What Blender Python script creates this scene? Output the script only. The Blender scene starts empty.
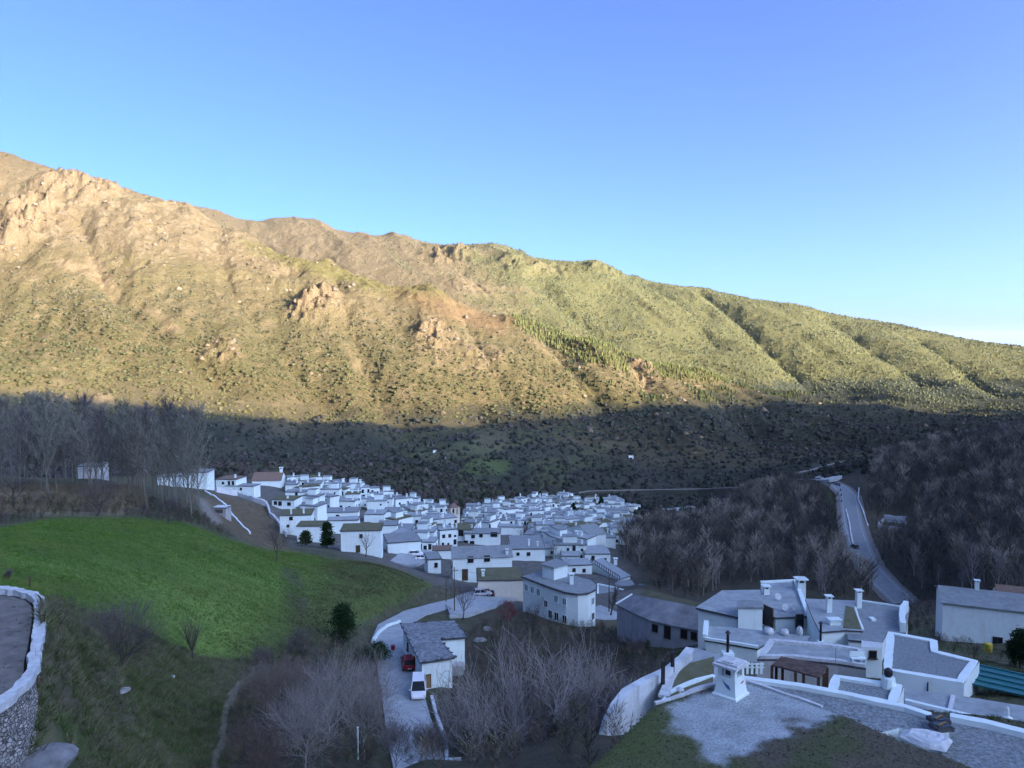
import bpy, math, random
import numpy as np
from mathutils import Vector

# ------------------------------------------------------------------ basics
SC = bpy.context.scene
COL = SC.collection
F = 780.0
PITCH = math.atan(39 / F)
CPI, SPI = math.cos(PITCH), math.sin(PITCH)
SUN_AZ, SUN_EL = math.radians(128), math.radians(15)
rnd = random.Random(11)
rng = np.random.default_rng(11)

def ray(px, py):
    a = (px - 512.0) / F
    b = (384.0 - py) / F
    y = CPI + b * SPI
    return a / y, (-SPI + b * CPI) / y

def P(px, py, d):
    kx, kz = ray(px, py)
    return (kx * d, d, kz * d)

def PZ(px, py, z):
    kx, kz = ray(px, py)
    d = z / kz
    return (kx * d, d, z)

def project(x, y, z):
    fy = y * CPI - z * SPI
    up = y * SPI + z * CPI
    return 512 + F * x / fy, 384 - F * up / fy

# ------------------------------------------------------------------ noise
def _h(ix, iy, s):
    v = np.sin(ix * 127.1 + iy * 311.7 + s * 74.7) * 43758.5453
    return v - np.floor(v)

def vnoise(x, y, s=0):
    xi = np.floor(x); yi = np.floor(y)
    u = x - xi; v = y - yi
    u = u * u * u * (u * (u * 6 - 15) + 10); v = v * v * v * (v * (v * 6 - 15) + 10)
    a = _h(xi, yi, s); b = _h(xi + 1, yi, s); c = _h(xi, yi + 1, s); d = _h(xi + 1, yi + 1, s)
    return a + (b - a) * u + (c - a) * v + (a - b - c + d) * u * v

def fbm(x, y, o=4, s=0, gain=0.5):
    t = 0; a = 1.0; n = 0
    for i in range(o):
        t = t + a * (vnoise(x, y, s + i * 13) - 0.5); n += a
        x, y = x * 1.6 + y * 1.2 + 5.3, y * 1.6 - x * 1.2 + 1.7
        a *= gain
    return t / n * 2

def ridged(x, y, o=4, s=0, gain=0.5):
    t = 0; a = 1.0; n = 0
    for i in range(o):
        t = t + a * (1 - np.abs(vnoise(x, y, s + i * 13) * 2 - 1)); n += a
        x, y = x * 1.6 + y * 1.2 + 5.3, y * 1.6 - x * 1.2 + 1.7
        a *= gain
    return t / n

def sst(a, b, x):
    t = np.clip((x - a) / (b - a), 0, 1)
    return t * t * (3 - 2 * t)

def inpoly(px, py, poly):
    px = np.asarray(px, float); py = np.asarray(py, float)
    r = np.zeros(np.broadcast(px, py).shape, bool)
    n = len(poly)
    for i in range(n):
        x0, y0 = poly[i]; x1, y1 = poly[(i + 1) % n]
        if y0 == y1: continue
        c = ((y0 > py) != (y1 > py)) & (px < (x1 - x0) * (py - y0) / (y1 - y0) + x0)
        r ^= c
    return r

def segdist(px, py, line):
    best = np.full(np.broadcast(px, py).shape, 1e9)
    for (x0, y0), (x1, y1) in zip(line[:-1], line[1:]):
        dx, dy = x1 - x0, y1 - y0
        t = np.clip(((px - x0) * dx + (py - y0) * dy) / (dx * dx + dy * dy + 1e-9), 0, 1)
        best = np.minimum(best, np.hypot(px - x0 - t * dx, py - y0 - t * dy))
    return best

def softpoly(px, py, poly, w):
    """1 inside, falling to 0 over w pixels either side of the outline"""
    d = segdist(px, py, list(poly) + [poly[0]])
    ins = inpoly(px, py, poly)
    return sst(-w, w, np.where(ins, d, -d))

# ------------------------------------------------------------------ terrain control points  (px, py, depth)
CP = [
 # bank below the walled terrace
 (63,640,33),(100,640,45),(130,660,62),(200,655,80),(232,660,82),(150,740,50),(200,720,60),(100,740,40),(58,745,27),(235,740,58),
 (130,620,72),(80,610,65),(50,600,58),(53,612,32.5),(54,628,30),(51,645,28.5),(48,668,26.3),(46,690,25.2),(37,725,24.4),(15,760,23.2),(60,700,28),(70,670,32),
 # meadow
 (0,580,65),(0,525,112),(100,520,124),(170,530,130),(232,545,137),(100,560,92),(200,600,97),(250,640,90),(290,600,115),(280,560,143),
 (340,570,149),(340,610,118),(430,590,155),(400,606,135),(380,566,160),(0,550,82),(300,640,98),(330,660,92),
 # behind the meadow: straw band, poplar grove
 (0,500,138),(60,503,140),(120,500,150),(60,490,165),(150,500,165),(100,480,205),(20,480,200),(190,505,190),(170,487,300),
 # brown field and far left village
 (205,505,232),(232,518,250),(250,540,222),(300,535,262),(260,505,300),(210,490,310),(250,490,345),(320,500,352),(285,530,270),
 (330,540,248),(345,553,215),(360,556,205),(400,520,340),(420,572,208),(470,582,186),(453,525,362),(400,505,425),(330,484,430),(265,480,400),
 (520,520,430),(560,540,330),(560,592,176),(600,590,205),(640,585,182),(600,545,320),(630,560,270),(520,505,545),(600,505,610),(635,520,520),(690,513,605),
 (440,545,280),(480,545,290),(500,597,168),(545,600,166),(597,618,149),
 # gully and slopes below the lane
 (405,665,100),(390,720,84),(416,695,92),(400,760,75),(385,632,116),(405,612,138),(470,600,156),(430,692,94),(455,688,95),
 (540,622,138),(560,660,104),(500,700,80),(545,760,48),(450,760,62),(600,740,38),(640,700,50),(650,650,108),(690,650,118),(620,650,116),
 (300,700,70),(330,740,62),(270,740,58),
 # the near right hillside
 (980,650,100),(1020,660,94),(900,640,104),(760,650,88),(700,645,92),(930,692,58),(870,684,62),(800,684,58),(1020,705,48),(715,706,36),
 (830,640,92),(1060,680,60),(1060,640,105),
 # right wooded slopes and the road
 (905,603,245),(870,570,285),(858,525,360),(848,495,430),(825,483,490),(780,535,375),(720,562,300),(700,585,240),(650,560,300),
 (700,520,450),(640,535,390),(820,573,260),(780,603,195),(740,500,520),(900,520,380),(960,540,300),(1010,570,230),(960,480,430),(1020,470,410),
 (900,465,540),(950,445,600),(1020,432,600),(880,540,330),(940,600,190),(1100,450,500),(1100,560,220),
 # the valley and the opposite slope in shade
 (300,472,560),(200,460,640),(100,460,640),(0,460,640),(300,458,720),(300,424,960),(200,412,900),(100,405,880),(0,395,860),(480,490,620),(480,462,770),(480,432,960),
 (480,414,1080),(600,490,760),(560,497,700),(740,487,800),(650,450,1000),(600,412,1150),(750,440,1080),(800,472,780),(850,462,860),(893,453,930),(760,406,1350),(870,405,1500),
 (830,440,1120),(900,425,1250),(400,424,1000),(400,470,620),
 # the near spur, up to its crest
 (0,330,1080),(0,260,1280),(0,200,1480),(0,152,1700),(60,172,1680),(120,188,1660),(190,207,1640),(100,300,1150),(200,350,1080),(200,280,1320),
 (300,300,1330),(300,380,1060),(400,380,1090),(400,320,1340),(500,370,1190),(560,360,1290),(600,380,1230),(700,385,1400),
 (250,237,1600),(330,258,1560),(430,284,1520),(520,308,1500),(600,335,1480),(700,365,1480),(800,393,1520),
 (-160,110,1750),(-160,250,1300),(-160,400,850),(-360,60,1800),(-360,240,1300),(-360,420,800),
 # the far mountain
 (190,204,3000),(300,216,3000),(400,233,2950),(500,244,2900),(600,262,2850),(700,285,2800),(800,304,2750),(900,323,2700),(1024,348,2600),(1160,374,2500),
 (600,310,2350),(500,275,2450),(400,255,2600),(760,345,2150),(900,372,1980),(1000,392,1800),(960,408,1600),(1024,402,1620),(850,388,1900),(700,340,2200),(1160,410,1500),
]
# plain points (x, y, z)
CPW = []
def _w(px, d, z):
    CPW.append(((px - 512) / F * d, d, z))
for a in ((250,1850,140),(330,1820,95),(430,1780,45),(520,1750,0),(600,1720,-50),(700,1680,-95),(800,1680,-125),(100,1950,330),(0,1980,360)): _w(*a)
for a in ((190,3800,420),(400,3800,320),(600,3700,200),(800,3600,60),(1024,3400,-90),(400,7000,100),(900,7000,-100),(0,7000,200),(100,2400,330),(250,2350,210)): _w(*a)
for x, y, z in ((0,3,-7),(0,10,-8.5),(0,20,-13),(6,26,-14.5),(12,21,-14),(20,15,-14),(-8,28,-17),(-4,35,-19),(3,36,-18),(-12,20,-15),(-18,20,-12),(-20,12,-13),
                (-40,40,-15.5),(-60,60,-17),(-90,60,-15),(0,-8,-3),(20,-10,-8),(-20,-10,-5),(0,-40,12),(0,-150,45),(-200,-100,60),(0,-600,190),(-600,-300,250),(0,-2500,500),
                (60,20,-24),(120,40,-40),(200,60,-50),(220,150,-60),(300,250,-55),(300,0,-30),(450,100,10),(450,350,-30),
                (-150,60,-10),(-300,100,0),(-400,400,-30),(-800,300,90),(-2000,500,500),(-3000,2000,600),(2500,1500,-60),(3000,-500,300),(5000,3000,-100),(-6000,0,600),(0,-7000,500),(7000,0,200)):
    CPW.append((x, y, z))
_cp = np.array([P(*c) for c in CP] + CPW)
KTH = 2.5
def _uvw(x, y):
    r = np.sqrt(x * x + y * y) + 1e-6
    return np.stack([KTH * x / r, KTH * y / r, np.log(np.maximum(r, 3.0))], -1)
_cu = _uvw(_cp[:, 0], _cp[:, 1])
_E2 = 0.03 ** 2
def _phi(d2): return np.sqrt(d2 + _E2)
def _fit():
    n = len(_cp)
    d2 = ((_cu[:, None, :] - _cu[None]) ** 2).sum(-1)
    A = np.zeros((n + 1, n + 1)); A[:n, :n] = _phi(d2) - np.eye(n) * 0.004
    A[:n, n] = 1; A[n, :n] = 1
    b = np.zeros(n + 1); b[:n] = _cp[:, 2]
    return np.linalg.solve(A, b)
_wt = _fit()
def base_h(x, y):
    x = np.asarray(x, float); y = np.asarray(y, float)
    sh = np.broadcast(x, y).shape
    xf = np.broadcast_to(x, sh).ravel(); yf = np.broadcast_to(y, sh).ravel()
    out = np.empty(xf.size)
    for i in range(0, xf.size, 40000):
        u = _uvw(xf[i:i + 40000], yf[i:i + 40000])
        d2 = (u * u).sum(-1)[:, None] + (_cu * _cu).sum(-1)[None] - 2 * u @ _cu.T
        out[i:i + 40000] = _phi(np.maximum(d2, 0)) @ _wt[:-1] + _wt[-1]
    return out.reshape(sh)

# ---- corridors: the roads and level yards cut or fill the slope
def _cpt(l): return [P(*a) for a in l]
MAIN_ROAD = _cpt([(930,622,222),(905,603,246),(885,585,268),(867,565,295),(857,540,330),(852,522,360),(850,507,392),(849,496,425),(840,487,455),(826,480,488),(800,479,520),(770,484,600),(750,487,700)])
VALLEY_ROAD = _cpt([(750,487,700),(700,489,740),(640,490,755),(590,491,735),(560,496,700),(530,503,640),(500,509,590),(478,513,560)])
HILL_TRACK = _cpt([(796,473,760),(812,470,790),(828,465,830),(850,461,870),(875,457,905),(893,453,930)])
LANE = _cpt([(430,800,66),(418,760,73),(408,720,83),(402,690,92),(395,660,102),(388,640,112),(393,625,124),(415,613,138),(440,606,147),(465,600,156),(490,596,164),(512,596,168)])
CORR = [(MAIN_ROAD, 4.2, 8), (VALLEY_ROAD, 2.6, 8), (HILL_TRACK, 2.6, 6), (LANE, 3.2, 3.5)]
def corridor(x, y, z):
    for line, hw, fall in CORR:
        a = np.array(line)
        m = (x > a[:, 0].min() - 30) & (x < a[:, 0].max() + 30) & (y > a[:, 1].min() - 30) & (y < a[:, 1].max() + 30)
        if not m.any(): continue
        xs, ys = x[m], y[m]
        best = np.full(xs.shape, 1e9); bz = np.zeros(xs.shape)
        for p, q in zip(a[:-1], a[1:]):
            d = q - p
            t = np.clip(((xs - p[0]) * d[0] + (ys - p[1]) * d[1]) / (d[0] ** 2 + d[1] ** 2), 0, 1)
            dd = np.hypot(xs - p[0] - t * d[0], ys - p[1] - t * d[1])
            k = dd < best
            best = np.where(k, dd, best); bz = np.where(k, p[2] + t * d[2], bz)
        w = 1 - sst(hw, hw + fall, best)
        z[m] = z[m] * (1 - w) + (bz - 0.12) * w
    return z

# ---- gullies: px, py, depth polylines, width, depth
GUL = [
 ([(700,288,2780),(735,318,2480),(770,340,2200),(800,372,2000),(830,390,1800)], 75, 45),
 ([(640,272,2800),(690,310,2450),(720,345,2150)], 60, 16),
 ([(420,245,2900),(450,275,2600),(480,300,2300)], 60, 22),
 ([(535,285,2500),(560,310,2300),(600,335,2100)], 70, 25),
 ([(830,320,2550),(880,350,2200),(930,380,1900)], 70, 28),
 ([(920,340,2400),(970,370,2000),(1010,392,1750)], 60, 22),
 ([(515,315,1490),(545,340,1400),(575,372,1270),(600,402,1180)], 55, 26),
 ([(610,345,1450),(640,370,1400),(650,398,1260)], 45, 20),
 ([(455,300,1480),(470,340,1330),(500,380,1160),(520,410,1090)], 45, 16),
 ([(330,270,1520),(345,320,1330),(370,370,1110),(385,410,1020)], 45, 18),
 ([(210,240,1550),(240,300,1280),(290,350,1130),(330,400,1010)], 50, 18),
 ([(80,230,1450),(105,280,1230),(165,330,1100),(230,380,1000)], 42, 22),
 ([(20,250,1320),(60,310,1120),(130,370,1000)], 40, 10),
 ([(700,372,1450),(720,400,1330),(760,430,1120)], 45, 16),
]
GULW = [(np.array([P(*a) for a in l]), w, d) for l, w, d in GUL]
# crags: px, py, depth, radius, height
CRAG = [(28,222,1400,45,55),(60,196,1560,40,30),(100,200,1570,35,26),(5,238,1330,30,25),(320,302,1330,34,26),(305,312,1300,24,18),(222,350,1090,22,14),(440,345,1250,34,14),
        (450,262,2650,70,45),(520,268,2600,70,30),(560,268,2640,60,22),(600,270,2700,50,22),(470,300,2300,60,20),(100,404,885,12,9),(430,330,1290,22,12),(480,352,1230,26,10),(640,360,1410,30,12)]
CRAGW = [(P(a, b, c)[:2], r, h) for a, b, c, r, h in CRAG]

def height(x, y):
    x = np.asarray(x, float); y = np.asarray(y, float)
    sh = np.broadcast(x, y).shape
    x = np.broadcast_to(x, sh).ravel().copy(); y = np.broadcast_to(y, sh).ravel().copy()
    z = base_h(x, y)
    r = np.hypot(x, y)
    mt = sst(880, 1200, r) * sst(-200, 200, y)
    i = mt > 0
    if i.any():
        xi, yi, ri = x[i], y[i], r[i]
        far = sst(1750, 2000, ri)
        c, s = math.cos(0.36), math.sin(0.36)
        dn = (-s * xi + c * yi); ac = (c * xi + s * yi)         # down-slope / across-slope axes
        wx = fbm(xi / 160, yi / 160, 2, 3) * 40
        g = ridged((ac + wx) / 110, (dn + wx) / 420, 3, 21) - 0.62
        rk = fbm(xi / 45, yi / 45, 4, 41, 0.6)
        rough = 0.35 + 0.9 * sst(-60, 240, base_h(xi, yi)) * (1 - far * 0.35)
        z[i] += mt[i] * (g * (24 - 4 * far) + fbm(xi / 230, yi / 230, 3, 7) * (9 - 3 * far) + rk * (9 - 4 * far) * rough
                         + (ridged(xi / 22, yi / 30, 3, 77, 0.6) - 0.6) * 7 * rough)
    nr = sst(500, 700, r) * (1 - mt)
    j = (nr > 0.01)
    if j.any(): z[j] += nr[j] * fbm(x[j] / 60, y[j] / 60, 4, 5) * 7
    k = (r < 700) & (r > 20)
    if k.any():
        xk, yk = x[k], y[k]
        z[k] += fbm(xk / 9, yk / 9, 4, 17) * np.clip(r[k] / 200, 0.12, 1.0) * 0.8
    for a, w, dep in GULW:
        m = (x > a[:, 0].min() - 4 * w) & (x < a[:, 0].max() + 4 * w) & (y > a[:, 1].min() - 4 * w) & (y < a[:, 1].max() + 4 * w)
        if m.any():
            d = segdist(x[m], y[m], [tuple(q) for q in a[:, :2]])
            d = d + fbm(x[m] / 60, y[m] / 60, 3, 91) * w * 0.25
            z[m] -= dep * np.exp(-np.abs(d) / w * 1.6)
    for (cx, cy), cr, ch in CRAGW:
        d = np.hypot(x - cx, (y - cy) * 0.7)
        m = d < cr * 2.2
        if m.any():
            n = ridged(x[m] / (cr * 0.8), y[m] / (cr * 0.8), 3, 55, 0.65)
            z[m] += ch * sst(cr * 1.9, cr * 0.3, d[m]) * np.clip(n * 1.7 - 0.5, 0, 1.3)
    z = corridor(x, y, z)
    for (poly, zz) in PADS:
        ins = inpoly(x, y, poly)
        z[ins] = np.minimum(z[ins], zz)
    return z.reshape(sh)
PADS = []      # (world polygon, z): the ground under a building never rises above z

def gz(x, y): return float(height(np.array([x]), np.array([y]))[0])

def hit(px, py, dmin=15, dmax=3500, n=500):
    """where the sight line through a pixel meets the ground"""
    px = np.atleast_1d(np.asarray(px, float)); py = np.atleast_1d(np.asarray(py, float))
    kx, kz = ray(px, py)
    ds = np.exp(np.linspace(math.log(dmin), math.log(dmax), n))
    X = kx[:, None] * ds; Y = np.broadcast_to(ds, X.shape); Z = kz[:, None] * ds
    H = height(X, Y)
    below = Z < H
    idx = np.where(below.any(1), below.argmax(1), n - 1)
    d1 = ds[idx]; d0 = ds[np.maximum(idx - 1, 0)]
    ar = np.arange(len(idx))
    g0 = (Z - H)[ar, np.maximum(idx - 1, 0)]; g1 = (Z - H)[ar, idx]
    t = np.where(idx > 0, g0 / (g0 - g1 + 1e-12), 0)
    d = d0 + (d1 - d0) * np.clip(t, 0, 1)
    return np.stack([kx * d, d, kz * d], -1)

# ------------------------------------------------------------------ mesh builder
class MB:
    def __init__(s): s.v = []; s.f = []; s.m = []
    def add(s, vs, fs, mi=0):
        o = len(s.v); s.v.extend([tuple(p) for p in vs]); s.f.extend([tuple(i + o for i in f) for f in fs]); s.m.extend([mi] * len(fs))
        return s
    def prism(s, poly, z0, z1, mi=0, mtop=None):
        """poly: list of (x,y); z0/z1 number or list"""
        n = len(poly)
        ar = sum(poly[i][0] * poly[(i + 1) % n][1] - poly[(i + 1) % n][0] * poly[i][1] for i in range(n))
        if not hasattr(z0, '__len__'): z0 = [z0] * n
        if not hasattr(z1, '__len__'): z1 = [z1] * n
        if ar < 0: poly = poly[::-1]; z0 = list(z0)[::-1]; z1 = list(z1)[::-1]
        vs = [(p[0], p[1], z0[i]) for i, p in enumerate(poly)] + [(p[0], p[1], z1[i]) for i, p in enumerate(poly)]
        s.add(vs, [(i, (i + 1) % n, n + (i + 1) % n, n + i) for i in range(n)] + [tuple(range(n - 1, -1, -1))], mi)
        s.f.append(tuple(len(s.v) - n + i for i in range(n))); s.m.append(mi if mtop is None else mtop)
        return s
    def box(s, c, size, rz=0, mi=0):
        hx, hy = size[0] / 2, size[1] / 2
        ca, sa = math.cos(rz), math.sin(rz)
        pl = [(c[0] + ca * x - sa * y, c[1] + sa * x + ca * y) for x, y in ((-hx, -hy), (hx, -hy), (hx, hy), (-hx, hy))]
        return s.prism(pl, c[2], c[2] + size[2], mi)       # c is the middle of the underside
    def tube(s, pts, rads, n=6, mi=0, cap=True):
        pts = [Vector(p) for p in pts]
        rings = []
        for i, p in enumerate(pts):
            t = (pts[min(i + 1, len(pts) - 1)] - pts[max(i - 1, 0)])
            if t.length < 1e-9: t = Vector((0, 0, 1))
            t.normalize()
            u = t.cross(Vector((0.13, 0.31, 0.94)) if abs(t.z) < 0.9 else Vector((1, 0.1, 0))); u.normalize(); w = t.cross(u)
            r = rads[i] if hasattr(rads, '__len__') else rads
            rings.append([p + (u * math.cos(2 * math.pi * k / n) + w * math.sin(2 * math.pi * k / n)) * r for k in range(n)])
        o = len(s.v)
        for r in rings: s.v.extend([tuple(q) for q in r])
        for i in range(len(pts) - 1):
            for k in range(n):
                a = o + i * n + k; b = o + i * n + (k + 1) % n
                s.f.append((a, b, b + n, a + n)); s.m.append(mi)
        if cap:
            s.f.append(tuple(o + k for k in range(n - 1, -1, -1))); s.m.append(mi)
            s.f.append(tuple(o + (len(pts) - 1) * n + k for k in range(n))); s.m.append(mi)
        return s
    def build(s, name, mats, parent=None, origin=None, smooth=False):
        if not isinstance(mats, (list, tuple)): mats = [mats]
        o = Vector(origin) if origin is not None else (Vector(parent['_o']) if parent is not None and '_o' in parent else Vector((0, 0, 0)))
        me = bpy.data.meshes.new(name)
        me.from_pydata([(p[0] - o.x, p[1] - o.y, p[2] - o.z) for p in s.v], [], s.f)
        for m in mats: me.materials.append(m)
        if len(mats) > 1: me.polygons.foreach_set('material_index', s.m)
        if smooth: me.polygons.foreach_set('use_smooth', [True] * len(me.polygons))
        me.update()
        ob = bpy.data.objects.new(name, me); COL.objects.link(ob)
        if parent is not None:
            ob.parent = parent; ob['_o'] = tuple(o)
        elif origin is not None:
            ob.location = o; ob['_o'] = tuple(o)
        return ob

def tag(o, label=None, cat=None, group=None, kind=None):
    if label: o['label'] = label
    if cat: o['category'] = cat
    if group: o['group'] = group
    if kind: o['kind'] = kind
    return o

def thing(name, label, cat, loc, group=None):
    o = bpy.data.objects.new(name, None); COL.objects.link(o)
    o.location = loc; o.empty_display_size = 0.3
    o['_o'] = tuple(float(c) for c in loc)
    return tag(o, label, cat, group)

def np_mesh(name, verts, faces_flat, nper, mat, colors=None, smooth=False, origin=(0, 0, 0)):
    """one mesh from numpy arrays; nper vertices per face"""
    me = bpy.data.meshes.new(name)
    nf = len(faces_flat) // nper
    me.vertices.add(len(verts)); me.vertices.foreach_set('co', np.ascontiguousarray(verts, np.float32).ravel())
    me.loops.add(len(faces_flat)); me.loops.foreach_set('vertex_index', np.ascontiguousarray(faces_flat, np.int32))
    me.polygons.add(nf)
    me.polygons.foreach_set('loop_start', np.arange(0, nf * nper, nper, dtype=np.int32))
    try: me.polygons.foreach_set('loop_total', np.full(nf, nper, np.int32))
    except Exception: pass
    if smooth: me.polygons.foreach_set('use_smooth', np.ones(nf, bool))
    me.update(calc_edges=True)
    if colors is not None:
        at = me.attributes.new('cover', 'FLOAT_COLOR', 'POINT')
        c = np.ones((len(verts), 4), np.float32); c[:, :3] = colors
        at.data.foreach_set('color', c.ravel())
    me.materials.append(mat)
    ob = bpy.data.objects.new(name, me); COL.objects.link(ob); ob.location = origin
    return ob
# ------------------------------------------------------------------ outlines (pixels, depth of the first corner) of the near buildings; the ground is levelled below them
NEAR = {
 'foreground': ([(655,703),(685,694),(716,683),(747,681.5),(800,698),(845,715),(880,731),(950,757),(990,775),(940,860),(700,860),(545,800),(600,757),(622,735)], 23.5),
 'moss': ([(662,700),(668,681),(689,648.5),(697,648),(721,655),(719,690),(690,699),(680,705)], 36),
 'lgravel': ([(944,720.5),(949,731.5),(924,733),(899,728),(880,733),(845,717),(800,700),(742,683),(745,680),(800,687),(850,697),(905,709)], 27),
 'r12': ([(950,719.5),(1040,740),(1100,800),(960,800),(940,756),(948,742)], 27.5),
 'r9': ([(826,694.5),(832.5,676.5),(904,687),(896,708)], 42),
 'r10': ([(903,688),(962,696),(1040,708.5),(1040,748),(955,726),(905,709)], 51.5),
 'r4': ([(883,671),(887,632),(931,640),(937.5,640.5),(938.5,652),(979.5,662),(964,684.5)], 53),
 'r3': ([(757,659),(769.5,641),(830,646),(862,651),(866,668),(838,663.5),(790,659)], 56),
 'r5': ([(861.5,646.6),(861.5,640.4),(882.6,642.7),(882.3,647.5)], 66),
 'r1': ([(695.5,607.4),(722,590.3),(760.4,589.6),(763,609),(737.9,617)], 88),
 'r2': ([(775.5,617.6),(762.5,611.5),(760.4,582),(798,580.3),(808.5,616)], 88.5),
 'r1t': ([(705,639.5),(706.4,625.2),(763.8,630.6),(810,636),(806,645),(770,641),(758,648.4)], 76),
 'r8l': ([(820,632),(812,616),(805,598.5),(855,600.5),(854.5,608),(862.5,631),(845,630)], 79),
 'r8r': ([(848,639.5),(846,631),(863,631.5),(855,608),(862,601),(909.6,608.1),(906,633),(887,632),(882,643)], 78),
 'lhouse': ([(420,662.5),(455.2,657),(440.3,639),(467.7,636.7),(454.4,620.3),(400.5,623.4)], 93),
}
DOWN = {'foreground': 2.5, 'moss': 2.5, 'lgravel': 2.2, 'r12': 2.5, 'r9': 2.0, 'r10': .6, 'r4': 1.5, 'r3': 1.6, 'r5': 2.0, 'r1': 3.5, 'r2': 3.5, 'r1t': 1.0, 'r8l': 2.5, 'r8r': 2.5, 'lhouse': 3.6}
for k_, (ol, d_) in NEAR.items():
    z_ = P(ol[0][0], ol[0][1], d_)[2]
    q_ = [PZ(a, b, z_)[:2] for a, b in ol]
    cx_ = sum(p[0] for p in q_) / len(q_); cy_ = sum(p[1] for p in q_) / len(q_)
    PADS.append(([(p[0] + (p[0] - cx_) / math.hypot(p[0] - cx_, p[1] - cy_) * 1.2, p[1] + (p[1] - cy_) / math.hypot(p[0] - cx_, p[1] - cy_) * 1.2) for p in q_], z_ - DOWN[k_]))
# the walled terrace at the left edge
TERR_Z = -10.5
TERR_EDGE = [PZ(a - 4, b, TERR_Z) for a, b in ((-90,585),(0,588.5),(20,591),(37,595.5),(43.5,601),(45,612),(43.5,628),(41.5,643),(38.5,655),(38,668),(31,680),(22,689),(8,701),(-8,712))]
_te = [(p[0], p[1]) for p in TERR_EDGE]
PADS.append((_te + [(_te[-1][0] - 6, _te[-1][1] - 4), (-40, 16), (-40, 34)], TERR_Z - 1.5))
# ------------------------------------------------------------------ materials
def _nodes(name):
    m = bpy.data.materials.new(name); m.use_nodes = True
    nt = m.node_tree
    return m, nt, nt.nodes['Principled BSDF']

def mat(name, col, rough=0.85, var=0.18, scale=3.0, bump=0.0, bscale=None, col2=None, spec=0.25, metal=0.0, stain=0.0, stain_col=(0.2, 0.19, 0.17), detail=4, streak=False):
    m, nt, b = _nodes(name)
    N = nt.nodes.new; L = nt.links.new
    tc = N('ShaderNodeTexCoord')
    geo = N('ShaderNodeNewGeometry')
    n1 = N('ShaderNodeTexNoise'); n1.inputs['Scale'].default_value = scale; n1.inputs['Detail'].default_value = detail; n1.inputs['Roughness'].default_value = 0.65
    L(geo.outputs['Position'], n1.inputs['Vector'])
    cr = N('ShaderNodeMapRange'); cr.inputs['From Min'].default_value = 0.3; cr.inputs['From Max'].default_value = 0.7
    L(n1.outputs['Fac'], cr.inputs['Value'])
    mx = N('ShaderNodeMix'); mx.data_type = 'RGBA'
    c2 = col2 if col2 else tuple(max(0, c * (1 - 2 * var)) for c in col)
    mx.inputs['A'].default_value = (*c2, 1); mx.inputs['B'].default_value = (*col, 1)
    L(cr.outputs['Result'], mx.inputs['Factor'])
    out = mx.outputs['Result']
    if stain > 0:
        n2 = N('ShaderNodeTexNoise'); n2.inputs['Scale'].default_value = 0.55; n2.inputs['Detail'].default_value = 6; n2.inputs['Roughness'].default_value = 0.7
        if streak:
            mp = N('ShaderNodeMapping'); mp.inputs['Scale'].default_value = (2.2, 2.2, 0.25)
            L(geo.outputs['Position'], mp.inputs['Vector']); L(mp.outputs['Vector'], n2.inputs['Vector'])
        else: L(geo.outputs['Position'], n2.inputs['Vector'])
        r2 = N('ShaderNodeMapRange'); r2.inputs['From Min'].default_value = 0.52; r2.inputs['From Max'].default_value = 0.72; r2.inputs['To Max'].default_value = stain
        L(n2.outputs['Fac'], r2.inputs['Value'])
        m2 = N('ShaderNodeMix'); m2.data_type = 'RGBA'; m2.inputs['B'].default_value = (*stain_col, 1)
        L(out, m2.inputs['A']); L(r2.outputs['Result'], m2.inputs['Factor']); out = m2.outputs['Result']
    L(out, b.inputs['Base Color'])
    b.inputs['Roughness'].default_value = rough; b.inputs['Specular IOR Level'].default_value = spec; b.inputs['Metallic'].default_value = metal
    if bump > 0:
        nb = N('ShaderNodeTexNoise'); nb.inputs['Scale'].default_value = bscale or scale * 4; nb.inputs['Detail'].default_value = 3
        L(geo.outputs['Position'], nb.inputs['Vector'])
        bp = N('ShaderNodeBump'); bp.inputs['Strength'].default_value = bump; bp.inputs['Distance'].default_value = 0.05
        L(nb.outputs['Fac'], bp.inputs['Height']); L(bp.outputs['Normal'], b.inputs['Normal'])
    return m

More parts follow.
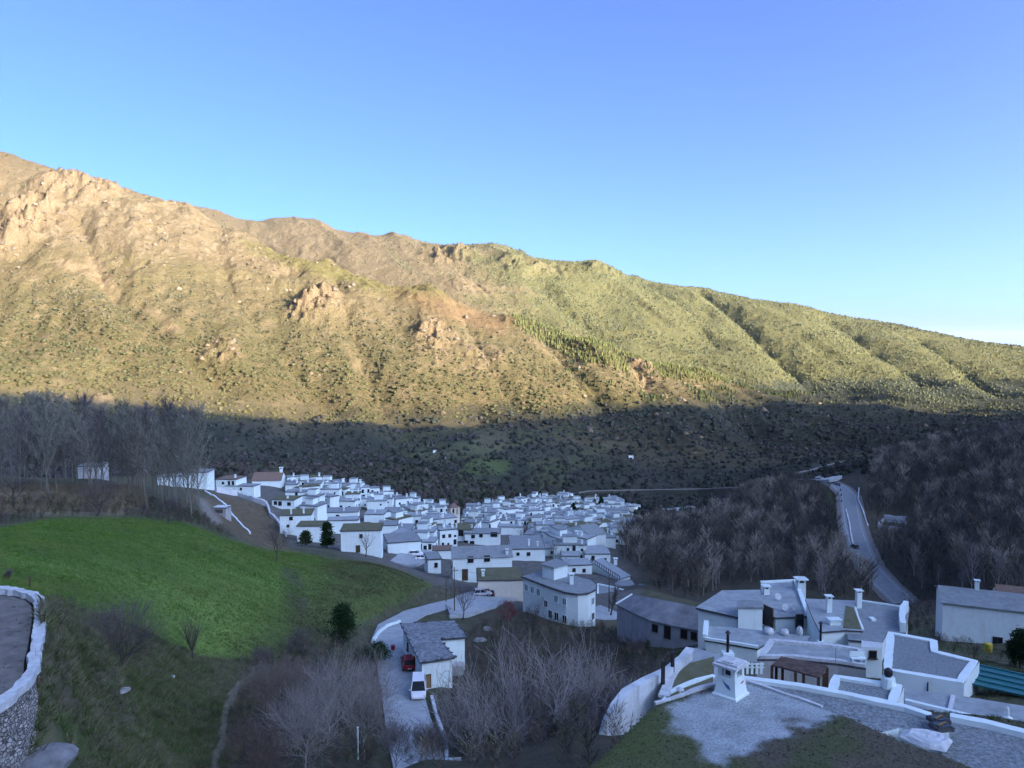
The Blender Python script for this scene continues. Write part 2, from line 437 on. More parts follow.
def cover_mat(name, rough=0.95, var=0.35, scale=0.6, bump=0.6, dist=0.4, bscale=0.5):
    """colour from the mesh's land-cover attribute, broken up by two noises"""
    m, nt, b = _nodes(name)
    N = nt.nodes.new; L = nt.links.new
    at = N('ShaderNodeAttribute'); at.attribute_name = 'cover'
    geo = N('ShaderNodeNewGeometry')
    n1 = N('ShaderNodeTexNoise'); n1.inputs['Scale'].default_value = scale; n1.inputs['Detail'].default_value = 6; n1.inputs['Roughness'].default_value = 0.7
    L(geo.outputs['Position'], n1.inputs['Vector'])
    mr = N('ShaderNodeMapRange'); mr.inputs['From Min'].default_value = 0.3; mr.inputs['From Max'].default_value = 0.7
    mr.inputs['To Min'].default_value = 1 - var; mr.inputs['To Max'].default_value = 1 + var
    L(n1.outputs['Fac'], mr.inputs['Value'])
    vm = N('ShaderNodeVectorMath'); vm.operation = 'SCALE'
    L(at.outputs['Color'], vm.inputs[0]); L(mr.outputs['Result'], vm.inputs['Scale'])
    L(vm.outputs['Vector'], b.inputs['Base Color'])
    b.inputs['Roughness'].default_value = rough; b.inputs['Specular IOR Level'].default_value = 0.1
    if bump > 0:
        nb = N('ShaderNodeTexNoise'); nb.inputs['Scale'].default_value = bscale; nb.inputs['Detail'].default_value = 5; nb.inputs['Roughness'].default_value = 0.7
        L(geo.outputs['Position'], nb.inputs['Vector'])
        bp = N('ShaderNodeBump'); bp.inputs['Strength'].default_value = bump; bp.inputs['Distance'].default_value = dist
        L(nb.outputs['Fac'], bp.inputs['Height']); L(bp.outputs['Normal'], b.inputs['Normal'])
    return m

M = {}
M['ground'] = cover_mat('ground_cover', bump=0.5, dist=0.5)
def _coarse(m):
    nt = m.node_tree; N = nt.nodes.new; L = nt.links.new
    fine = [n for n in nt.nodes if n.type == 'BUMP'][0]
    geo = [n for n in nt.nodes if n.type == 'NEW_GEOMETRY'][0]
    n = N('ShaderNodeTexNoise'); n.inputs['Scale'].default_value = .07; n.inputs['Detail'].default_value = 7; n.inputs['Roughness'].default_value = .72
    L(geo.outputs['Position'], n.inputs['Vector'])
    # relief only on the far slopes, where the ground is rock
    sx = N('ShaderNodeSeparateXYZ'); L(geo.outputs['Position'], sx.inputs[0])
    mr = N('ShaderNodeMapRange'); mr.inputs['From Min'].default_value = 850; mr.inputs['From Max'].default_value = 1050; mr.inputs['To Max'].default_value = .9
    L(sx.outputs['Y'], mr.inputs['Value'])
    b = N('ShaderNodeBump'); b.inputs['Distance'].default_value = 14.0
    L(mr.outputs['Result'], b.inputs['Strength']); L(n.outputs['Fac'], b.inputs['Height']); L(b.outputs['Normal'], fine.inputs['Normal'])
_coarse(M['ground'])
M['leaf'] = cover_mat('scrub_foliage', var=0.3, scale=1.2, bump=0.0)
M['twig'] = cover_mat('bare_twigs', var=0.25, scale=0.5, bump=0.0)
M['grass'] = cover_mat('grass_blades', var=0.3, scale=0.7, bump=0.0)
# ------------------------------------------------------------------ the ridge that shades the valley: found from where its shadow ends
SUNV = np.array([math.sin(SUN_AZ) * math.cos(SUN_EL), math.cos(SUN_AZ) * math.cos(SUN_EL), math.sin(SUN_EL)])
EDGE = [(-200,385),(-60,390),(60,398),(140,405),(200,412),(300,421),(400,426),(450,426),(500,421),(560,416),(610,410),(640,404),(700,405),(760,402),(820,402),(870,404),(910,408),(950,411),(990,412),(1024,411),(1080,410)]
RIDGE = [(900,-1200),(800,-500),(760,150),(960,560),(1240,1000),(1500,1350),(1700,1600)]
def _ridge_profile():
    pts = hit([e[0] for e in EDGE], [e[1] for e in EDGE], 500, 2200, 400)
    pl = np.array(RIDGE, float)
    L = np.concatenate([[0], np.cumsum(np.hypot(*np.diff(pl, axis=0).T))])
    res = []
    for p in pts:
        for i in range(len(pl) - 1):
            a, b = pl[i], pl[i + 1]
            A = np.array([[SUNV[0], -(b - a)[0]], [SUNV[1], -(b - a)[1]]])
            s, t = np.linalg.solve(A, a - p[:2])
            if s > 0 and 0 <= t <= 1:
                res.append((L[i] + t * (L[i + 1] - L[i]), p[2] + s * SUNV[2])); break
    res.sort()
    res = np.array(res)
    return pl, L, res
_rp = None
def ridge_h(x, y):
    pl, L, res = _rp
    best = np.full(x.shape, 1e9); bt = np.zeros(x.shape)
    for i in range(len(pl) - 1):
        a, b = pl[i], pl[i + 1]; d = b - a
        t = np.clip(((x - a[0]) * d[0] + (y - a[1]) * d[1]) / (d @ d), 0, 1)
        dd = np.hypot(x - a[0] - t * d[0], y - a[1] - t * d[1])
        k = dd < best
        best = np.where(k, dd, best); bt = np.where(k, L[i] + t * (L[i + 1] - L[i]), bt)
    z = np.interp(bt, res[:, 0], res[:, 1])
    lo = res[0, 0]
    z = np.where(bt < lo, res[0, 1] + (lo - bt) * 0.12, z)
    return z - best * 0.62

# ------------------------------------------------------------------ land cover, laid out on the ground
MEADOW = [(0,528),(60,518),(130,518),(185,523),(232,540),(262,549),(300,553),(335,560),(370,562),(410,575),(430,585),(400,600),(380,612),(345,628),(300,655),(262,661),(200,657),(165,640),(110,615),(48,605),(-60,600),(-60,530)]
def cover(x, y, z):
    px, py = project(x, np.maximum(y, 1.0), z)
    front = y > 5
    r = np.hypot(x, y)
    n1 = fbm(x / 30, y / 30, 4, 101); n2 = fbm(x / 4, y / 4, 4, 131); n3 = fbm(x / 90, y / 90, 4, 151); n4 = fbm(x / 14, y / 14, 4, 171, 0.65)
    def c(*a): return np.array(a, float)
    out = np.empty(x.shape + (3,))
    out[:] = c(.085, .083, .05)
    def mixin(w, col): out[:] = out * (1 - w[..., None]) + np.asarray(col) * w[..., None]
    # rough bank grass and earth close by
    mixin(sst(-.2, .5, n2) * (r < 260), c(.10, .095, .062))
    mixin(sst(.0, .6, n4) * (r < 260) * .7, c(.05, .075, .022))
    # village ground: trodden earth
    mixin((front & (r > 140) & (r < 700)) * softpoly(px, py, [(205,480),(330,480),(450,505),(620,500),(700,505),(640,560),(640,620),(520,610),(420,580),(330,550),(240,540)], 6), c(.13, .125, .11))
    # woodland floor
    wf = front & (r > 180) & (r < 1000) & (py > 415)
    mixin(wf * sst(600, 640, px) * .8, c(.058, .05, .038))
    # opposite slope: ground colour darkened to deepen its shade
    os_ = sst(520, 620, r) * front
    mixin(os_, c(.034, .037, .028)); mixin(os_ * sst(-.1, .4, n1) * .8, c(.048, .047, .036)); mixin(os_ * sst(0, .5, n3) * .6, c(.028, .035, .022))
    # the sunlit mountains: ochre soil and rock
    mt = sst(900, 1150, r) * front
    mixin(mt, c(0.150, 0.108, 0.052))
    mixin(mt * sst(-.15, .45, n3) * .7, c(0.118, 0.091, 0.041))
    mixin(mt * sst(.05, .45, n4) * .75, c(0.186, 0.135, 0.071))
    top = mt * sst(0.1, -0.1, (py - 250 - (px - 100) * .12) / 100) * (px < 380)
    mixin(top * .7, c(0.182, 0.125, 0.068))
    mixin(top * sst(.1, .4, n4) * .7, c(0.218, 0.161, 0.095))
    for (cx, cy), cr, ch in CRAGW:
        d = np.hypot(x - cx, (y - cy) * .7)
        mixin(mt * sst(cr * 1.8, cr * .4, d) * .75, c(0.211, 0.143, 0.079))
    far = sst(1750, 1950, r) * front
    mixin(far * sst(520, 400, px + n3 * 50) * .8, c(0.138, 0.097, 0.052))
    mixin(far * sst(430, 560, px + n3 * 60 - (py - 260) * .5) * .9, c(0.096, 0.085, 0.031))
    # bare grass on the spur's crest
    g = mt * (1 - far) * softpoly(px, py, [(240,240),(330,258),(430,284),(515,310),(520,325),(440,308),(330,280),(250,252)], 6)
    mixin(g * .85, c(0.128, 0.103, 0.033))
    g = mt * (1 - far) * softpoly(px, py, [(390,290),(450,296),(515,318),(500,335),(440,318)], 8)
    mixin(g * .8, c(0.192, 0.116, 0.057))
    # scree chutes
    for ln, wd in (([(92,262),(102,275),(110,290),(118,300)], 7), ([(60,262),(88,272),(105,282)], 5), ([(155,312),(172,326),(182,330)], 5), ([(345,345),(358,368)], 3.5), ([(640,372),(648,392)], 4)):
        g = mt * (1 - far) * sst(wd * 1.5, wd * .5, segdist(px, py, ln) + n4 * 2)
        mixin(g * .9, c(0.230, 0.158, 0.087))
    upl = py - np.interp(px, [-100, 0, 100, 200, 300, 400, 480, 560, 700], [278, 272, 268, 290, 300, 320, 330, 352, 380])
    mixin(mt * (1 - far) * sst(-10, 50, upl + n1 * 30) * sst(.35, -.1, n4) * .75, c(.118, .097, .042))
    mixin(mt * sst(-78, -96, z + n1 * 14) * .85, c(.033, .036, .027))  # below the shadow line, shade is put into the ground colour
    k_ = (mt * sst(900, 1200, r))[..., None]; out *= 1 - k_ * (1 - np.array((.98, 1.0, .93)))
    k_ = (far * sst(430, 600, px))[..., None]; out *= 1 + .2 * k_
    ter = os_ * (r < 1090) * sst(370, 410, px) * sst(640, 560, px) * sst(415, 432, py + n1 * 6)
    mixin(ter * sst(.35, -.2, np.sin(z / 2.9 + n3 * 2)) * .8, c(.062, .068, .034))
    # terraced plots across the river
    pl = os_ * (r < 1100)
    for poly, col in (([(475,458),(512,462),(508,474),(470,476),(455,470)], (.06,.08,.03)), ([(412,452),(470,440),(505,438),(500,450),(450,458),(400,462)], (.07,.075,.04)),
                      ([(470,428),(508,432),(505,450),(480,446)], (.08,.075,.045)), ([(400,470),(460,478),(500,480),(470,490),(420,486)], (.055,.065,.03))):
        mixin(pl * softpoly(px + n1 * 4, py + n1 * 2, poly, 3), c(*col))
    # brown field, paths, straw band
    m = front & (r > 120) & (r < 420)
    mixin(m * softpoly(px, py, [(205,490),(265,505),(285,532),(292,556),(255,548),(228,530),(205,510)], 4), c(.125, .10, .062))
    mixin(m * (r < 230) * softpoly(px + n2 * 4, py, [(0,488),(130,486),(150,500),(120,516),(0,514)], 4) * .9, c(.23, .19, .12))
    mixin(m * softpoly(px, py, [(196,496),(206,500),(222,522),(214,526),(203,512)], 3), c(.22, .20, .165))
    # the meadow
    md = front & (r > 40) & (r < 190)
    w = md * softpoly(px, py, MEADOW, 5)
    gcol = np.empty_like(out); gcol[:] = c(.12, .18, .042)
    gv = sst(-.5, .5, n1)[..., None]; gcol = gcol * (.72 + .5 * gv) ; gv2 = sst(0, .6, n2)[..., None]
    gcol = gcol * (1 - .22 * gv2) + np.array((.11, .14, .035)) * .22 * gv2
    out[:] = out * (1 - w[..., None]) + gcol * w[..., None]
    mixin(w * sst(290, 365, px + n1 * 25 + (py - 570)) * .75, c(.075, .092, .032))
    mixin(w * softpoly(px + n1 * 8, py, [(280,560),(300,568),(312,600),(300,620),(285,600)], 7) * .8, c(.085, .08, .055))
    # track and worn grass below the meadow
    mixin(front * (r < 110) * sst(16, 5, segdist(px, py, [(262,664),(236,690),(222,720),(212,768)]) + n2 * 6) * .9, c(.20, .185, .13))
    mixin(front * (r < 110) * softpoly(px + n2 * 10, py, [(170,660),(235,668),(220,700),(205,768),(150,768),(140,700)], 10) * .7, c(.042, .085, .02))
    mixin(front * (r < 60) * softpoly(px + n2 * 12, py, [(60,715),(110,720),(135,768),(60,768)], 12) * .7, c(.05, .085, .02))
    # gully scrub floor
    mixin(front * (r < 150) * softpoly(px, py, [(240,690),(300,640),(370,650),(390,700),(400,768),(220,768)], 12) * .8, c(.055, .055, .035))
    mixin(front * (r < 170) * softpoly(px, py, [(440,700),(480,610),(540,610),(640,640),(700,650),(640,768),(430,768)], 10) * .8, c(.07, .062, .042))
    # green knoll beside the road's bend
    mixin(front * (r > 380) * (r < 520) * softpoly(px, py, [(798,484),(830,486),(848,505),(850,530),(815,505)], 5) * .8, c(.09, .105, .03))
    return np.clip(out, .005, 1)

def build_terrain():
    global _rp
    _rp = _ridge_profile()
    th = np.concatenate([np.linspace(-180, -44, 60)[:-1], np.linspace(-44, -37, 30)[:-1], np.arange(-37, 37, 0.085), np.linspace(37, 44, 30), np.linspace(44, 180, 90)[1:]])
    rr = np.concatenate([[0.5, 2, 4], np.exp(np.arange(math.log(6), math.log(700), 0.0115)), np.exp(np.arange(math.log(700), math.log(900), 0.007)), np.exp(np.arange(math.log(900), math.log(1750), 0.0033)), np.exp(np.arange(math.log(1750), math.log(3150), 0.005)), np.exp(np.arange(math.log(3150), math.log(9000), 0.035))])
    T, R = np.meshgrid(np.radians(th), rr)
    X = R * np.sin(T); Y = R * np.cos(T)
    Z = height(X, Y)
    out = np.abs(np.degrees(T)) > 38
    Z = np.where(out, np.maximum(Z, ridge_h(X, Y)), Z)
    nr, nt_ = X.shape
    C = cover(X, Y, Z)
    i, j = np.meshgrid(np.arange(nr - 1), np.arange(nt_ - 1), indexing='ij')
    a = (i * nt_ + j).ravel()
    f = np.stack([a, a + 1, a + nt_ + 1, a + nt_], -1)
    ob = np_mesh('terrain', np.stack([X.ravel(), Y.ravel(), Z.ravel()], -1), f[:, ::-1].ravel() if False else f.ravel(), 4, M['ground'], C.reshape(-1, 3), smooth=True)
    tag(ob, 'steep valley sides with meadow, wooded slopes and ochre mountains', 'terrain', kind='structure')
    # make sure normals look up
    if ob.data.polygons[nt_ * 300 + 400].normal.z < 0: ob.data.flip_normals()
    # sight-line table for leaving out what no view shows
    S = Z / R
    return th, rr, np.maximum.accumulate(S, 0), Z
HOR = build_terrain()
def seen(x, y, z, slack=0.006):
    th, rr, cm, _ = HOR
    t = np.degrees(np.arctan2(x, y)); r = np.hypot(x, y)
    ti = np.clip(np.searchsorted(th, t), 0, len(th) - 1); ri = np.clip(np.searchsorted(rr, r) - 2, 0, len(rr) - 1)
    return z / r > cm[ri, ti] - slack

def height(x, y):
    """the built ground sheet, read back between its vertices"""
    th, rr, _, Z = HOR
    x = np.asarray(x, float); y = np.asarray(y, float)
    t = np.degrees(np.arctan2(x, y)); r = np.clip(np.hypot(x, y), rr[0], rr[-1] * .999)
    ti = np.clip(np.searchsorted(th, t) - 1, 0, len(th) - 2); ri = np.clip(np.searchsorted(rr, r) - 1, 0, len(rr) - 2)
    u = (t - th[ti]) / (th[ti + 1] - th[ti]); v = (r - rr[ri]) / (rr[ri + 1] - rr[ri])
    a = Z[ri, ti]; b = Z[ri, ti + 1]; c = Z[ri + 1, ti + 1]; d = Z[ri + 1, ti]
    return a * (1 - u) * (1 - v) + b * u * (1 - v) + c * u * v + d * (1 - u) * v
# ------------------------------------------------------------------ scattered vegetation
import bmesh
def _ico(sub):
    bm = bmesh.new(); bmesh.ops.create_icosphere(bm, subdivisions=sub, radius=1.0)
    v = np.array([p.co[:] for p in bm.verts]); f = np.array([[q.index for q in p.verts] for p in bm.faces]); bm.free()
    return v, f
def lump(sub, seed, lo=.62, hi=1.2, flat=.8, lobes=3):
    g = np.random.default_rng(seed)
    v, f = _ico(sub)
    rad = g.uniform(lo, hi, len(v))
    for _ in range(lobes):
        d = g.normal(size=3); d /= np.linalg.norm(d)
        rad += .28 * np.clip(v @ d, 0, 1) ** 3
    v = v * rad[:, None]; v[:, 2] = v[:, 2] * flat
    v[:, 2] = np.maximum(v[:, 2], -.45) + .35
    return v, f
def pine_t(seed, n=9):
    g = np.random.default_rng(seed)
    vs = []; fs = []
    for k, (z, r) in enumerate(((.0, .42), (.28, .40), (.55, .30), (.78, .18))):
        o = len(vs)
        vs.append((g.uniform(-.03, .03), g.uniform(-.03, .03), z + .42))
        for i in range(n):
            a = 2 * math.pi * i / n + g.uniform(-.2, .2); rr = r * g.uniform(.6, 1.15)
            vs.append((rr * math.cos(a), rr * math.sin(a), z + g.uniform(-.05, .06)))
        for i in range(n): fs.append((o, o + 1 + i, o + 1 + (i + 1) % n))
        fs += [(o + 1, o + 1 + (i + 1), o + 1 + i) if False else (o + 1 + (i + 1), o + 1 + i, o + 1) for i in range(1, n - 1)]
    return np.array(vs), np.array(fs)
def scatter(name, pts, size, hs, cols, tmpls, mat, label, origin=(0, 0, 0), cvar=.22, kind='stuff', cat=None):
    n = len(pts)
    rot = rng.uniform(0, 2 * math.pi, n); ti = rng.integers(0, len(tmpls), n)
    VV = []; FF = []; CC = []; off = 0
    for k, (tv, tf) in enumerate(tmpls):
        ii = np.where(ti == k)[0]
        if not len(ii): continue
        c, s = np.cos(rot[ii]), np.sin(rot[ii])
        sc = size[ii]
        X = tv[None, :, 0] * sc[:, None]; Y = tv[None, :, 1] * sc[:, None]; Z = tv[None, :, 2] * (sc * hs[ii])[:, None]
        V = np.stack([X * c[:, None] - Y * s[:, None], X * s[:, None] + Y * c[:, None], Z], -1) + pts[ii][:, None, :]
        col = cols[ii][:, None, :] * rng.uniform(1 - cvar, 1 + cvar, (len(ii), len(tv), 1))
        VV.append(V.reshape(-1, 3)); CC.append(col.reshape(-1, 3))
        FF.append((tf[None] + (np.arange(len(ii)) * len(tv))[:, None, None] + off).reshape(-1)); off += len(ii) * len(tv)
    ob = np_mesh(name, np.concatenate(VV) - np.array(origin), np.concatenate(FF), tmpls[0][1].shape[1], mat, np.concatenate(CC), origin=origin)
    tag(ob, label, cat, None, kind)
    return ob
def jitter(r0, r1, s0, a0=-37, a1=37):
    """jittered polar grid with spacing s0 metres"""
    P_ = []
    r = r0
    while r < r1:
        n = max(1, int(math.radians(a1 - a0) * r / s0))
        t = np.radians(a0 + (a1 - a0) * (np.arange(n) + rng.uniform(0, 1, n)) / n)
        q = r + rng.uniform(-.5, .5, n) * s0
        P_.append(np.stack([q * np.sin(t), q * np.cos(t)], -1)); r += s0
    return np.concatenate(P_)

def leafclump(seed, n=34, size=.36, core=1):
    """a ragged dome of loose leaf faces"""
    g = np.random.default_rng(seed); V = []; Fc = []
    cen = [np.array((0, 0, .45))] + [np.array((g.uniform(-.55, .55), g.uniform(-.55, .55), g.uniform(.2, .65))) for _ in range(3)]
    for i in range(n):
        c = cen[g.integers(len(cen))]; d = g.normal(size=3); d /= np.linalg.norm(d)
        p = c + d * g.uniform(.25, .55) * np.array((1, 1, .8)); p[2] = max(p[2], -.1)
        s = np.cross(d, g.normal(size=3)); s /= np.linalg.norm(s); t = np.cross(d, s) + d * g.uniform(-.5, .5)
        z = size * g.uniform(.6, 1.3); o = len(V)
        V += [p - s * z, p + s * z, p + t * z * 1.3]; Fc.append((o, o + 1, o + 2))
    V = np.array(V); Fc = np.array(Fc)
    cv, cf = lump(core, seed + 900, .55, 1.1, .8, 4); cv = cv * .82
    return np.concatenate([V, cv]), np.concatenate([Fc, cf + len(V)])
LUMP1 = [leafclump(i, 22, .30, 2) for i in range(8)]
LUMP0 = [leafclump(50 + i, 12, .38, 1) for i in range(6)]
PINE = [pine_t(i, 7) for i in range(4)]

def veg_mountain():
    # ---------------- near spur, sunlit and shaded flank
    q = jitter(560, 1750, 5.8, -43, 40)
    x, y = q.T; z = height(x, y)
    k = seen(x, y, z + 3); x, y, z = x[k], y[k], z[k]
    px, py = project(x, y, z); r = np.hypot(x, y)
    n1 = fbm(x / 55, y / 55, 3, 201); n2 = fbm(x / 150, y / 150, 3, 211); n3 = fbm(x / 22, y / 22, 3, 215)
    up = (py - np.interp(px, [-100, 0, 100, 200, 300, 400, 480, 560, 700], [278, 272, 268, 290, 300, 320, 330, 352, 380]))
    den = .07 + .93 * sst(-28, 45, up + n1 * 30)
    den *= 1 - .5 * sst(.05, .4, n2) * sst(80, 0, up)
    n4 = fbm(x / 13, y / 13, 3, 217); den *= 1 - .7 * sst(.05, .35, n4) * (r > 930)
    den *= 1 - .75 * sst(.1, .45, n3) * (py < 410) * (px > 190)
    pine = softpoly(px, py, [(506,304),(560,312),(640,336),(748,379),(705,384),(620,372),(560,354),(516,326)], 3)
    pine2 = softpoly(px, py, [(540,335),(620,362),(700,375),(850,402),(640,404),(600,398),(560,362)], 6) * sst(-.2, .25, n1)
    den = np.maximum(den, np.maximum(pine, pine2 * .75))
    crest = softpoly(px, py, [(390,288),(450,296),(520,320),(500,338),(430,318)], 8) * (r > 1150)
    den *= 1 - crest * .85
    for ln, wd in (([(92,262),(102,275),(110,290),(118,300)], 8), ([(60,262),(88,272),(105,282)], 5), ([(150,310),(172,326),(184,332)], 6), ([(345,345),(358,368)], 4)):
        den *= 1 - sst(wd * 1.3, wd * .6, segdist(px, py, ln))
    for (cx, cy), cr, ch in CRAGW: den *= 1 - .85 * sst(cr * 1.4, cr * .7, np.hypot(x - cx, (y - cy) * .7))
    shade = (py > 400) & (r < 1100)
    den = np.where((r < 900) | (z < -95), np.maximum(den, (.5 + .5 * sst(-.3, .3, n1)) * (1 - .7 * ((px > 380) & (px < 620) & (r < 1090)))), den)
    for poly in ([(475,458),(512,462),(508,474),(470,476),(455,470)], [(412,452),(470,440),(505,438),(500,450),(450,458),(400,462)], [(470,428),(508,432),(505,450),(480,446)], [(400,470),(460,478),(500,480),(470,490),(420,486)]):
        den *= 1 - .9 * softpoly(px + n3 * 6, py + n3 * 3, poly, 3) * (r < 1150)
    for line, hw, fall in CORR[:3]: den *= segdist(x, y, [(a[0], a[1]) for a in line]) > hw + 4
    # hedge lines between the plots
    den = np.maximum(den, ((np.sin(z / 3.2) > .55) & (px > 380) & (px < 620) & (r < 1080) & (r > 640)) * .8)
    k = rng.uniform(size=len(x)) < den
    x, y, z, px, py, r, n1, n2, n3, pine, pine2 = [a[k] for a in (x, y, z, px, py, r, n1, n2, n3, pine, pine2)]
    isp = rng.uniform(size=len(x)) < np.maximum(pine, pine2 * .8) * .95
    pts = np.stack([x, y, z - .3], -1)
    big = (1.1 + 3.2 * rng.uniform(0, 1, len(x)) ** 1.8) * (.8 + .2 * sst(900, 1150, r)) * (.75 + .25 * sst(1600, 900, r))
    base = np.array((.066, .064, .029)) + np.array((.0, .0, .0))
    up2 = sst(40, -20, py - np.interp(px, [0, 200, 300, 450], [300, 320, 330, 350]))[:, None]
    col = base * (1 - up2) + np.array((.075, .068, .036)) * up2
    yel = sst(350, 410, py)[:, None] * (px < 330)[:, None] * .6
    col = col * (1 - yel) + np.array((.095, .084, .037)) * yel
    dk_shade = ((r < 930) | (z + n1 * 14 < -92))[:, None]  # bushes below the shadow line, coloured darker to deepen the shade
    col = np.where(dk_shade, np.array((.034, .041, .031)), col)
    bare = ((dk_shade[:, 0]) & (rng.uniform(size=len(x)) < .3 + .3 * sst(-.2, .2, n1)))[:, None]
    col = np.where(bare, np.array((.044, .041, .040)), col)  # leafless bushes darkened for the same shade
    col = col * rng.uniform(.82, 1.15, (len(x), 1)) * (1 + n1[:, None] * .3)
    soft = dk_shade[:, 0] & (rng.uniform(size=len(x)) < .5)
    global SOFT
    SOFT = (pts[soft], big[soft], np.array((.052, .049, .049)) * rng.uniform(.7, 1.3, (soft.sum(), 1)))  # shade also put into the colour of the bare scrub
    i = ~isp & ~soft
    scatter('scrub', pts[i], big[i] * np.where(dk_shade[i, 0], 1.05, 1), rng.uniform(.75, 1.2, i.sum()) * np.where(dk_shade[i, 0], 1.3, 1), col[i], LUMP1, M['leaf'], 'olive scrub and holm oak bushes over the ochre slopes')
    i = isp & ~soft
    pc = np.where((pine[i] > .5)[:, None], np.array((.098, .102, .034)), np.array((.05, .062, .026))) * rng.uniform(.7, 1.3, (i.sum(), 1))
    scatter('pine_wood', pts[i], rng.uniform(4.2, 6.8, i.sum()), np.full(i.sum(), 1.0), pc, PINE, M['leaf'], 'young pine plantation along the crest of the near spur')
    # ---------------- far mountain
    q = jitter(1700, 3150, 9.0)
    x, y = q.T; z = height(x, y)
    k = seen(x, y, z + 3, .004); x, y, z = x[k], y[k], z[k]
    px, py = project(x, y, z); r = np.hypot(x, y)
    n1 = fbm(x / 110, y / 110, 3, 301); n2 = fbm(x / 260, y / 260, 3, 311)
    den = .06 + .84 * sst(395, 540, px - (py - 270) * .6 + n1 * 110)
    den *= 1 - .75 * sst(.0, .4, n1 + .5 * fbm(x / 30, y / 30, 3, 321))
    den = np.maximum(den, .8 * softpoly(px, py, [(385,240),(400,262),(420,275),(400,270)], 5))
    for (cx, cy), cr, ch in CRAGW: den *= 1 - .7 * sst(cr * 1.4, cr * .7, np.hypot(x - cx, (y - cy) * .7))
    for a, w, dp in GULW: den = np.maximum(den, .95 * (segdist(x, y, [tuple(p[:2]) for p in a]) < w * .5) * (px > 500))
    k = rng.uniform(size=len(x)) < den
    x, y, z, px, py, n1, n2 = [a[k] for a in (x, y, z, px, py, n1, n2)]
    col = np.array((.085, .088, .04)) * rng.uniform(.75, 1.25, (len(x), 1)) * (1 + .5 * n2[:, None])
    yg = sst(0, .35, n2)[:, None] * .6; col = col * (1 - yg) + np.array((.10, .098, .034)) * yg
    scatter('mountain_forest', np.stack([x, y, z - .5], -1), 1.3 + 2.6 * rng.uniform(0, 1, len(x)) ** 1.8, rng.uniform(.9, 1.7, len(x)), col, LUMP0, M['leaf'], 'green forest over the long far mountain')
veg_mountain()

def rocks():
    q = jitter(1000, 1780, 9.0); x, y = q.T; z = height(x, y); k = seen(x, y, z + 2); x, y, z = x[k], y[k], z[k]
    px, py = project(x, y, z); n1 = fbm(x / 40, y / 40, 4, 601, .6)
    up = py - np.interp(px, [-100, 0, 100, 200, 300, 400, 480, 560, 700], [278, 272, 268, 290, 300, 320, 330, 352, 380])
    den = .55 * sst(10, -40, up) * sst(-.1, .35, n1) * (px < 360) + .35 * sst(.22, .5, n1)
    for (cx, cy), cr, ch in CRAGW: den = np.maximum(den, .8 * sst(cr * 1.5, cr * .7, np.hypot(x - cx, (y - cy) * .7)))
    k = rng.uniform(size=len(x)) < den; x, y, z, n1 = x[k], y[k], z[k], n1[k]
    s = .9 + 3.4 * rng.uniform(size=len(x)) ** 3
    col = np.array((.165, .122, .078)) * rng.uniform(.55, 1.2, (len(x), 1))
    T = []
    for i in range(7):
        v, f = lump(1, 700 + i, .6, 1.3, 1.0, 4); v = np.round(v * 1.5) / 1.5 * .75 + v * .25; v[:, 0] *= 1.3; v[:, 2] *= .8; T.append((v, f))
    scatter('rock_field', np.stack([x, y, z - s * .45], -1), s, rng.uniform(.6, 1.5, len(x)), col, T, M['leaf'], 'broken ochre rock and boulders over the upper slopes', cvar=.1)
rocks()
# ------------------------------------------------------------------ building materials
M['white'] = mat('whitewash', (.76, .85, .815), .9, .05, 1.5, .15, 12, stain=.35, stain_col=(.52, .50, .45), streak=True)
M['white2'] = mat('old_whitewash', (.69, .77, .735), .9, .07, 1.2, .2, 10, stain=.5, stain_col=(.42, .40, .36), streak=True)
M['cream'] = mat('cream_render', (.68, .62, .52), .9, .06, 1.0, .2, 10, stain=.4, stain_col=(.45, .40, .33), streak=True)
M['greywall'] = mat('bare_grey_render', (.42, .42, .41), .9, .12, 1.0, .3, 10, stain=.7, stain_col=(.22, .21, .20), streak=True)
M['launa'] = mat('grey_clay_roof', (.28, .31, .315), .95, .16, 1.3, .5, 14, stain=.6, stain_col=(.17, .17, .15))
M['launa2'] = mat('pale_clay_roof', (.37, .41, .415), .95, .16, 1.0, .5, 14, stain=.65, stain_col=(.22, .22, .2))
M['mossroof'] = mat('mossy_clay_roof', (.15, .135, .085), .95, .2, 1.2, .6, 9, col2=(.10, .11, .045), stain=.4, stain_col=(.2, .19, .17))
M['tile'] = mat('weathered_brown_tiles', (.24, .165, .125), .9, .2, 2.5, .6, 8, stain=.3, stain_col=(.14, .12, .1))
M['slate'] = mat('dark_slate_edge', (.10, .10, .105), .8, .25, 4, .4, 12)
M['gravel'] = mat('grey_roof_gravel', (.36, .40, .405), .95, .38, 9, 1.0, 20, detail=7, stain=.4, stain_col=(.16, .16, .16))
M['glass'] = mat('dark_window_glass', (.02, .024, .03), .12, .1, 2, spec=.5)
M['wood'] = mat('brown_joinery', (.10, .06, .035), .7, .25, 6)
M['woodlight'] = mat('ochre_wooden_door', (.30, .19, .08), .7, .2, 6)
M['bluepaint'] = mat('blue_paint', (.10, .22, .42), .7, .15, 3)
M['metal'] = mat('dark_iron', (.06, .06, .065), .5, .2, 5, metal=.6)
M['steel'] = mat('galvanised_steel', (.45, .46, .47), .45, .15, 5, metal=.7)
M['teal'] = mat('turquoise_sheet_metal', (.02, .155, .165), .45, .15, 2, spec=.4)
M['rust'] = mat('rusty_corrugated_sheet', (.17, .115, .09), .8, .35, 2.5, .3, 9)
M['concrete'] = mat('pale_concrete', (.42, .45, .45), .9, .14, .7, .3, 9, stain=.6, stain_col=(.25, .245, .23))
M['asphalt'] = mat('worn_asphalt', (.25, .27, .275), .9, .15, .8, .3, 12, stain=.3, stain_col=(.17, .165, .155))
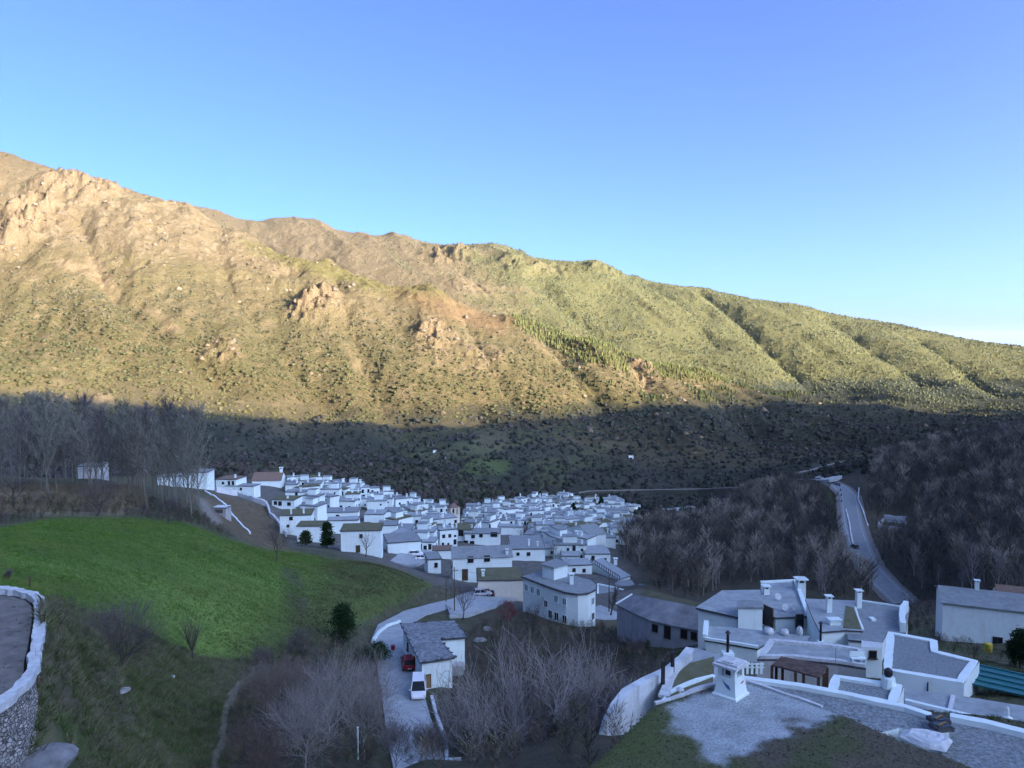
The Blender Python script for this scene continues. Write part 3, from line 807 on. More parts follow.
def rubble_mat(name, c1, c2, joint, scale):
    m, nt, b = _nodes(name); N = nt.nodes.new; L = nt.links.new
    geo = N('ShaderNodeNewGeometry'); mp = N('ShaderNodeMapping'); mp.inputs['Scale'].default_value = (1, 1, 1.7); L(geo.outputs['Position'], mp.inputs['Vector'])
    nz = N('ShaderNodeTexNoise'); nz.inputs['Scale'].default_value = 2.5; L(mp.outputs['Vector'], nz.inputs['Vector'])
    mv = N('ShaderNodeMix'); mv.data_type = 'RGBA'; mv.inputs['Factor'].default_value = .12; L(mp.outputs['Vector'], mv.inputs['A']); L(nz.outputs['Color'], mv.inputs['B'])
    v1 = N('ShaderNodeTexVoronoi'); v1.inputs['Scale'].default_value = scale; L(mv.outputs['Result'], v1.inputs['Vector'])
    v2 = N('ShaderNodeTexVoronoi'); v2.feature = 'DISTANCE_TO_EDGE'; v2.inputs['Scale'].default_value = scale; L(mv.outputs['Result'], v2.inputs['Vector'])
    mx = N('ShaderNodeMix'); mx.data_type = 'RGBA'; mx.inputs['A'].default_value = (*c1, 1); mx.inputs['B'].default_value = (*c2, 1)
    sp = N('ShaderNodeSeparateColor'); L(v1.outputs['Color'], sp.inputs[0]); L(sp.outputs[0], mx.inputs['Factor'])
    er = N('ShaderNodeMapRange'); er.inputs['From Min'].default_value = .0; er.inputs['From Max'].default_value = .10; L(v2.outputs['Distance'], er.inputs['Value'])
    m2 = N('ShaderNodeMix'); m2.data_type = 'RGBA'; m2.inputs['A'].default_value = (*joint, 1); L(mx.outputs['Result'], m2.inputs['B']); L(er.outputs['Result'], m2.inputs['Factor'])
    L(m2.outputs['Result'], b.inputs['Base Color']); b.inputs['Roughness'].default_value = .95; b.inputs['Specular IOR Level'].default_value = .1
    bp = N('ShaderNodeBump'); bp.inputs['Distance'].default_value = .08; L(er.outputs['Result'], bp.inputs['Height']); L(bp.outputs['Normal'], b.inputs['Normal'])
    return m
M['stone'] = rubble_mat('pale_rubble_stone', (.44, .42, .385), (.24, .23, .21), (.13, .125, .115), 6.5)
M['stonecap'] = mat('lime_washed_coping', (.66, .68, .68), .9, .16, 4, .6, 9, stain=.5, stain_col=(.34, .32, .29))
M['dirt'] = mat('bare_terrace_earth', (.23, .21, .185), .95, .25, 1.5, .8, 5, stain=.4, stain_col=(.13, .12, .1))

def e_dir(a): return (math.cos(a), math.sin(a))

def chimney(x, y, z, w, h, parent, name='chimney', m='white', rz=0., orig=None):
    b = MB(); b.box((x, y, z - .4), (w, w, h + .4), rz)
    for sx in (-1, 1):
        for sy in (-1, 1):
            b.box((x + sx * w * .38, y + sy * w * .38, z + h), (w * .2, w * .2, w * .42), rz)
    b.box((x, y, z + h + w * .42), (w * 1.5, w * 1.5, w * .16), rz)
    b.box((x, y, z + h - .003), (w * .7, w * .7, w * .3), rz, 1)
    return b.build(name, [M[m], M['slate']], parent)

def window(x, y, z, w, h, a, parent, door=False, fr='wood', pane='glass', sill=True):
    """centre-bottom point on a wall whose run makes angle a; the frame stands proud of the render"""
    b = MB(); t = .07
    ca, sa = math.cos(a), math.sin(a)
    def off(u, n): return (x + ca * u + sa * n, y + sa * u - ca * n)
    for u, ww, zz, hh in ((-w / 2 - t / 2, t, 0, h), (w / 2 + t / 2, t, 0, h), (0, w + 2 * t, h, t)):
        q = off(u, .02); b.box((q[0], q[1], z + zz), (ww, .14, hh), a)
    if sill and not door:
        q = off(0, .06); b.box((q[0], q[1], z - .07), (w + .3, .24, .067), a)
    if not door and w > .5:
        q = off(0, .0); b.box((q[0], q[1], z), (.05, .12, h), a)
    o = b.build('door' if door else 'window', M[fr], parent)
    p = MB(); q = off(0, -.01); p.box((q[0], q[1], z), (w, .08, h), a)
    p.build('panel' if door else 'pane', M[pane], o)
    return o

def poly_off(poly, d):
    n = len(poly); ar = sum(poly[i][0] * poly[(i + 1) % n][1] - poly[(i + 1) % n][0] * poly[i][1] for i in range(n))
    s = 1 if ar > 0 else -1
    res = []
    for i in range(n):
        p0 = Vector(poly[i - 1]).to_2d(); p = Vector(poly[i]).to_2d(); p1 = Vector(poly[(i + 1) % n]).to_2d()
        e0 = (p - p0).normalized(); e1 = (p1 - p).normalized()
        n0 = Vector((e0.y, -e0.x)) * s; n1 = Vector((e1.y, -e1.x)) * s
        m = (n0 + n1); k = 1 + n0.dot(n1)
        m = m / max(k, .35)
        res.append((p.x + m.x * d, p.y + m.y * d))
    return res

def strip(pts, w, h, mb=None, mi=0, down=0.0, jit=0.0, closed=False):
    """a low wall, kerb or parapet of width w along pts (xyz at its foot)"""
    mb = mb or MB(); n = len(pts)
    L = []; Rr = []
    for i in range(n):
        if closed: a = Vector(pts[i - 1]); c = Vector(pts[(i + 1) % n])
        else: a = Vector(pts[max(i - 1, 0)]); c = Vector(pts[min(i + 1, n - 1)])
        t = (c - a).to_2d(); t.normalize(); nn = Vector((-t.y, t.x))
        ww = w / 2 * (1 + rnd.uniform(-jit, jit))
        p = Vector(pts[i]); L.append((p.x + nn.x * ww, p.y + nn.y * ww, p.z)); Rr.append((p.x - nn.x * ww, p.y - nn.y * ww, p.z))
    o = len(mb.v)
    for i in range(n):
        hh = h * (1 + rnd.uniform(-jit, jit))
        mb.v += [(L[i][0], L[i][1], L[i][2] - down), (Rr[i][0], Rr[i][1], Rr[i][2] - down), (Rr[i][0], Rr[i][1], Rr[i][2] + hh), (L[i][0], L[i][1], L[i][2] + hh)]
    rng_ = range(n if closed else n - 1)
    for i in rng_:
        a = o + 4 * i; b = o + 4 * ((i + 1) % n)
        for k in range(4): mb.f.append((a + k, a + (k + 1) % 4, b + (k + 1) % 4, b + k)); mb.m.append(mi)
    if not closed:
        mb.f += [(o + 3, o + 2, o + 1, o), tuple(o + 4 * (n - 1) + k for k in range(4))]; mb.m += [mi, mi]
    return mb

def dens(pts, step):
    out = [tuple(pts[0])]
    for a, b in zip(pts[:-1], pts[1:]):
        n = max(1, int(math.dist(a, b) / step))
        for i in range(1, n + 1): out.append(tuple(a[k] + (b[k] - a[k]) * i / n for k in range(3)))
    return out

META = {}
HOUSES = []   # every village house, for the labels
FOOT = []     # footprints, to keep things apart

def house(px0, px1, ytop, ybase, L, a=0.0, roof='launa', wall='white', win=(), door=(), chim=(), label='', group=None, d=None, over=.28, thick=.2, pitch=0.0, side=(), name='village_house', cat='house', sink=4.0, frame='wood'):
    """white box house with its front wall between two pixels; L metres deep; a = turn of the front wall"""
    if d is None: d = float(hit((px0 + px1) / 2, ybase)[0][1])
    x0, y0, z0 = P(px0, ybase, d)
    k1 = ray(px1, ybase)[0]; ca, sa = math.cos(a), math.sin(a)
    W = (k1 * y0 - x0) / (ca - k1 * sa)
    ht = (ray(px0, ytop)[1] - ray(px0, ybase)[1]) * d
    poly = [(x0, y0), (x0 + ca * W, y0 + sa * W), (x0 + ca * W - sa * L, y0 + sa * W + ca * L), (x0 - sa * L, y0 + ca * L)]
    cx = sum(p[0] for p in poly) / 4; cy = sum(p[1] for p in poly) / 4
    t = thing(name, label, cat, (cx, cy, z0), group)
    zt = z0 + ht
    MB().prism(poly, z0 - sink, zt).build('wall', M[wall], t)
    ro = poly_off(poly, over)
    if pitch == 0:
        b = MB(); b.prism(ro, zt + .003, zt + thick, 0)
        ri = poly_off(poly, over - .22)
        b.prism(ri, zt + thick + .003, zt + thick + .05, 1)
    else:     # gable: ridge parallel to the front
        b = MB(); rz_ = zt + pitch
        m0 = ((ro[0][0] + ro[3][0]) / 2, (ro[0][1] + ro[3][1]) / 2); m1 = ((ro[1][0] + ro[2][0]) / 2, (ro[1][1] + ro[2][1]) / 2)
        v = [(*ro[0], zt - .12), (*ro[1], zt - .12), (*ro[2], zt - .12), (*ro[3], zt - .12), (*m0, rz_), (*m1, rz_)]
        v2 = [(p[0], p[1], p[2] + .16) for p in v]
        b.add(v + v2, [(6, 7, 11, 10), (8, 9, 10, 11), (0, 1, 7, 6), (2, 3, 9, 8), (0, 4, 5, 1), (3, 2, 5, 4), (6, 10, 4, 0), (10, 9, 3, 4), (7, 1, 5, 11), (11, 5, 2, 8)], 1)
        q0 = ((poly[0][0] + poly[3][0]) / 2, (poly[0][1] + poly[3][1]) / 2); q1 = ((poly[1][0] + poly[2][0]) / 2, (poly[1][1] + poly[2][1]) / 2)
        for A, B, C in ((poly[0], poly[3], q0), (poly[1], poly[2], q1)):
            g = MB(); g.add([(*A, zt + .003), (*B, zt + .003), (*C, rz_ - .05)], [(0, 1, 2)]); g.build('gable', M[wall], t)
    r = b.build('roof', [M['slate'], M[roof]], t)
    r['_o'] = t['_o']
    for u, v, cw, ch in chim:          # fractions across / back, size
        X = x0 + ca * W * u - sa * L * v; Y = y0 + sa * W * u + ca * L * v
        zc = zt + thick if pitch == 0 else zt + pitch * (1 - abs(v - .5) * 2)
        chimney(X, Y, zc, cw, ch, r, rz=a)
    def onwall(px, py):
        kx, kz = ray(px, py)
        s = (kx * y0 - x0) / (ca - kx * sa); y = y0 + s * sa
        return x0 + s * ca, y, kz * y
    for wspec in win:
        px, py, ww, hh = wspec[:4]
        X, Y, Z = onwall(px, py); window(X, Y, Z - hh / 2, ww, hh, a, t, fr=frame)
    for px, py, ww, hh, *mm in door:
        X, Y, Z = onwall(px, py); window(X, Y, Z - hh / 2, ww, hh, a, t, door=True, pane=mm[0] if mm else 'wood')
    for sd, u, v, ww, hh in side:      # 'l'/'r' wall, fraction back, height of the sill above the ground
        bx, by = (x0, y0) if sd == 'l' else (x0 + ca * W, y0 + sa * W)
        X = bx - sa * L * u; Y = by + ca * L * u
        aa = a - math.pi / 2 if sd == 'l' else a + math.pi / 2
        window(X, Y, z0 + v, ww, hh, aa, t, fr=frame)
    HOUSES.append(t); FOOT.append((cx, cy, max(W, L) * .62))
    return t

def prism_building(name, label, cat, outline, d0, down, roof='gravel', wall='white', over=.0, thick=.18, parapet=None, group=None, tilt=(0, 0), edge='slate'):
    """a building whose flat roof has a given outline (pixels) on the level plane through its first corner at depth d0"""
    z0 = P(outline[0][0], outline[0][1], d0)[2]
    pts = [PZ(px, py, z0) for px, py in outline]
    poly = [(p[0], p[1]) for p in pts]
    cx = sum(p[0] for p in poly) / len(poly); cy = sum(p[1] for p in poly) / len(poly)
    t = thing(name, label, cat, (cx, cy, z0 - down), group)
    inner = poly_off(poly, -over) if over else poly
    MB().prism(inner, z0 - down, z0 - thick).build('wall', M[wall], t)
    b = MB(); b.prism(poly, z0 - thick + .003, z0, 0, 1)
    r = b.build('roof', [M[edge], M[roof]], t); r['_o'] = t['_o']
    if parapet:
        ip = poly_off(poly, -parapet[0] / 2)
        strip(dens([(p[0], p[1], z0 + .003) for p in ip + ip[:1]], .7)[:-1], parapet[0], parapet[1], closed=True, jit=.07).build('parapet', M[parapet[2] if len(parapet) > 2 else 'white'], t)
    return t, r, z0
# ------------------------------------------------------------------ the near roofs on the right
def nb(key, name, label, cat, down, roof, wall='white', **k):
    ol, d = NEAR[key]
    return prism_building(name, label, cat, ol, d, down, roof, wall, **k)

def wall_win(z, A, B, px, py, w, h, t, **k):
    """window on the wall between two world corners, at a pixel"""
    dx, dy = B[0] - A[0], B[1] - A[1]
    kx, kz = ray(px, py); s = (kx * A[1] - A[0]) / (dx - kx * dy)
    X, Y = A[0] + s * dx, A[1] + s * dy
    return window(X, Y, kz * Y - h / 2, w, h, math.atan2(dy, dx), t, **k)

# the small white house on the lane
t, r, z = nb('lhouse', 'lane_house', 'white L shaped house with a slate grey roof beside two cars on the lane', 'house', 7, 'gravel', over=.3, thick=.25)
r.data.materials[1] = mat('mottled_slate_roof', (.30, .33, .35), .9, .38, 2.2, .6, 9, stain=.5, stain_col=(.12, .13, .13))
A = PZ(420, 662.5, z); B = PZ(455.2, 657, z)
pl_ = poly_off([PZ(a, b, z)[:2] for a, b in NEAR['lhouse'][0]], -.3)
wall_win(z, pl_[0], pl_[1], 427.5, 681.5, .75, 1.65, t, door=True, pane='woodlight')
C0 = pl_[5]
for f in (.35, .72): window(pl_[0][0] + (C0[0] - pl_[0][0]) * f, pl_[0][1] + (C0[1] - pl_[0][1]) * f, z - 2.3, .7, 1.0, math.atan2(pl_[0][1] - C0[1], pl_[0][0] - C0[0]), t)
ed = [PZ(a, b, z + .003) for a, b in NEAR['lhouse'][0]]
for p, q in zip(ed, ed[1:] + ed[:1]):
    for i in range(int(math.dist(p, q) / 1.3)):
        f = (i + rnd.random()) * 1.3 / math.dist(p, q)
        sm = MB(); sm.box((p[0] + (q[0] - p[0]) * f, p[1] + (q[1] - p[1]) * f, z - .02), (rnd.uniform(.25, .5), rnd.uniform(.2, .4), rnd.uniform(.08, .16)), rnd.random() * 3); sm.build('edge_stone', M['slate'], r)
# lean-to under its right wing
q = PZ(455, 664, z - 2.6)
b = MB(); b.box((pl_[3][0] - 1.2, pl_[3][1] - 1.6, z - 6.5), (2.2, 1.6, 3.4)); b.build('lean_to', M['greywall'], t)

t, r, z = nb('r1', 'hillside_house', 'white house with a broad hipped grey roof and a square white box projecting in front', 'house', 8, 'launa2', over=.25, thick=.22)
bx = [(738.3,607.5),(762.6,607.7),(761.2,601.6),(738,601)]
z2 = P(738.3, 607.5, 84.5)[2]; pq = [PZ(a, b, z2)[:2] for a, b in bx]
MB().prism(pq, z2 - 5, z2 - .12).build('projecting_room', M['white'], t)
MB().prism(poly_off(pq, .12), z2 - .117, z2 + .1).build('room_roof', M['launa'], t)
t, r, z = nb('r2', 'hillside_house', 'white house with the tallest grey roof, dishes on it, right of the hipped roof', 'house', 8, 'launa2', over=.2, thick=.22)
strip([PZ(795.6, 582, z), PZ(808, 615.5, z)], .5, .3).build('parapet', M['white'], t)
strip([PZ(760.6, 583, z), PZ(797, 581.3, z)], .4, .25).build('parapet', M['white'], t)
c = PZ(800.5, 590, z); chimney(c[0], c[1], z - 1, 1.0, 2.0, r, m='white2')
c = PZ(766, 594, z); chimney(c[0], c[1], z, .7, .7, r)
for px, py in ((777.5, 600), (784.5, 611), (795, 612)):
    c = PZ(px, py, z); b = MB(); b.tube([(c[0], c[1], z), (c[0], c[1], z + .35)], .05, 6)
    b.tube([(c[0], c[1] - .05, z + .45), (c[0], c[1] - .15, z + .5), (c[0], c[1] - .22, z + .53)], [.08, .33, .42], 10); b.build('satellite_dish', M['stonecap'], r)
A = PZ(762.5, 611.5, z); B = PZ(775.5, 617.6, z); C = PZ(808.5, 616, z)
wall_win(z, A, B, 768, 616.5, 1.6, 2.3, t, door=True, pane='metal')
wall_win(z, B, C, 799.5, 622, .8, 1.7, t, door=True)
t, r, z = nb('r1t', 'terrace_roof', 'grey flat terrace roof with a railed white front wall below the hipped roof house', 'roof terrace', 4, 'launa2', over=.1)
e = [PZ(705, 639.7, z), PZ(731, 643.8, z), PZ(758, 648.3, z)]
strip(e, .3, .25).build('parapet', M['white'], t)
b = MB()
for i in range(15):
    f = i / 14; p = PZ(705 + 53 * f, 640.6 + 8.8 * f, z - .9); b.box((p[0], p[1] - .12, z - .95), (.16, .12, .6))
b.build('railing', M['slate'], t)
e = [PZ(706.4, 625.2, z), PZ(705, 639.5, z)]; strip(e, .5, .5).build('parapet', M['white'], t)
for px, py, w, h, lab in ((768.6, 634, .95, .65, 'white rounded water tank nearest the projecting box'), (784, 634.5, .85, .6, 'grey white rounded water tank between the two whiter ones'), (799.4, 634.5, .6, .8, 'narrow white water tank by the dark door of the tall roofed house')):
    c = PZ(px, py, z); b = MB()
    b.tube([(c[0], c[1], z), (c[0], c[1], z + h * .1), (c[0], c[1], z + h * .75), (c[0], c[1], z + h)], [w * .45, w * .55, w * .52, w * .28], 12)
    tk = thing('water_tank', lab, 'water tank', (c[0], c[1], z)); b.build('body', M['stonecap'], tk, smooth=True)
    b = MB(); b.tube([(c[0], c[1], z + h + .002), (c[0], c[1], z + h + .07)], w * .16, 8); b.build('lid', M['steel'], tk)

t, r, z = nb('r3', 'flat_house', 'low house with a plain flat grey roof and concrete rim behind the rusty pergola', 'house', 5, 'launa2', 'greywall', parapet=(.4, .22, 'stonecap'))
c = PZ(836, 654, z)
# pergola with a rusty sheet roof
ol = [(771.7,666),(781,657.6),(827.5,667),(820.5,679)]
zp = P(820.5, 679, 46)[2]; q = [PZ(a, b, zp) for a, b in ol]
pg = thing('pergola', 'pergola with a rusty brown corrugated roof on dark posts behind the painted chimney', 'pergola', (q[3][0], q[3][1], zp - 2.3))
b = MB(); b.prism([p[:2] for p in q], zp, zp + .05)
for i in range(24):
    f = (i + .5) / 24; a0 = [q[0][k] + (q[3][k] - q[0][k]) * f for k in range(2)]; a1 = [q[1][k] + (q[2][k] - q[1][k]) * f for k in range(2)]
    strip([(a0[0], a0[1], zp + .053), (a1[0], a1[1], zp + .053)], .09, .05, b)
b.build('roof', M['rust'], pg)
for k in range(4):
    for f in (0.04, .5):
        a0 = [q[k][j] + (q[(k + 1) % 4][j] - q[k][j]) * f for j in range(2)]
        b = MB(); b.box((a0[0], a0[1], zp - 3.2), (.14, .14, 3.19)); b.build('post', M['wood'], pg)

t, r, z = nb('r8l', 'hillside_house', 'pale grey flat roofed house with one slim white chimney and a mossy strip', 'house', 7, 'launa2', over=.15)
c = PZ(828.6, 612, z); chimney(c[0], c[1], z, .55, 1.55, r)
c = PZ(834, 624, z); b = MB(); b.box((c[0], c[1], z), (1.1, .8, .5)); b.box((c[0], c[1], z + .503), (1.4, 1.0, .1)); b.build('roof_hatch', M['white'], r)
MB().prism([PZ(a, b, z)[:2] for a, b in ((846, 606), (853.5, 608), (861.5, 629.5), (843, 628))], z + .003, z + .05).build('moss_strip', M['mossroof'], r)
c = PZ(843, 634, z); 
t2, r2, z2 = nb('r8r', 'hillside_house', 'dark slate grey flat roofed house with a white skylight and a tall capped chimney', 'house', 7, 'launa', over=.15)
c = PZ(858.4, 607.5, z2); chimney(c[0], c[1], z2, .55, 1.75, r2)
c = PZ(872.3, 620, z2); b = MB(); b.box((c[0], c[1], z2), (.5, .8, .22)); b.build('skylight', M['white'], r2)
strip([PZ(854.5, 607, z2), PZ(857.5, 618, z2), PZ(862.8, 631, z2)], .3, .18).build('parapet', M['white'], t2)
strip([PZ(862, 601.3, z2), PZ(909, 608.3, z2)], .25, .15).build('parapet', M['white'], t2)
b = MB(); strip(dens([PZ(906, 610, z2), PZ(902.5, 615, z2), PZ(901.5, 624, z2), PZ(903, 632, z2)], .4), .55, 1.0, b, jit=.08); b.build('curved_parapet', M['white'], t2)
c = PZ(820.5, 641, -29); b = MB(); b.tube([(c[0], c[1], c[2]), (c[0], c[1], c[2] + 1.7)], .11, 8); b.tube([(c[0], c[1], c[2] + 1.75), (c[0], c[1], c[2] + 1.95)], [.24, .08], 8)
fl = thing('flue_pipe', 'black metal flue pipe with a cowl rising from a white base', 'flue', c); b.build('pipe', M['metal'], fl)
b = MB(); b.box((c[0], c[1], c[2] - .6), (.55, .55, .6)); b.build('base', M['white'], fl)

t, r, z = nb('r5', 'hut', 'tiny white hut with a pale roof and one dark square window', 'hut', 3.2, 'stonecap', edge='white')
A = PZ(861.5, 646.6, z); B = PZ(882.3, 647.5, z); wall_win(z, A, B, 872.7, 654.6, .5, .6, t)
t, r, z = nb('r4', 'gravel_roof_house', 'white house with a large speckled gravel roof and a thick white rim', 'house', 5, 'gravel', parapet=(.55, .1), edge='white')
A = PZ(883, 671, z); B = PZ(964, 684.5, z)
b = MB(); p = [A[i] + (B[i] - A[i]) * .56 for i in range(3)]; b.tube([(p[0], p[1] - .06, z - .25), (p[0], p[1] - .06, z - 3.5)], .04, 6); b.build('drainpipe', M['metal'], t)
b = MB(); c = PZ(940.5, 650, z); d_ = PZ(934, 640.8, z)
t, r, z = nb('r9', 'gravel_roof', 'small gravel roof framed in white between the hut and the near parapet', 'roof', 3, 'gravel', parapet=(.5, .16), edge='white')
c = PZ(888, 687, z); b = MB(); b.tube([(c[0], c[1], z), (c[0], c[1], z + .55), (c[0], c[1], z + .6)], [.42, .36, .3], 10); b.build('chimney', M['white'], r)
b = MB(); b.tube([(c[0], c[1], z + .6), (c[0], c[1], z + .75), (c[0], c[1], z + .98), (c[0], c[1], z + 1.1)], [.16, .24, .22, .06], 10); b.build('chimney_cowl', M['metal'], r)
t, r, z = nb('r10', 'terrace_roof', 'bare grey concrete roof strip with one white pipe below the gravel roofed house', 'roof', 3, 'launa2', 'white2')
c = PZ(1007.5, 720.5, z); b = MB(); b.tube([(c[0], c[1], z), (c[0], c[1], z + .2), (c[0], c[1], z + .3), (c[0], c[1], z + .75)], [.34, .26, .1, .09], 10); b.tube([(c[0], c[1], z + .75), (c[0] - .1, c[1], z + .8)], [.1, .1], 8); b.build('vent_pipe', M['white'], r)
strip([PZ(953, 697, z), PZ(950, 711, z)], .25, .15).build('divider', M['stonecap'], t)
strip(dens([PZ(905.4, 702, z), PZ(955, 713.6, z), PZ(1040, 735.5, z)], 1.2), .3, .18, jit=.1).build('parapet', M['white'], t)
# turquoise sheet roof
ol = [(968.5,684.5),(979,666),(1060,684),(1060,705)]
zt_ = P(968.5, 684.5, 53)[2]; q = [PZ(a, b, zt_) for a, b in ol]
pg = thing('carport', 'open shed with a turquoise corrugated metal roof beside the gravel roofed house', 'shed', (q[0][0], q[0][1], zt_ - 2.4))
b = MB(); b.prism([p[:2] for p in q], zt_, zt_ + .05)
for i in range(5):
    f = i / 4; a0 = [q[0][k] + (q[1][k] - q[0][k]) * f for k in range(2)]; a1 = [q[3][k] + (q[2][k] - q[3][k]) * f for k in range(2)]
    strip([(a0[0], a0[1], zt_ + .053), (a1[0], a1[1], zt_ + .053)], .12, .1, b)
b.build('roof', M['teal'], pg)
for f in (.02, .35, .7):
    a0 = [q[0][k] + (q[3][k] - q[0][k]) * f for k in range(2)]; b = MB(); b.box((a0[0], a0[1] + .2, zt_ - 3), (.12, .12, 2.99)); b.build('post', M['wood'], pg)
t, r, z = nb('lgravel', 'gravel_roof', 'narrow gravel roof strip with a white parapet running past the painted chimney', 'roof', 3, 'gravel', edge='white')
strip(dens([PZ(a, b, z) for a, b in ((742,681),(770,684),(800,688.5),(850,698),(905,710.5),(930,718.5))], .8), .32, .16, jit=.12).build('parapet', M['white'], t)
t, r, z = nb('r12', 'gravel_roof', 'large speckled gravel roof in the lower right corner with a white parapet', 'roof', 4, 'gravel', edge='white')
strip(dens([PZ(a, b, z) for a, b in ((950,720),(985,727),(1040,740.5))], .8), .36, .2, jit=.1).build('parapet', M['white'], t)
# two little light wells between the gravel roofs
for px, py, lab in ((938.5,722,'upper of two small dark roof openings lined with boards'),(941.5,729,'lower of two small dark roof openings lined with boards')):
    c = PZ(px, py, -13.05); w = thing('light_well', lab, 'roof opening', c)
    b = MB(); b.box(c, (.6, .5, .14), .15); b.build('frame', M['slate'], w)
    b = MB(); b.box((c[0], c[1], c[2] + .143), (.5, .38, .02), .15); b.build('pane', M['glass'], w)
    b = MB(); b.box((c[0], c[1], c[2] + .166), (.42, .06, .03), .5); b.build('board', M['woodlight'], w)
# the white lumpy mortar capping
zr = -13.1
ol = [(899,736),(905,729),(926,729.5),(947,735),(953,741),(946,751),(930,748),(913,742)]
q = [PZ(a, b, zr) for a, b in ol]
b = MB(); cx, cy = sum(p[0] for p in q) / len(q), sum(p[1] for p in q) / len(q)
o = len(b.v); N_ = len(q); rings = 6
for k in range(rings + 1):
    f = 1 - k / rings
    for p in q:
        x, y = cx + (p[0] - cx) * f, cy + (p[1] - cy) * f
        b.v.append((x, y, zr - .06 * (k == 0) + .08 * min(1, k / 2) + rnd.uniform(0, .06)))
for k in range(rings):
    for i in range(N_): b.f.append((o + k * N_ + i, o + k * N_ + (i + 1) % N_, o + (k + 1) * N_ + (i + 1) % N_, o + (k + 1) * N_ + i)); b.m.append(0)
tag(b.build('mortar_cap', M['stonecap'], origin=(cx, cy, zr)), 'lumpy white mortar capping at the edge of the grassy roof', 'roof capping')
# house on the far right
t = house(941.8, 1062, 602.4, 639.3, 8, -.40, roof='launa', wall='white', win=[(997.5,642,1.1,1.3),(1010,645,.8,1.1)], pitch=1.2, chim=[(.33,.5,.55,1.2)], label='long white house with a grey ridged roof and bare side wall at the right edge', d=110, group=None, name='hillside_house', over=.3, side=[])
b = house(1000, 1080, 600, 612, 7, -.40, roof='tile', wall='cream', label='house with a pinkish tiled roof just showing behind the long white house', d=126, pitch=1.5, name='hillside_house')
# ------------------------------------------------------------------ the foreground house: its roof, chimney
def foreground():
    ol, d0 = NEAR['foreground']; z0 = P(ol[0][0], ol[0][1], d0)[2]
    poly = [PZ(a, b, z0)[:2] for a, b in ol]
    cx, cy = sum(p[0] for p in poly) / len(poly), sum(p[1] for p in poly) / len(poly)
    t = thing('foreground_house', 'flat roofed house in front with a grey gravel roof turning to grass at the edges', 'house', (cx, cy, z0 - 3.5))
    MB().prism(poly_off(poly, -.15), z0 - 4.5, z0 - .26).build('wall', M['white2'], t)
    # roof sheet: a fine grid clipped to the outline, with gravel and moss as its cover
    s = .14; xs = np.arange(min(p[0] for p in poly), max(p[0] for p in poly), s); ys = np.arange(min(p[1] for p in poly), max(p[1] for p in poly), s)
    X, Y = np.meshgrid(xs, ys); ins = inpoly(X, Y, poly)
    n1 = fbm(X / 1.6, Y / 1.6, 4, 401); n2 = fbm(X / .45, Y / .45, 3, 411, .6)
    gp = [PZ(a, b, z0)[:2] for a, b in ((668,708),(700,693),(716,686),(747,680),(800,697),(834,711),(800,728),(772,742),(745,756),(723,766),(700,760),(680,735))]
    dd = segdist(X, Y, gp + [gp[0]]); gi = np.where(inpoly(X, Y, gp), dd, -dd) + n1 * .6 + n2 * .35
    w = sst(-.25, .25, gi)
    Z = z0 + .05 * (1 - w) * (1 + n1) + n2 * .02 * (1 - w) + .006 * n2 - .06 * sst(.25, 0, segdist(X, Y, [tuple(p) for p in poly] + [tuple(poly[0])]))
    ncol = sst(.0, .5, n1)[..., None]
    moss = np.array((.085, .075, .055)) * 1.2 * (1 - ncol) + np.array((.08, .09, .042)) * ncol
    left = sst(6.5, 5.0, X + (Y - 22) * .25)[..., None]
    moss = moss * (1 - left * .6) + np.array((.075, .10, .03)) * left * .6
    grav = np.array((.32, .355, .36)) * (1 + .3 * n2[..., None])
    Cc = moss * (1 - w[..., None]) + grav * w[..., None]
    idx = -np.ones(X.shape, int); idx[ins] = np.arange(ins.sum())
    a, b, c, d = idx[:-1, :-1], idx[:-1, 1:], idx[1:, 1:], idx[1:, :-1]
    k = (a >= 0) & (b >= 0) & (c >= 0) & (d >= 0)
    f = np.stack([a[k], b[k], c[k], d[k]], -1).ravel()
    V = np.stack([X[ins], Y[ins], Z[ins]], -1)
    ob = np_mesh('roof', V - np.array((cx, cy, z0 - 3.5)), f, 4, M['roofcover'], Cc[ins], smooth=True)
    ob.parent = t; ob['_o'] = t['_o']
    b = MB(); b.prism(poly, z0 - .256, z0 - .1); b.build('roof_edge', M['slate'], ob)
    e = [PZ(a_, b_, z0) for a_, b_ in ((747,681.5),(760,685),(778,691.5),(800,698.5),(822,706.5))]
    strip(dens(e, .35), .10, .03, jit=.35, down=.03).build('mortar_line', M['stonecap'], ob)
    e = [PZ(a_, b_, z0) for a_, b_ in ((655,704),(668,701),(685,695),(700,689),(716,684.5))]
    strip(dens(e, .35), .16, .06, jit=.3, down=.1).build('mortar_line', M['stonecap'], ob)
    # grass tufts on the mossy parts
    T = []
    q = np.argwhere(ins & (w < .4)); q = q[rng.permutation(len(q))[:9000]]
    return t, ob, z0, [(X[i, j] + rnd.uniform(-.14, .14), Y[i, j] + rnd.uniform(-.14, .14), Z[i, j]) for i, j in q]
M['roofcover'] = cover_mat('roof_gravel_and_moss', var=.5, scale=16, bump=.8, dist=.03, bscale=30)
FGT, FGR, FGZ, FG_TUFT = foreground()

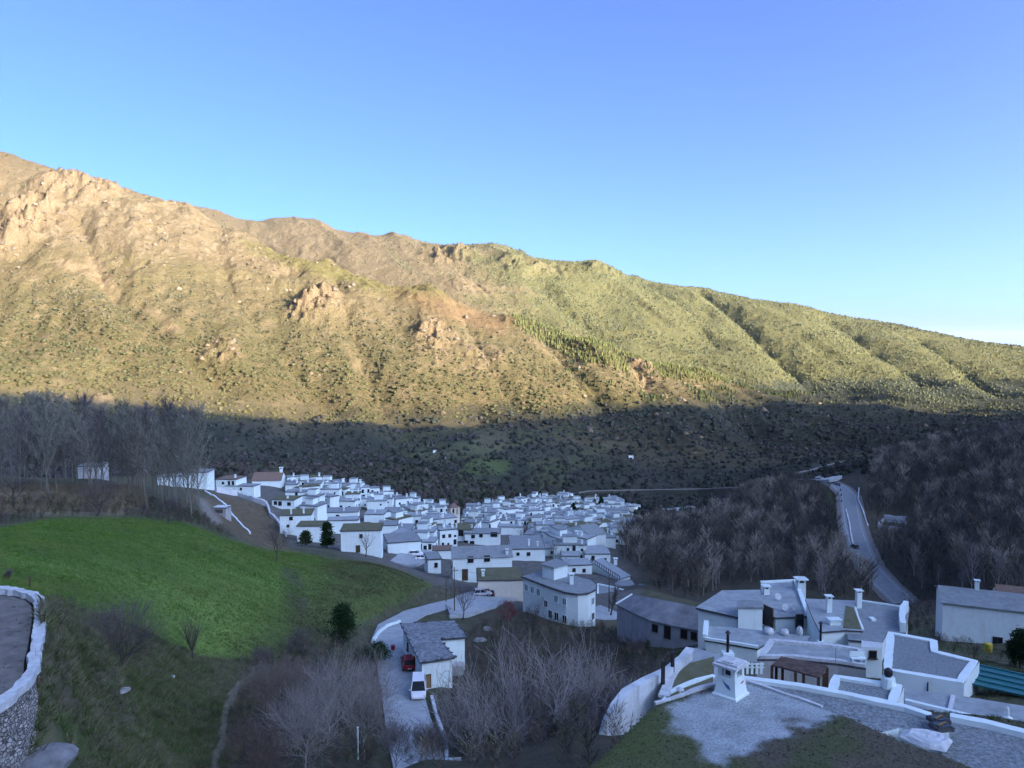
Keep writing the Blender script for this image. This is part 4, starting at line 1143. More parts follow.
def painted_chimney():
    c = PZ(730.5, 694, FGZ); z = FGZ; rz = .80
    t = thing('painted_chimney', 'white slab capped chimney with a blue bird painted on it, on the foreground roof', 'chimney', (c[0], c[1], z))
    ca, sa = math.cos(rz), math.sin(rz)
    def L(u, v): return (c[0] + ca * u - sa * v, c[1] + sa * u + ca * v)
    w0, w1, h = .37, .30, .64       # half widths at the foot and under the openings
    b = MB()
    lv = [(-.12, .44), (.05, .42), (.09, w0), (h * .6, .325), (h, w1)]
    o = 0
    for zz, hw in lv:
        for u, v in ((-1, -1), (1, -1), (1, 1), (-1, 1)): b.v.append((*L(u * hw, v * hw), z + zz))
    for k in range(len(lv) - 1):
        for i in range(4): b.f.append((4 * k + i, 4 * k + (i + 1) % 4, 4 * k + 4 + (i + 1) % 4, 4 * k + 4 + i)); b.m.append(0)
    n = len(lv) - 1; b.f.append(tuple(4 * n + i for i in range(4))); b.m.append(0)
    b.build('shaft', M['white'], t)
    b = MB(); b.box((*L(0, 0), z + h + .003), (w1 * .8, w1 * .8, .2), rz); b.build('flue', M['slate'], t)
    for u in (-1, 1):
        for v in (-1, 1):
            b = MB(); b.box((*L(u * (w1 - .07), v * (w1 - .07)), z + h + .003), (.14, .14, .30), rz); b.build('pillar', M['white'], t)
    b = MB(); b.box((*L(0, 0), z + h + .306), (w1 * 2 + .28, w1 * 2 + .22, .07), rz); b.box((*L(.02, 0), z + h + .379), (w1 * 2 + .05, w1 * 2 + .1, .05), rz + .06)
    b.box((*L(-.05, .03), z + h + .432), (w1 * 1.3, w1 * 1.2, .04), rz + .2); b.build('cap', M['stonecap'], t)
    # the painted marks: a blue swallow on the left face, a red streak on the right one
    def face(u0, z1, sd):
        hw = w0 + (.325 - w0) * min(1, (z1 - .09) / (h * .6 - .09)) if z1 < h * .6 else .325 + (w1 - .325) * (z1 - h * .6) / (h * .4)
        return (*(L(-hw - .006, u0) if sd == 'l' else L(u0, -hw - .006)), z + z1)
    b = MB(); pts = [(.14, .55), (.02, .46), (-.12, .40), (-.20, .27), (-.06, .31), (.04, .40)]
    b.add([face(u, zz, 'l') for u, zz in pts], [tuple(range(6))]); b.build('painted_bird', M['bluepaint'], t)
    b = MB(); pts = [(.0, .43), (.12, .46), (.22, .48), (.22, .43), (.10, .405)]
    b.add([face(u, zz, 'r') for u, zz in pts], [tuple(range(5))]); b.build('painted_streak', M['redpaint'], t)
M['redpaint'] = mat('faded_red_paint', (.45, .10, .10), .8, .2, 6)
painted_chimney()

# ------------------------------------------------------------------ mossy yard with the long white wall
t, r, z = nb('moss', 'mossy_roof', 'mossy flat roof with a pale rim to the left of the painted chimney', 'roof', 4, 'launa2', 'white2')
mp = [(667,690),(674,677),(690,664),(714,657.5),(714,676),(690,680)]
MB().prism([PZ(a, b, z)[:2] for a, b in mp], z + .003, z + .06).build('moss_patch', M['mossroof'], r)
mp = [(665,699),(679,691),(713,678),(713,687),(692,697),(680,703.5)]
MB().prism([PZ(a, b, z)[:2] for a, b in mp], z + .003, z + .06).build('moss_patch', M['mossroof'], r)
strip(dens([PZ(a, b, z) for a, b in ((664,698),(678,689.5),(697,681.5),(714,676.5))], .6), .22, .12, jit=.2).build('low_rim', M['white'], t)
strip(dens([PZ(a, b, z) for a, b in ((663,700),(680,705.5),(692,699),(706,692))], .6), .28, .1, jit=.2).build('low_rim', M['white'], t)
strip(dens([PZ(a, b, z) for a, b in ((690,649.5),(669,681),(664,698))], .8), .5, .12, jit=.15).build('low_rim', M['stonecap'], t)
b = MB(); c = PZ(680, 699, z); b.tube([(c[0], c[1], z), (c[0], c[1], z + .45)], .04, 6); b.tube([(c[0], c[1], z + .45), (c[0], c[1], z + .5), (c[0], c[1], z + .58)], [.2, .17, .03], 10)
v = thing('roof_vent', 'small white mushroom shaped vent on the mossy roof', 'vent', c); b.build('cowl', M['stonecap'], v)
M['oldwall'] = mat('stained_whitewash', (.66, .70, .71), .92, .14, .9, .5, 7, stain=.85, stain_col=(.27, .28, .27), streak=True)
wp = [PZ(689, 651, -16.3), PZ(668, 668, -16.3), PZ(645, 679, -16.3), PZ(626, 690, -16.3), PZ(614, 705, -16.6), PZ(604, 722, -17.2), PZ(598, 738, -18.0)]
ww = strip(dens(wp, 1.0), .4, .0, down=5.0, jit=.12); 
tag(ww.build('boundary_wall', M['oldwall'], origin=wp[2]), 'long whitewashed boundary wall running down to the big bare trees', 'wall')

# ------------------------------------------------------------------ walled terrace on the left
b = MB(); pl = [(p[0], p[1]) for p in TERR_EDGE] + [(TERR_EDGE[-1][0] - 6, TERR_EDGE[-1][1] - 4), (-40, 16), (-40, 34)]
q = poly_off(pl, -.3)
tb = b.prism(q, TERR_Z - 3, TERR_Z - .12).build('terrace', M['dirt']); tag(tb, 'bare earth of the walled terrace', 'terrace', kind='structure')
def stone_wall():
    e = TERR_EDGE[1:]
    L = dens([(p[0], p[1], TERR_Z) for p in e], .22)
    t = thing('stone_wall', 'dry stone retaining wall with a pale limewashed coping at the left edge', 'wall', L[len(L) // 2])
    n = len(L); b = MB(); rows = 16
    out = []
    for i in range(n):
        a = Vector(L[max(i - 1, 0)]); c = Vector(L[min(i + 1, n - 1)]); tt = (c - a).normalized(); nn = Vector((-tt.y, tt.x, 0))
        out.append(nn)
    g = gz
    cen = Vector((-30, 25, 0))
    vs = []
    for i in range(n):
        p = Vector(L[i]); nn = out[i]
        if (p - cen).dot(nn) < 0: nn = -nn
        for k in range(rows + 1):
            zz = TERR_Z - .10 - 3.5 * k / rows
            bul = .02 * k + rnd.uniform(-.05, .05)
            vs.append((p.x + nn.x * (.02 + bul), p.y + nn.y * (.02 + bul), zz + rnd.uniform(-.03, .03)))
    fs = [(i * (rows + 1) + k, (i + 1) * (rows + 1) + k, (i + 1) * (rows + 1) + k + 1, i * (rows + 1) + k + 1) for i in range(n - 1) for k in range(rows)]
    b.add(vs, fs); b.build('face', M['stone'], t)
    strip([(p[0], p[1], p[2]) for p in L], .36, .10, jit=.26, down=.16).build('coping', M['stonecap'], t)
stone_wall()

def terrace_weeds():
    n = 900; q = np.stack([rng.uniform(-24, -14.5, n), rng.uniform(18, 33, n)], -1)
    q = q[inpoly(q[:, 0], q[:, 1], [tuple(p) for p in _te] + [(_te[-1][0] - 6, _te[-1][1] - 4), (-40, 16), (-40, 34)])]
    q = q[fbm(q[:, 0] / 2, q[:, 1] / 2, 3, 61) > -.05]
    return np.concatenate([q, np.full((len(q), 1), TERR_Z - .13)], 1)
WEED = terrace_weeds()
M['barnroof'] = mat('weathered_barn_roof', (.27, .275, .285), .95, .25, .35, .5, 8, stain=.7, stain_col=(.13, .135, .125))
# ------------------------------------------------------------------ the village: houses one can tell apart
G = 'white houses of the village'
def vh(*a, **k): k.setdefault('group', G); return house(*a, **k)
vh(183,207,473,488.5,9,.05, wall='white', win=[], chim=[(.5,.6,.7,.9)], label='plain white windowless house behind the pale poplar at the village edge')
vh(157,181,477,486,7,.1, wall='white2', label='low long white shed to the left of the plain white house', name='shed', cat='shed', roof='launa2')
vh(216,236,479.5,491,9,-.15, roof='tile', win=[(223,483,.9,1.0),(229,483,.9,1.5),(233,483,.9,1.5)], chim=[(.7,.5,.6,1.)], label='white two storey house with two dark doorways at the head of the brown field')
vh(226,254,486,493.5,6,-.12, roof='launa', win=[(234,489.5,.8,.8),(241,489,.8,.9)], label='long low white house with two small windows above the rubble bank')
vh(252,281,481,486,13,.12, roof='tile', pitch=3.0, chim=[(.93,.5,1.3,1.6)], label='long house with a brown tiled roof and a white chimney at its right end')
vh(272,294,500,509,9,-.1, roof='mossroof', win=[(275.5,503,1.2,1.3),(280,503.5,1.3,1.6),(289,504,1.3,1.2)], chim=[(.6,.3,.6,1.1)], label='white house with dark square openings under a dark roof beside the field wall')
vh(280,311,516,536,10,.14, roof='mossroof', win=[(291,518.5,1.1,1.1),(288,526,.8,.8)], chim=[(.35,.15,.5,1.5),(.75,.2,.5,1.5)], label='big white house with a green mossy roof and a single round dark window')
vh(297,324,526.5,542,7,.06, roof='mossroof', win=[], label='plain white house front with a thin brown roof behind the dark conifer')
vh(322,358,513,524,9,.12, roof='launa', win=[(337.5,516.5,1.2,1.2),(325,519,.8,1.4)], chim=[(.6,.2,.5,1.2)], label='wide white house with grey roof and one dark window above the lean-to')
vh(328,358,521,534,6,.12, roof='launa2', win=[], label='white lean-to with a slanting grey roof in front of the wide white house')
vh(341,381,531.5,553.5,9,.1, roof='mossroof', win=[(361,536,.8,1.0)], door=[(358,549,1.1,2.0)], side=[('l',.4,2.6,.8,1.0)], label='tall white house with a mossy roof and a dark door behind a bare tree')
vh(364,384,514.5,523,9,-.02, roof='launa2', win=[], chim=[(.5,.3,.5,1.2)], label='white house with a broad pale grey roof left of the balcony window')
vh(383,397,511.5,523,8,-.02, roof='launa', win=[(385.5,516,.9,2.2),(385.5,521,.7,.5)], label='white house with a tall dark balcony window facing the meadow')
vh(379,397,526,537,8,.1, roof='launa', label='white house with plain wall squeezed behind the tall mossy roofed house', win=[])
vh(388,421,543.5,556,12,.28, roof='launa', wall='white', side=[('l',.3,1.,.8,1.)], label='white house stepping down the street under a grey slab roof')
vh(412,442,533.5,541,7,.1, roof='mossroof', win=[(428,536.5,.7,.7)], label='long white house with a thin mossy roof above the courtyard')
vh(396,412,529,538,8,.0, roof='launa', door=[(403.5,529.5+1.2,2.2,1.6)], chim=[(.3,.4,.5,1.2)], label='house with a wide dark garage opening and grey roof near the courtyard')
vh(416,428,519.5,529,8,.1, roof='launa2', win=[(423,526,1.,1.)], chim=[(.8,.5,.5,1.)], label='small white house with one dark window left of the church tower')
vh(411,430,517,521,7,.0, roof='mossroof', label='low white house with a mossy roof on the far side of the upper village')
vh(428,441,560,573.5,7,.25, roof='launa', win=[(436,565,.8,1.2)], side=[('l',.3,2.5,.7,.7),('l',.7,2.5,.7,.7)], label='small white house with a narrow window beside the wooden pole', chim=[])
vh(433,452,551,559,6,.1, roof='tile', label='low house with a reddish brown tile roof behind the small white house')
vh(453,512,558.5,583.5,9,.12, roof='launa', win=[(470.5,559.5,1.3,1.4),(487,558.5,1.3,1.4)], door=[(465,575,1.3,2.8)], side=[('l',.35,3.2,.9,1.1),('l',.7,.6,.9,1.9)], chim=[(.92,.1,.6,1.)], pitch=1.6, label='large white house with two square windows under a broad grey roof above the parked cars')
vh(478,523,581,598.5,9,.06, roof='mossroof', wall='cream', side=[('l',.3,2.2,.9,1.2),('l',.75,2.2,.9,1.2)], chim=[(.12,.3,.6,1.1)], door=[(484,594,2.2,2.)], label='cream garage house with a brown flat roof directly behind the white off-roader')
vh(446,471,529.5,541,10,-.1, roof='mossroof', wall='white', win=[(452.5,533.5,1.7,2.2),(461,533,1.9,2.2),(455,539,.9,.9)], chim=[(.4,.1,.5,1.8),(.98,.3,.6,.8)], over=.5, label='tall white house with two dark loggia openings in front of the church tower')
vh(465,500,534,545,9,.0, roof='launa', win=[(473,536.5,1.3,1.2),(481,535.5,1.3,1.2),(494,534.5,2.4,1.6),(466,543,1.5,1.8),(472,543,1.6,1.4)], label='long white house with a row of four dark windows behind the large white house')
vh(511,545,549.5,561,18,.05, roof='launa', win=[(528.5,554,1.1,1.1),(518,554,.9,.9)], chim=[(.55,.2,.5,2.),(.8,.15,.5,1.4)], label='house with a huge plain grey roof and one black window below it')
vh(498,523,527,535,6,-.05, roof='launa2', win=[], chim=[(.85,.5,.9,2.),(.6,.5,.4,1.2)], label='white house with a wide chimney stack behind the huge grey roof')
vh(556,571,534,542,9,.0, roof='launa', wall='white', label='square white house with a bare front wall in the middle of the lower village', win=[])
vh(545,569,525,535,8,.0, roof='launa2', wall='white2', win=[(552,529,1.,1.),(561,529,1.,1.)], chim=[(.3,.5,.7,1.2)], label='grey white house behind the square one with the bare front')
vh(590,606,536,551,16,.5, roof='launa', wall='white2', win=[], label='house with a steep grey gable roof beside the tree filled plot', pitch=2.4)
vh(623,633,521,532,6,.0, roof='launa2', win=[(625,525,1.2,1.2)], label='pale house with an awning at the edge of the bare wood', wall='white2')
vh(606,629,510,517.5,8,-.1, roof='launa', win=[(611,512.5,1.2,1.2),(616,512.5,1.2,1.2),(621,512.5,1.2,1.2)], label='white building with three dark windows at the far right tip of the village')
vh(628,634,506.5,515,7,.0, roof='launa2', wall='cream', label='cream coloured corner house at the far right tip of the village', win=[])
vh(603,612,499.5,507,8,.0, roof='launa2', win=[(606,503,1.,1.),(609,503,1.,1.)], label='topmost white house beside the tall cypress in the lower village')
vh(664,676,511,515.5,8,.0, roof='launa2', win=[(668,513,.8,.8)], label='low white house seen alone left among the bare trees by the river', d=600)
vh(676,690,510,514.5,8,.1, roof='launa2', win=[(682,512,.8,.8)], label='second low white house among the bare trees by the river', d=605)
vh(689,698,508.5,512.5,8,.1, roof='launa', win=[], label='rightmost low white house among the bare trees by the river', d=610)

vh(562,580,556.5,563.5,6,.0, roof='launa2', win=[(566,560,.9,1.),(574,560,.9,1.)], label='low white house on the slope between the square house and the curved white building')
vh(583,608,551.5,559,6,.25, roof='launa2', win=[(590,555,.9,1.)], label='long white house just above the railed long building')
vh(580,594,546,552,6,.0, roof='launa', wall='cream', win=[(586,549,.9,1.)], label='small cream house above the long white one near the railed building')
vh(567,592,566,574,7,.15, roof='launa2', win=[(574,570,.9,1.),(584,570.5,.9,1.)], label='white house with a pale roof directly behind the curved white building')
vh(545,560,549,556,7,.1, roof='launa', win=[(552,552.5,.9,1.)], label='white house with one window right of the huge plain grey roof')
def church():
    d = 362.0
    x, y, z = P(453.5, 523, d)
    t = thing('church_tower', 'square church bell tower with open arches and a pointed roof above the village', 'church tower', (x, y, z))
    w = 4.6; h = 7.6; rz = .45
    b = MB(); b.box((x, y, z - 6), (w, w, h - 3.4 + 6), rz)
    ca, sa = math.cos(rz), math.sin(rz)
    zb = z + h - 3.4
    for sx in (-1, 1):
        for sy in (-1, 1):
            u, v = sx * (w / 2 - .4), sy * (w / 2 - .4)
            b.box((x + ca * u - sa * v, y + sa * u + ca * v, zb), (.8, .8, 3.0), rz)
    for u, v in ((0, -w / 2 + .35), (0, w / 2 - .35), (-w / 2 + .35, 0), (w / 2 - .35, 0)):
        b.box((x + ca * u - sa * v, y + sa * u + ca * v, zb), (.55, .55, 3.0), rz)
    b.box((x, y, zb + 3.0), (w + .1, w + .1, .5), rz)
    b.build('tower', M['cream'], t)
    c = MB(); e = w / 2 + .35
    base = [(x + ca * u - sa * v, y + sa * u + ca * v, zb + 3.503) for u, v in ((-e, -e), (e, -e), (e, e), (-e, e))]
    c.add(base + [(x, y, zb + 5.4)], [(0, 1, 4), (1, 2, 4), (2, 3, 4), (3, 0, 4), (3, 2, 1, 0)]); c.build('roof', M['tile'], t)
    bl = MB(); bl.tube([(x, y, zb + 1.2), (x, y, zb + 1.4), (x, y, zb + 2.2), (x, y, zb + 2.4)], [.75, .62, .4, .1], 10); bl.build('bell', M['metal'], t)
    FOOT.append((x, y, 4))
church()

# ------------------------------------------------------------------ the curved white building below the cars
def curved():
    d0 = 166.0
    zb = P(596, 617, 149)[2]
    zt = zb + 8.0
    A = P(524, 574, 170); ztop = zt
    front = [PZ(523, 577.5, zt), PZ(552, 588.5, zt), PZ(566, 593, zt), PZ(578, 594.7, zt), PZ(588, 593.6, zt), PZ(595, 590.2, zt), PZ(595.5, 586, zt)]
    back = [PZ(590, 581.5, zt), PZ(567, 575, zt), PZ(545, 571.5, zt)]
    poly = [(p[0], p[1]) for p in front + back]
    cx = sum(p[0] for p in poly) / len(poly); cy = sum(p[1] for p in poly) / len(poly)
    t = thing('apartment_house', 'long white building with a rounded end and rows of windows below the parked cars', 'building', (cx, cy, zb))
    MB().prism(poly, zb - 5, zt - .003).build('wall', M['white'], t)
    b = MB(); b.prism(poly_off(poly, .35), zt, zt + .2, 0); b.prism(poly_off(poly, .12), zt + .203, zt + .26, 1)
    r = b.build('roof', [M['slate'], M['launa']], t); r['_o'] = t['_o']
    # raised box on the roof
    q = [PZ(542.5, 565, zt + 2.6), PZ(554, 568, zt + 2.6), PZ(567.5, 564.5, zt + 2.6), PZ(556, 559.8, zt + 2.6)]
    pq = [(p[0], p[1]) for p in q]
    MB().prism(pq, zt - 2.4, zt + 2.6).build('stair_tower', M['white'], t)
    b2 = MB(); b2.prism(poly_off(pq, .3), zt + 2.603, zt + 2.8); b2.build('tower_roof', M['launa'], t)
    c = PZ(571.5, 584, zt + .26); chimney(c[0], c[1], zt + .26, .7, 1.6, r)
    # windows along the front wall, two rows
    def seg(px, zz, w, h, door=False, pane='glass'):
        for a, b_ in zip(front[:-1], front[1:]):
            kx = ray(px, 580)[0]
            dx, dy = b_[0] - a[0], b_[1] - a[1]
            s = (kx * a[1] - a[0]) / (dx - kx * dy)
            if 0 <= s < 1:
                an = math.atan2(dy, dx)
                window(a[0] + s * dx, a[1] + s * dy, zz, w, h, an, t, door=door, fr='white', pane=pane)
                return
    M['paleglass'] = mat('pale_window_glass', (.22, .27, .29), .3, .2, 2, spec=.4)  # blue-grey pane colour, paler than the dark window glass
    for px in (526.5, 532.5, 538.5, 556.3, 564.5): seg(px, zt - 2.3, .9, 1.2, pane='paleglass')
    seg(546, zt - 3.9, .9, 1.2)
    for px in (550.5, 556.8, 564.8): seg(px, zt - 5.6, 1.0, 1.4)
    seg(592.8, zt - 2.4, .9, 1.2, pane='paleglass'); seg(593, zt - 5.2, .9, 1.2)
    FOOT.append((cx, cy, 10)); FOOT.append((cx - 6, cy + 8, 7)); FOOT.append((cx + 6, cy - 8, 7))
    # rounded concrete apron in front
    zz = zb - .2
    ap = [PZ(578, 615, zz), PZ(596, 621, zz), PZ(612, 627, zz), (P(620, 622, 140)[0], 141, zz), PZ(617, 613, zz), PZ(600, 606, zz)]
    MB().prism([(p[0], p[1]) for p in ap], zz - 3, zz + .25).build('paved_terrace', M['concrete']).__setitem__('kind', 'structure')
curved()

# terrain-following helpers
def on_ground(pts_px, off=0.0, n=1):
    h = hit([p[0] for p in pts_px], [p[1] for p in pts_px])
    return [(float(p[0]), float(p[1]), float(p[2]) + off) for p in h]

# ------------------------------------------------------------------ larger roofs at the village's right flank
t, r, z = prism_building('long_building', 'long grey building with a pale flat roof and a railing on its left edge', 'building', [(590.5,561.5),(602,557.5),(631,575.5),(619,579.5)], 240, 7, 'launa2', 'white2', .2)
pts = [PZ(590.5 + (619 - 590.5) * i / 13, 561.6 + 18 * i / 13, z) for i in range(14)]
b = MB()
for p in pts: b.box((p[0] + .1, p[1], z + .003), (.18, .18, 1.1))
strip([(p[0] + .1, p[1], z + 1.1) for p in pts], .14, .1, b); b.build('railing', M['metal'], t)
chimney(*PZ(615.5, 563.5, z)[:2], z, .9, 1.2, r)
prism_building('long_building', 'grey roofed building stepping down below the railed building', 'building', [(614,584),(619,580),(632,580.5),(637,588),(625,592)], 208, 6, 'launa', 'white2', .2)
prism_building('shed', 'small shed with a turquoise roof at the edge of the wood', 'shed', [(633.5,588),(640,583.5),(655,588.5),(649,592)], 196, 3, 'teal', 'white2', .15)
prism_building('long_building', 'flat grey roof with a white rim beside the rounded end of the white building', 'building', [(597,584),(617,588),(634,594),(616,603),(597,603)], 186, 6, 'launa', 'white2', .2, parapet=(.4,.25))
def barn():
    ze, zr = -41.7, -39.6
    E = [PZ(617,603.5,ze - .6), PZ(634,612,ze - .2), PZ(650,619,ze), PZ(674,624.5,ze), PZ(699,629.5,ze)]
    Rg = [PZ(632,594.6,zr - 1.6), PZ(640,596,zr - .9), PZ(655,598.5,zr - .3), PZ(676,602.5,zr), PZ(699,607.5,zr)]
    base = P(660, 640, 118)
    t = thing('barn', 'long weathered grey barn with rough walls and a wide sloping clay roof', 'barn', (E[2][0], E[2][1], ze - 4))
    n = 5; b = MB()
    Bk = [(2 * r_[0] - e[0], 2 * r_[1] - e[1] + 1.5, e[2] - .4) for e, r_ in zip(E, Rg)]
    fr = [(e[0] - (r_[0] - e[0]) * .06, e[1] - (r_[1] - e[1]) * .06, e[2] - .1) for e, r_ in zip(E, Rg)]
    top = fr + Rg + Bk; low = [(p[0], p[1], p[2] - .22) for p in top]
    fs = []
    for k in range(n - 1):
        fs += [(k, k + 1, n + k + 1, n + k), (n + k, n + k + 1, 2 * n + k + 1, 2 * n + k)]
    o = len(top); fl = [tuple(q + o for q in f[::-1]) for f in fs]
    b.add(top + low, fs + fl + [(k + 1, k, k + o, k + 1 + o) for k in range(n - 1)] + [(0, n, n + o, o), (n, 2 * n, 2 * n + o, n + o), (n - 1, n - 1 + o, 2 * n - 1 + o, 2 * n - 1), (2 * n - 1, 2 * n - 1 + o, 3 * n - 1 + o, 3 * n - 1)])
    r = b.build('roof', M['barnroof'], t); r['_o'] = t['_o']
    w = MB()
    for A, B in list(zip(E[:-1], E[1:])) + [(E[-1], Bk[-1]), (Bk[0], E[0])]:
        w.add([(A[0], A[1], ze - 9), (B[0], B[1], ze - 9), (B[0], B[1], B[2] - .3), (A[0], A[1], A[2] - .3)], [(0, 1, 2, 3)])
    for q in (0, -1): w.add([(E[q][0], E[q][1], E[q][2] - .3), (Rg[q][0], Rg[q][1], Rg[q][2] - .3), (Bk[q][0], Bk[q][1], Bk[q][2] - .3)], [(0, 1, 2)])
    w.build('wall', M['greywall'], t)
    strip([(p[0], p[1], p[2] + .02) for p in (fr[0], Rg[0])], .35, .12).build('gable_rim', M['white'], r)
    for px, py, wd, h in ((655, 628, .8, 1.0), (667.5, 632, .9, 1.8), (684, 634, .9, 1.2), (694, 636, .8, 1.0)):
        for A, B in zip(E[:-1], E[1:]):
            kx, kz = ray(px, py); dx, dy = B[0] - A[0], B[1] - A[1]; s_ = (kx * A[1] - A[0]) / (dx - kx * dy)
            if 0 <= s_ < 1: X, Y = A[0] + s_ * dx, A[1] + s_ * dy; window(X, Y, kz * Y - h / 2, wd, h, math.atan2(dy, dx), t)
barn()
FOOT += [(P(610,570,235)[0], 235, 16), (P(660,610,120)[0], 121, 11), (P(612,595,185)[0], 180, 9)]

# ------------------------------------------------------------------ the crowd of houses in between
def filler():
    regions = [
      ([(282,492),(300,486),(330,487),(372,498),(420,508),(446,519),(446,530),(420,522),(400,512),(365,512),(330,512),(312,524),(296,514),(296,500)], 7.6),
      ([(396,520),(446,530),(446,548),(425,552),(402,540)], 9),
      ([(468,517),(500,508),(545,501),(560,500),(603,500),(632,506),(634,512),(600,520),(560,530),(520,528),(500,528),(470,531)], 8.6),
      ([(545,520),(600,520),(604,548),(570,560),(548,548),(535,540),(530,530)], 10),
      ([(556,550),(600,552),(600,560),(592,566),(572,560)], 11),
      ([(610,520),(634,520),(620,545),(610,540)], 11),
    ]
    n = 0; out = []
    cand = []
    for poly, sp in regions:
        xs = [p[0] for p in poly]; ys = [p[1] for p in poly]
        k = 1600
        q = np.stack([rng.uniform(min(xs), max(xs), k), rng.uniform(min(ys), max(ys), k)], -1)
        q = q[inpoly(q[:, 0], q[:, 1], poly)]
        h = hit(q[:, 0], q[:, 1], 150, 800)
        for p in h: cand.append((p[0], p[1], p[2], sp))
    rnd.shuffle(cand)
    for x, y, z, sp in cand:
        if any((x - a) ** 2 + (y - b) ** 2 < (r + sp * .36) ** 2 for a, b, r in FOOT): continue
        W = rnd.uniform(.85, 1.5) * sp * .80; L = rnd.uniform(.75, 1.1) * sp * .78; h = rnd.choice((3.4, 4.2, 5.6, 6.4))
        a = rnd.gauss(.12, .38)
        roof = rnd.choice(('launa', 'launa', 'launa2', 'launa2', 'mossroof')); wl = rnd.choice(('white', 'white', 'white', 'white', 'white2'))
        ca, sa = math.cos(a), math.sin(a)
        pl = [(x + ca * u * W / 2 - sa * v * L / 2, y + sa * u * W / 2 + ca * v * L / 2) for u, v in ((-1, -1), (1, -1), (1, 1), (-1, 1))]
        t = thing('village_house', '', 'house', (x, y, z), G)
        MB().prism(pl, z - 5, z + h).build('wall', M[wl], t)
        b = MB(); b.prism(poly_off(pl, .28), z + h + .003, z + h + .2, 0); b.prism(poly_off(pl, .06), z + h + .203, z + h + .26, 1)
        r = b.build('roof', [M['slate'], M[roof]], t); r['_o'] = t['_o']
        nc = rnd.choice((0, 1, 1, 2))
        for c in range(nc):
            u, v = rnd.uniform(-.4, .4), rnd.uniform(-.4, .4)
            chimney(x + ca * u * W - sa * v * L, y + sa * u * W + ca * v * L, z + h + .26, rnd.uniform(.5, .9), rnd.uniform(.8, 1.6), r, rz=a)
        if rnd.random() < .35:       # roof room
            u, v = rnd.uniform(-.15, .15), rnd.uniform(0, .2); w2 = W * .45; l2 = L * .5
            mb = MB(); mb.box((x + ca * u * W - sa * v * L, y + sa * u * W + ca * v * L, z + h + .2), (w2, l2, 2.2), a); mb.build('roof_room', M[wl], t)
            mb = MB(); mb.box((x + ca * u * W - sa * v * L, y + sa * u * W + ca * v * L, z + h + 2.403), (w2 + .4, l2 + .4, .18), a); mb.build('room_roof', M['launa'], t)
        nw = rnd.choice((2, 2, 3, 4)); win = MB()
        for rowz in ((1.0,) if h < 4.5 else (.9, 3.6)):
            for i in range(nw):
                if rnd.random() < .2: continue
                u = (i + .5) / nw - .5 + rnd.uniform(-.08, .08)
                w, hh = rnd.choice(((.9, 1.1), (1.1, 1.3), (.8, .8), (1.1, 1.9)))
                qx = x + ca * u * W + sa * (L / 2 + .0); qy = y + sa * u * W - ca * (L / 2 + .0)
                wb = MB(); wb.box((qx, qy, z + rowz), (w, .16, hh), a); wb.build('window', M['glass'], t)
        side = -1 if x > 0 else 1
        if rnd.random() < .7:
            qx = x + ca * side * W / 2; qy = y + sa * side * W / 2
            wb = MB(); wb.box((qx, qy, z + 1.2), (.16, .9, 1.1), a); wb.build('window', M['glass'], t)
        FOOT.append((x, y, max(W, L) * .5)); HOUSES.append(t)
        META[t.name] = (W, L, h, roof, wl, nc)
        out.append(t); n += 1
        if n > 235: break
    print('filler houses', n)
    return out
FILL = filler()
# ------------------------------------------------------------------ trees
def bark(name, col, var=.25, scale=6.0):
    """bark whose tone differs a little from tree to tree"""
    m, nt, b = _nodes(name)
    N = nt.nodes.new; L = nt.links.new
    oi = N('ShaderNodeObjectInfo'); geo = N('ShaderNodeNewGeometry')
    n1 = N('ShaderNodeTexNoise'); n1.inputs['Scale'].default_value = scale; n1.inputs['Detail'].default_value = 3
    L(geo.outputs['Position'], n1.inputs['Vector'])
    ad = N('ShaderNodeMath'); ad.operation = 'ADD'; L(oi.outputs['Random'], ad.inputs[0]); L(n1.outputs['Fac'], ad.inputs[1])
    mr = N('ShaderNodeMapRange'); mr.inputs['From Max'].default_value = 2; mr.inputs['To Min'].default_value = 1 - var; mr.inputs['To Max'].default_value = 1 + var
    L(ad.outputs['Value'], mr.inputs['Value'])
    vm = N('ShaderNodeVectorMath'); vm.operation = 'SCALE'; vm.inputs[0].default_value = col; L(mr.outputs['Result'], vm.inputs['Scale'])
    L(vm.outputs['Vector'], b.inputs['Base Color']); b.inputs['Roughness'].default_value = .9; b.inputs['Specular IOR Level'].default_value = .1
    return m
M['bark_pale'] = bark('pale_grey_bark', (.31, .285, .265))
M['bark_dark'] = bark('dark_bark', (.075, .062, .055))
M['bark_brown'] = bark('brown_bark', (.16, .125, .10))
M['twig_grey'] = bark('grey_green_twigs', (.165, .165, .135), .35)
M['twig_purple'] = bark('purple_brown_twigs', (.12, .105, .108), .35)
M['twig_lilac'] = bark('greyish_lilac_twigs', (.15, .138, .14), .3)
M['twig_brown'] = bark('brown_twigs', (.11, .10, .084), .35)
M['twig_pale'] = bark('pale_twigs', (.20, .185, .175), .3)
M['twig_red'] = bark('reddish_twigs', (.19, .035, .04), .3)
M['needle'] = bark('dark_conifer_needles', (.018, .042, .016), .4, 3)
M['shrubleaf'] = bark('dull_green_shrub_leaves', (.035, .055, .022), .4, 3)

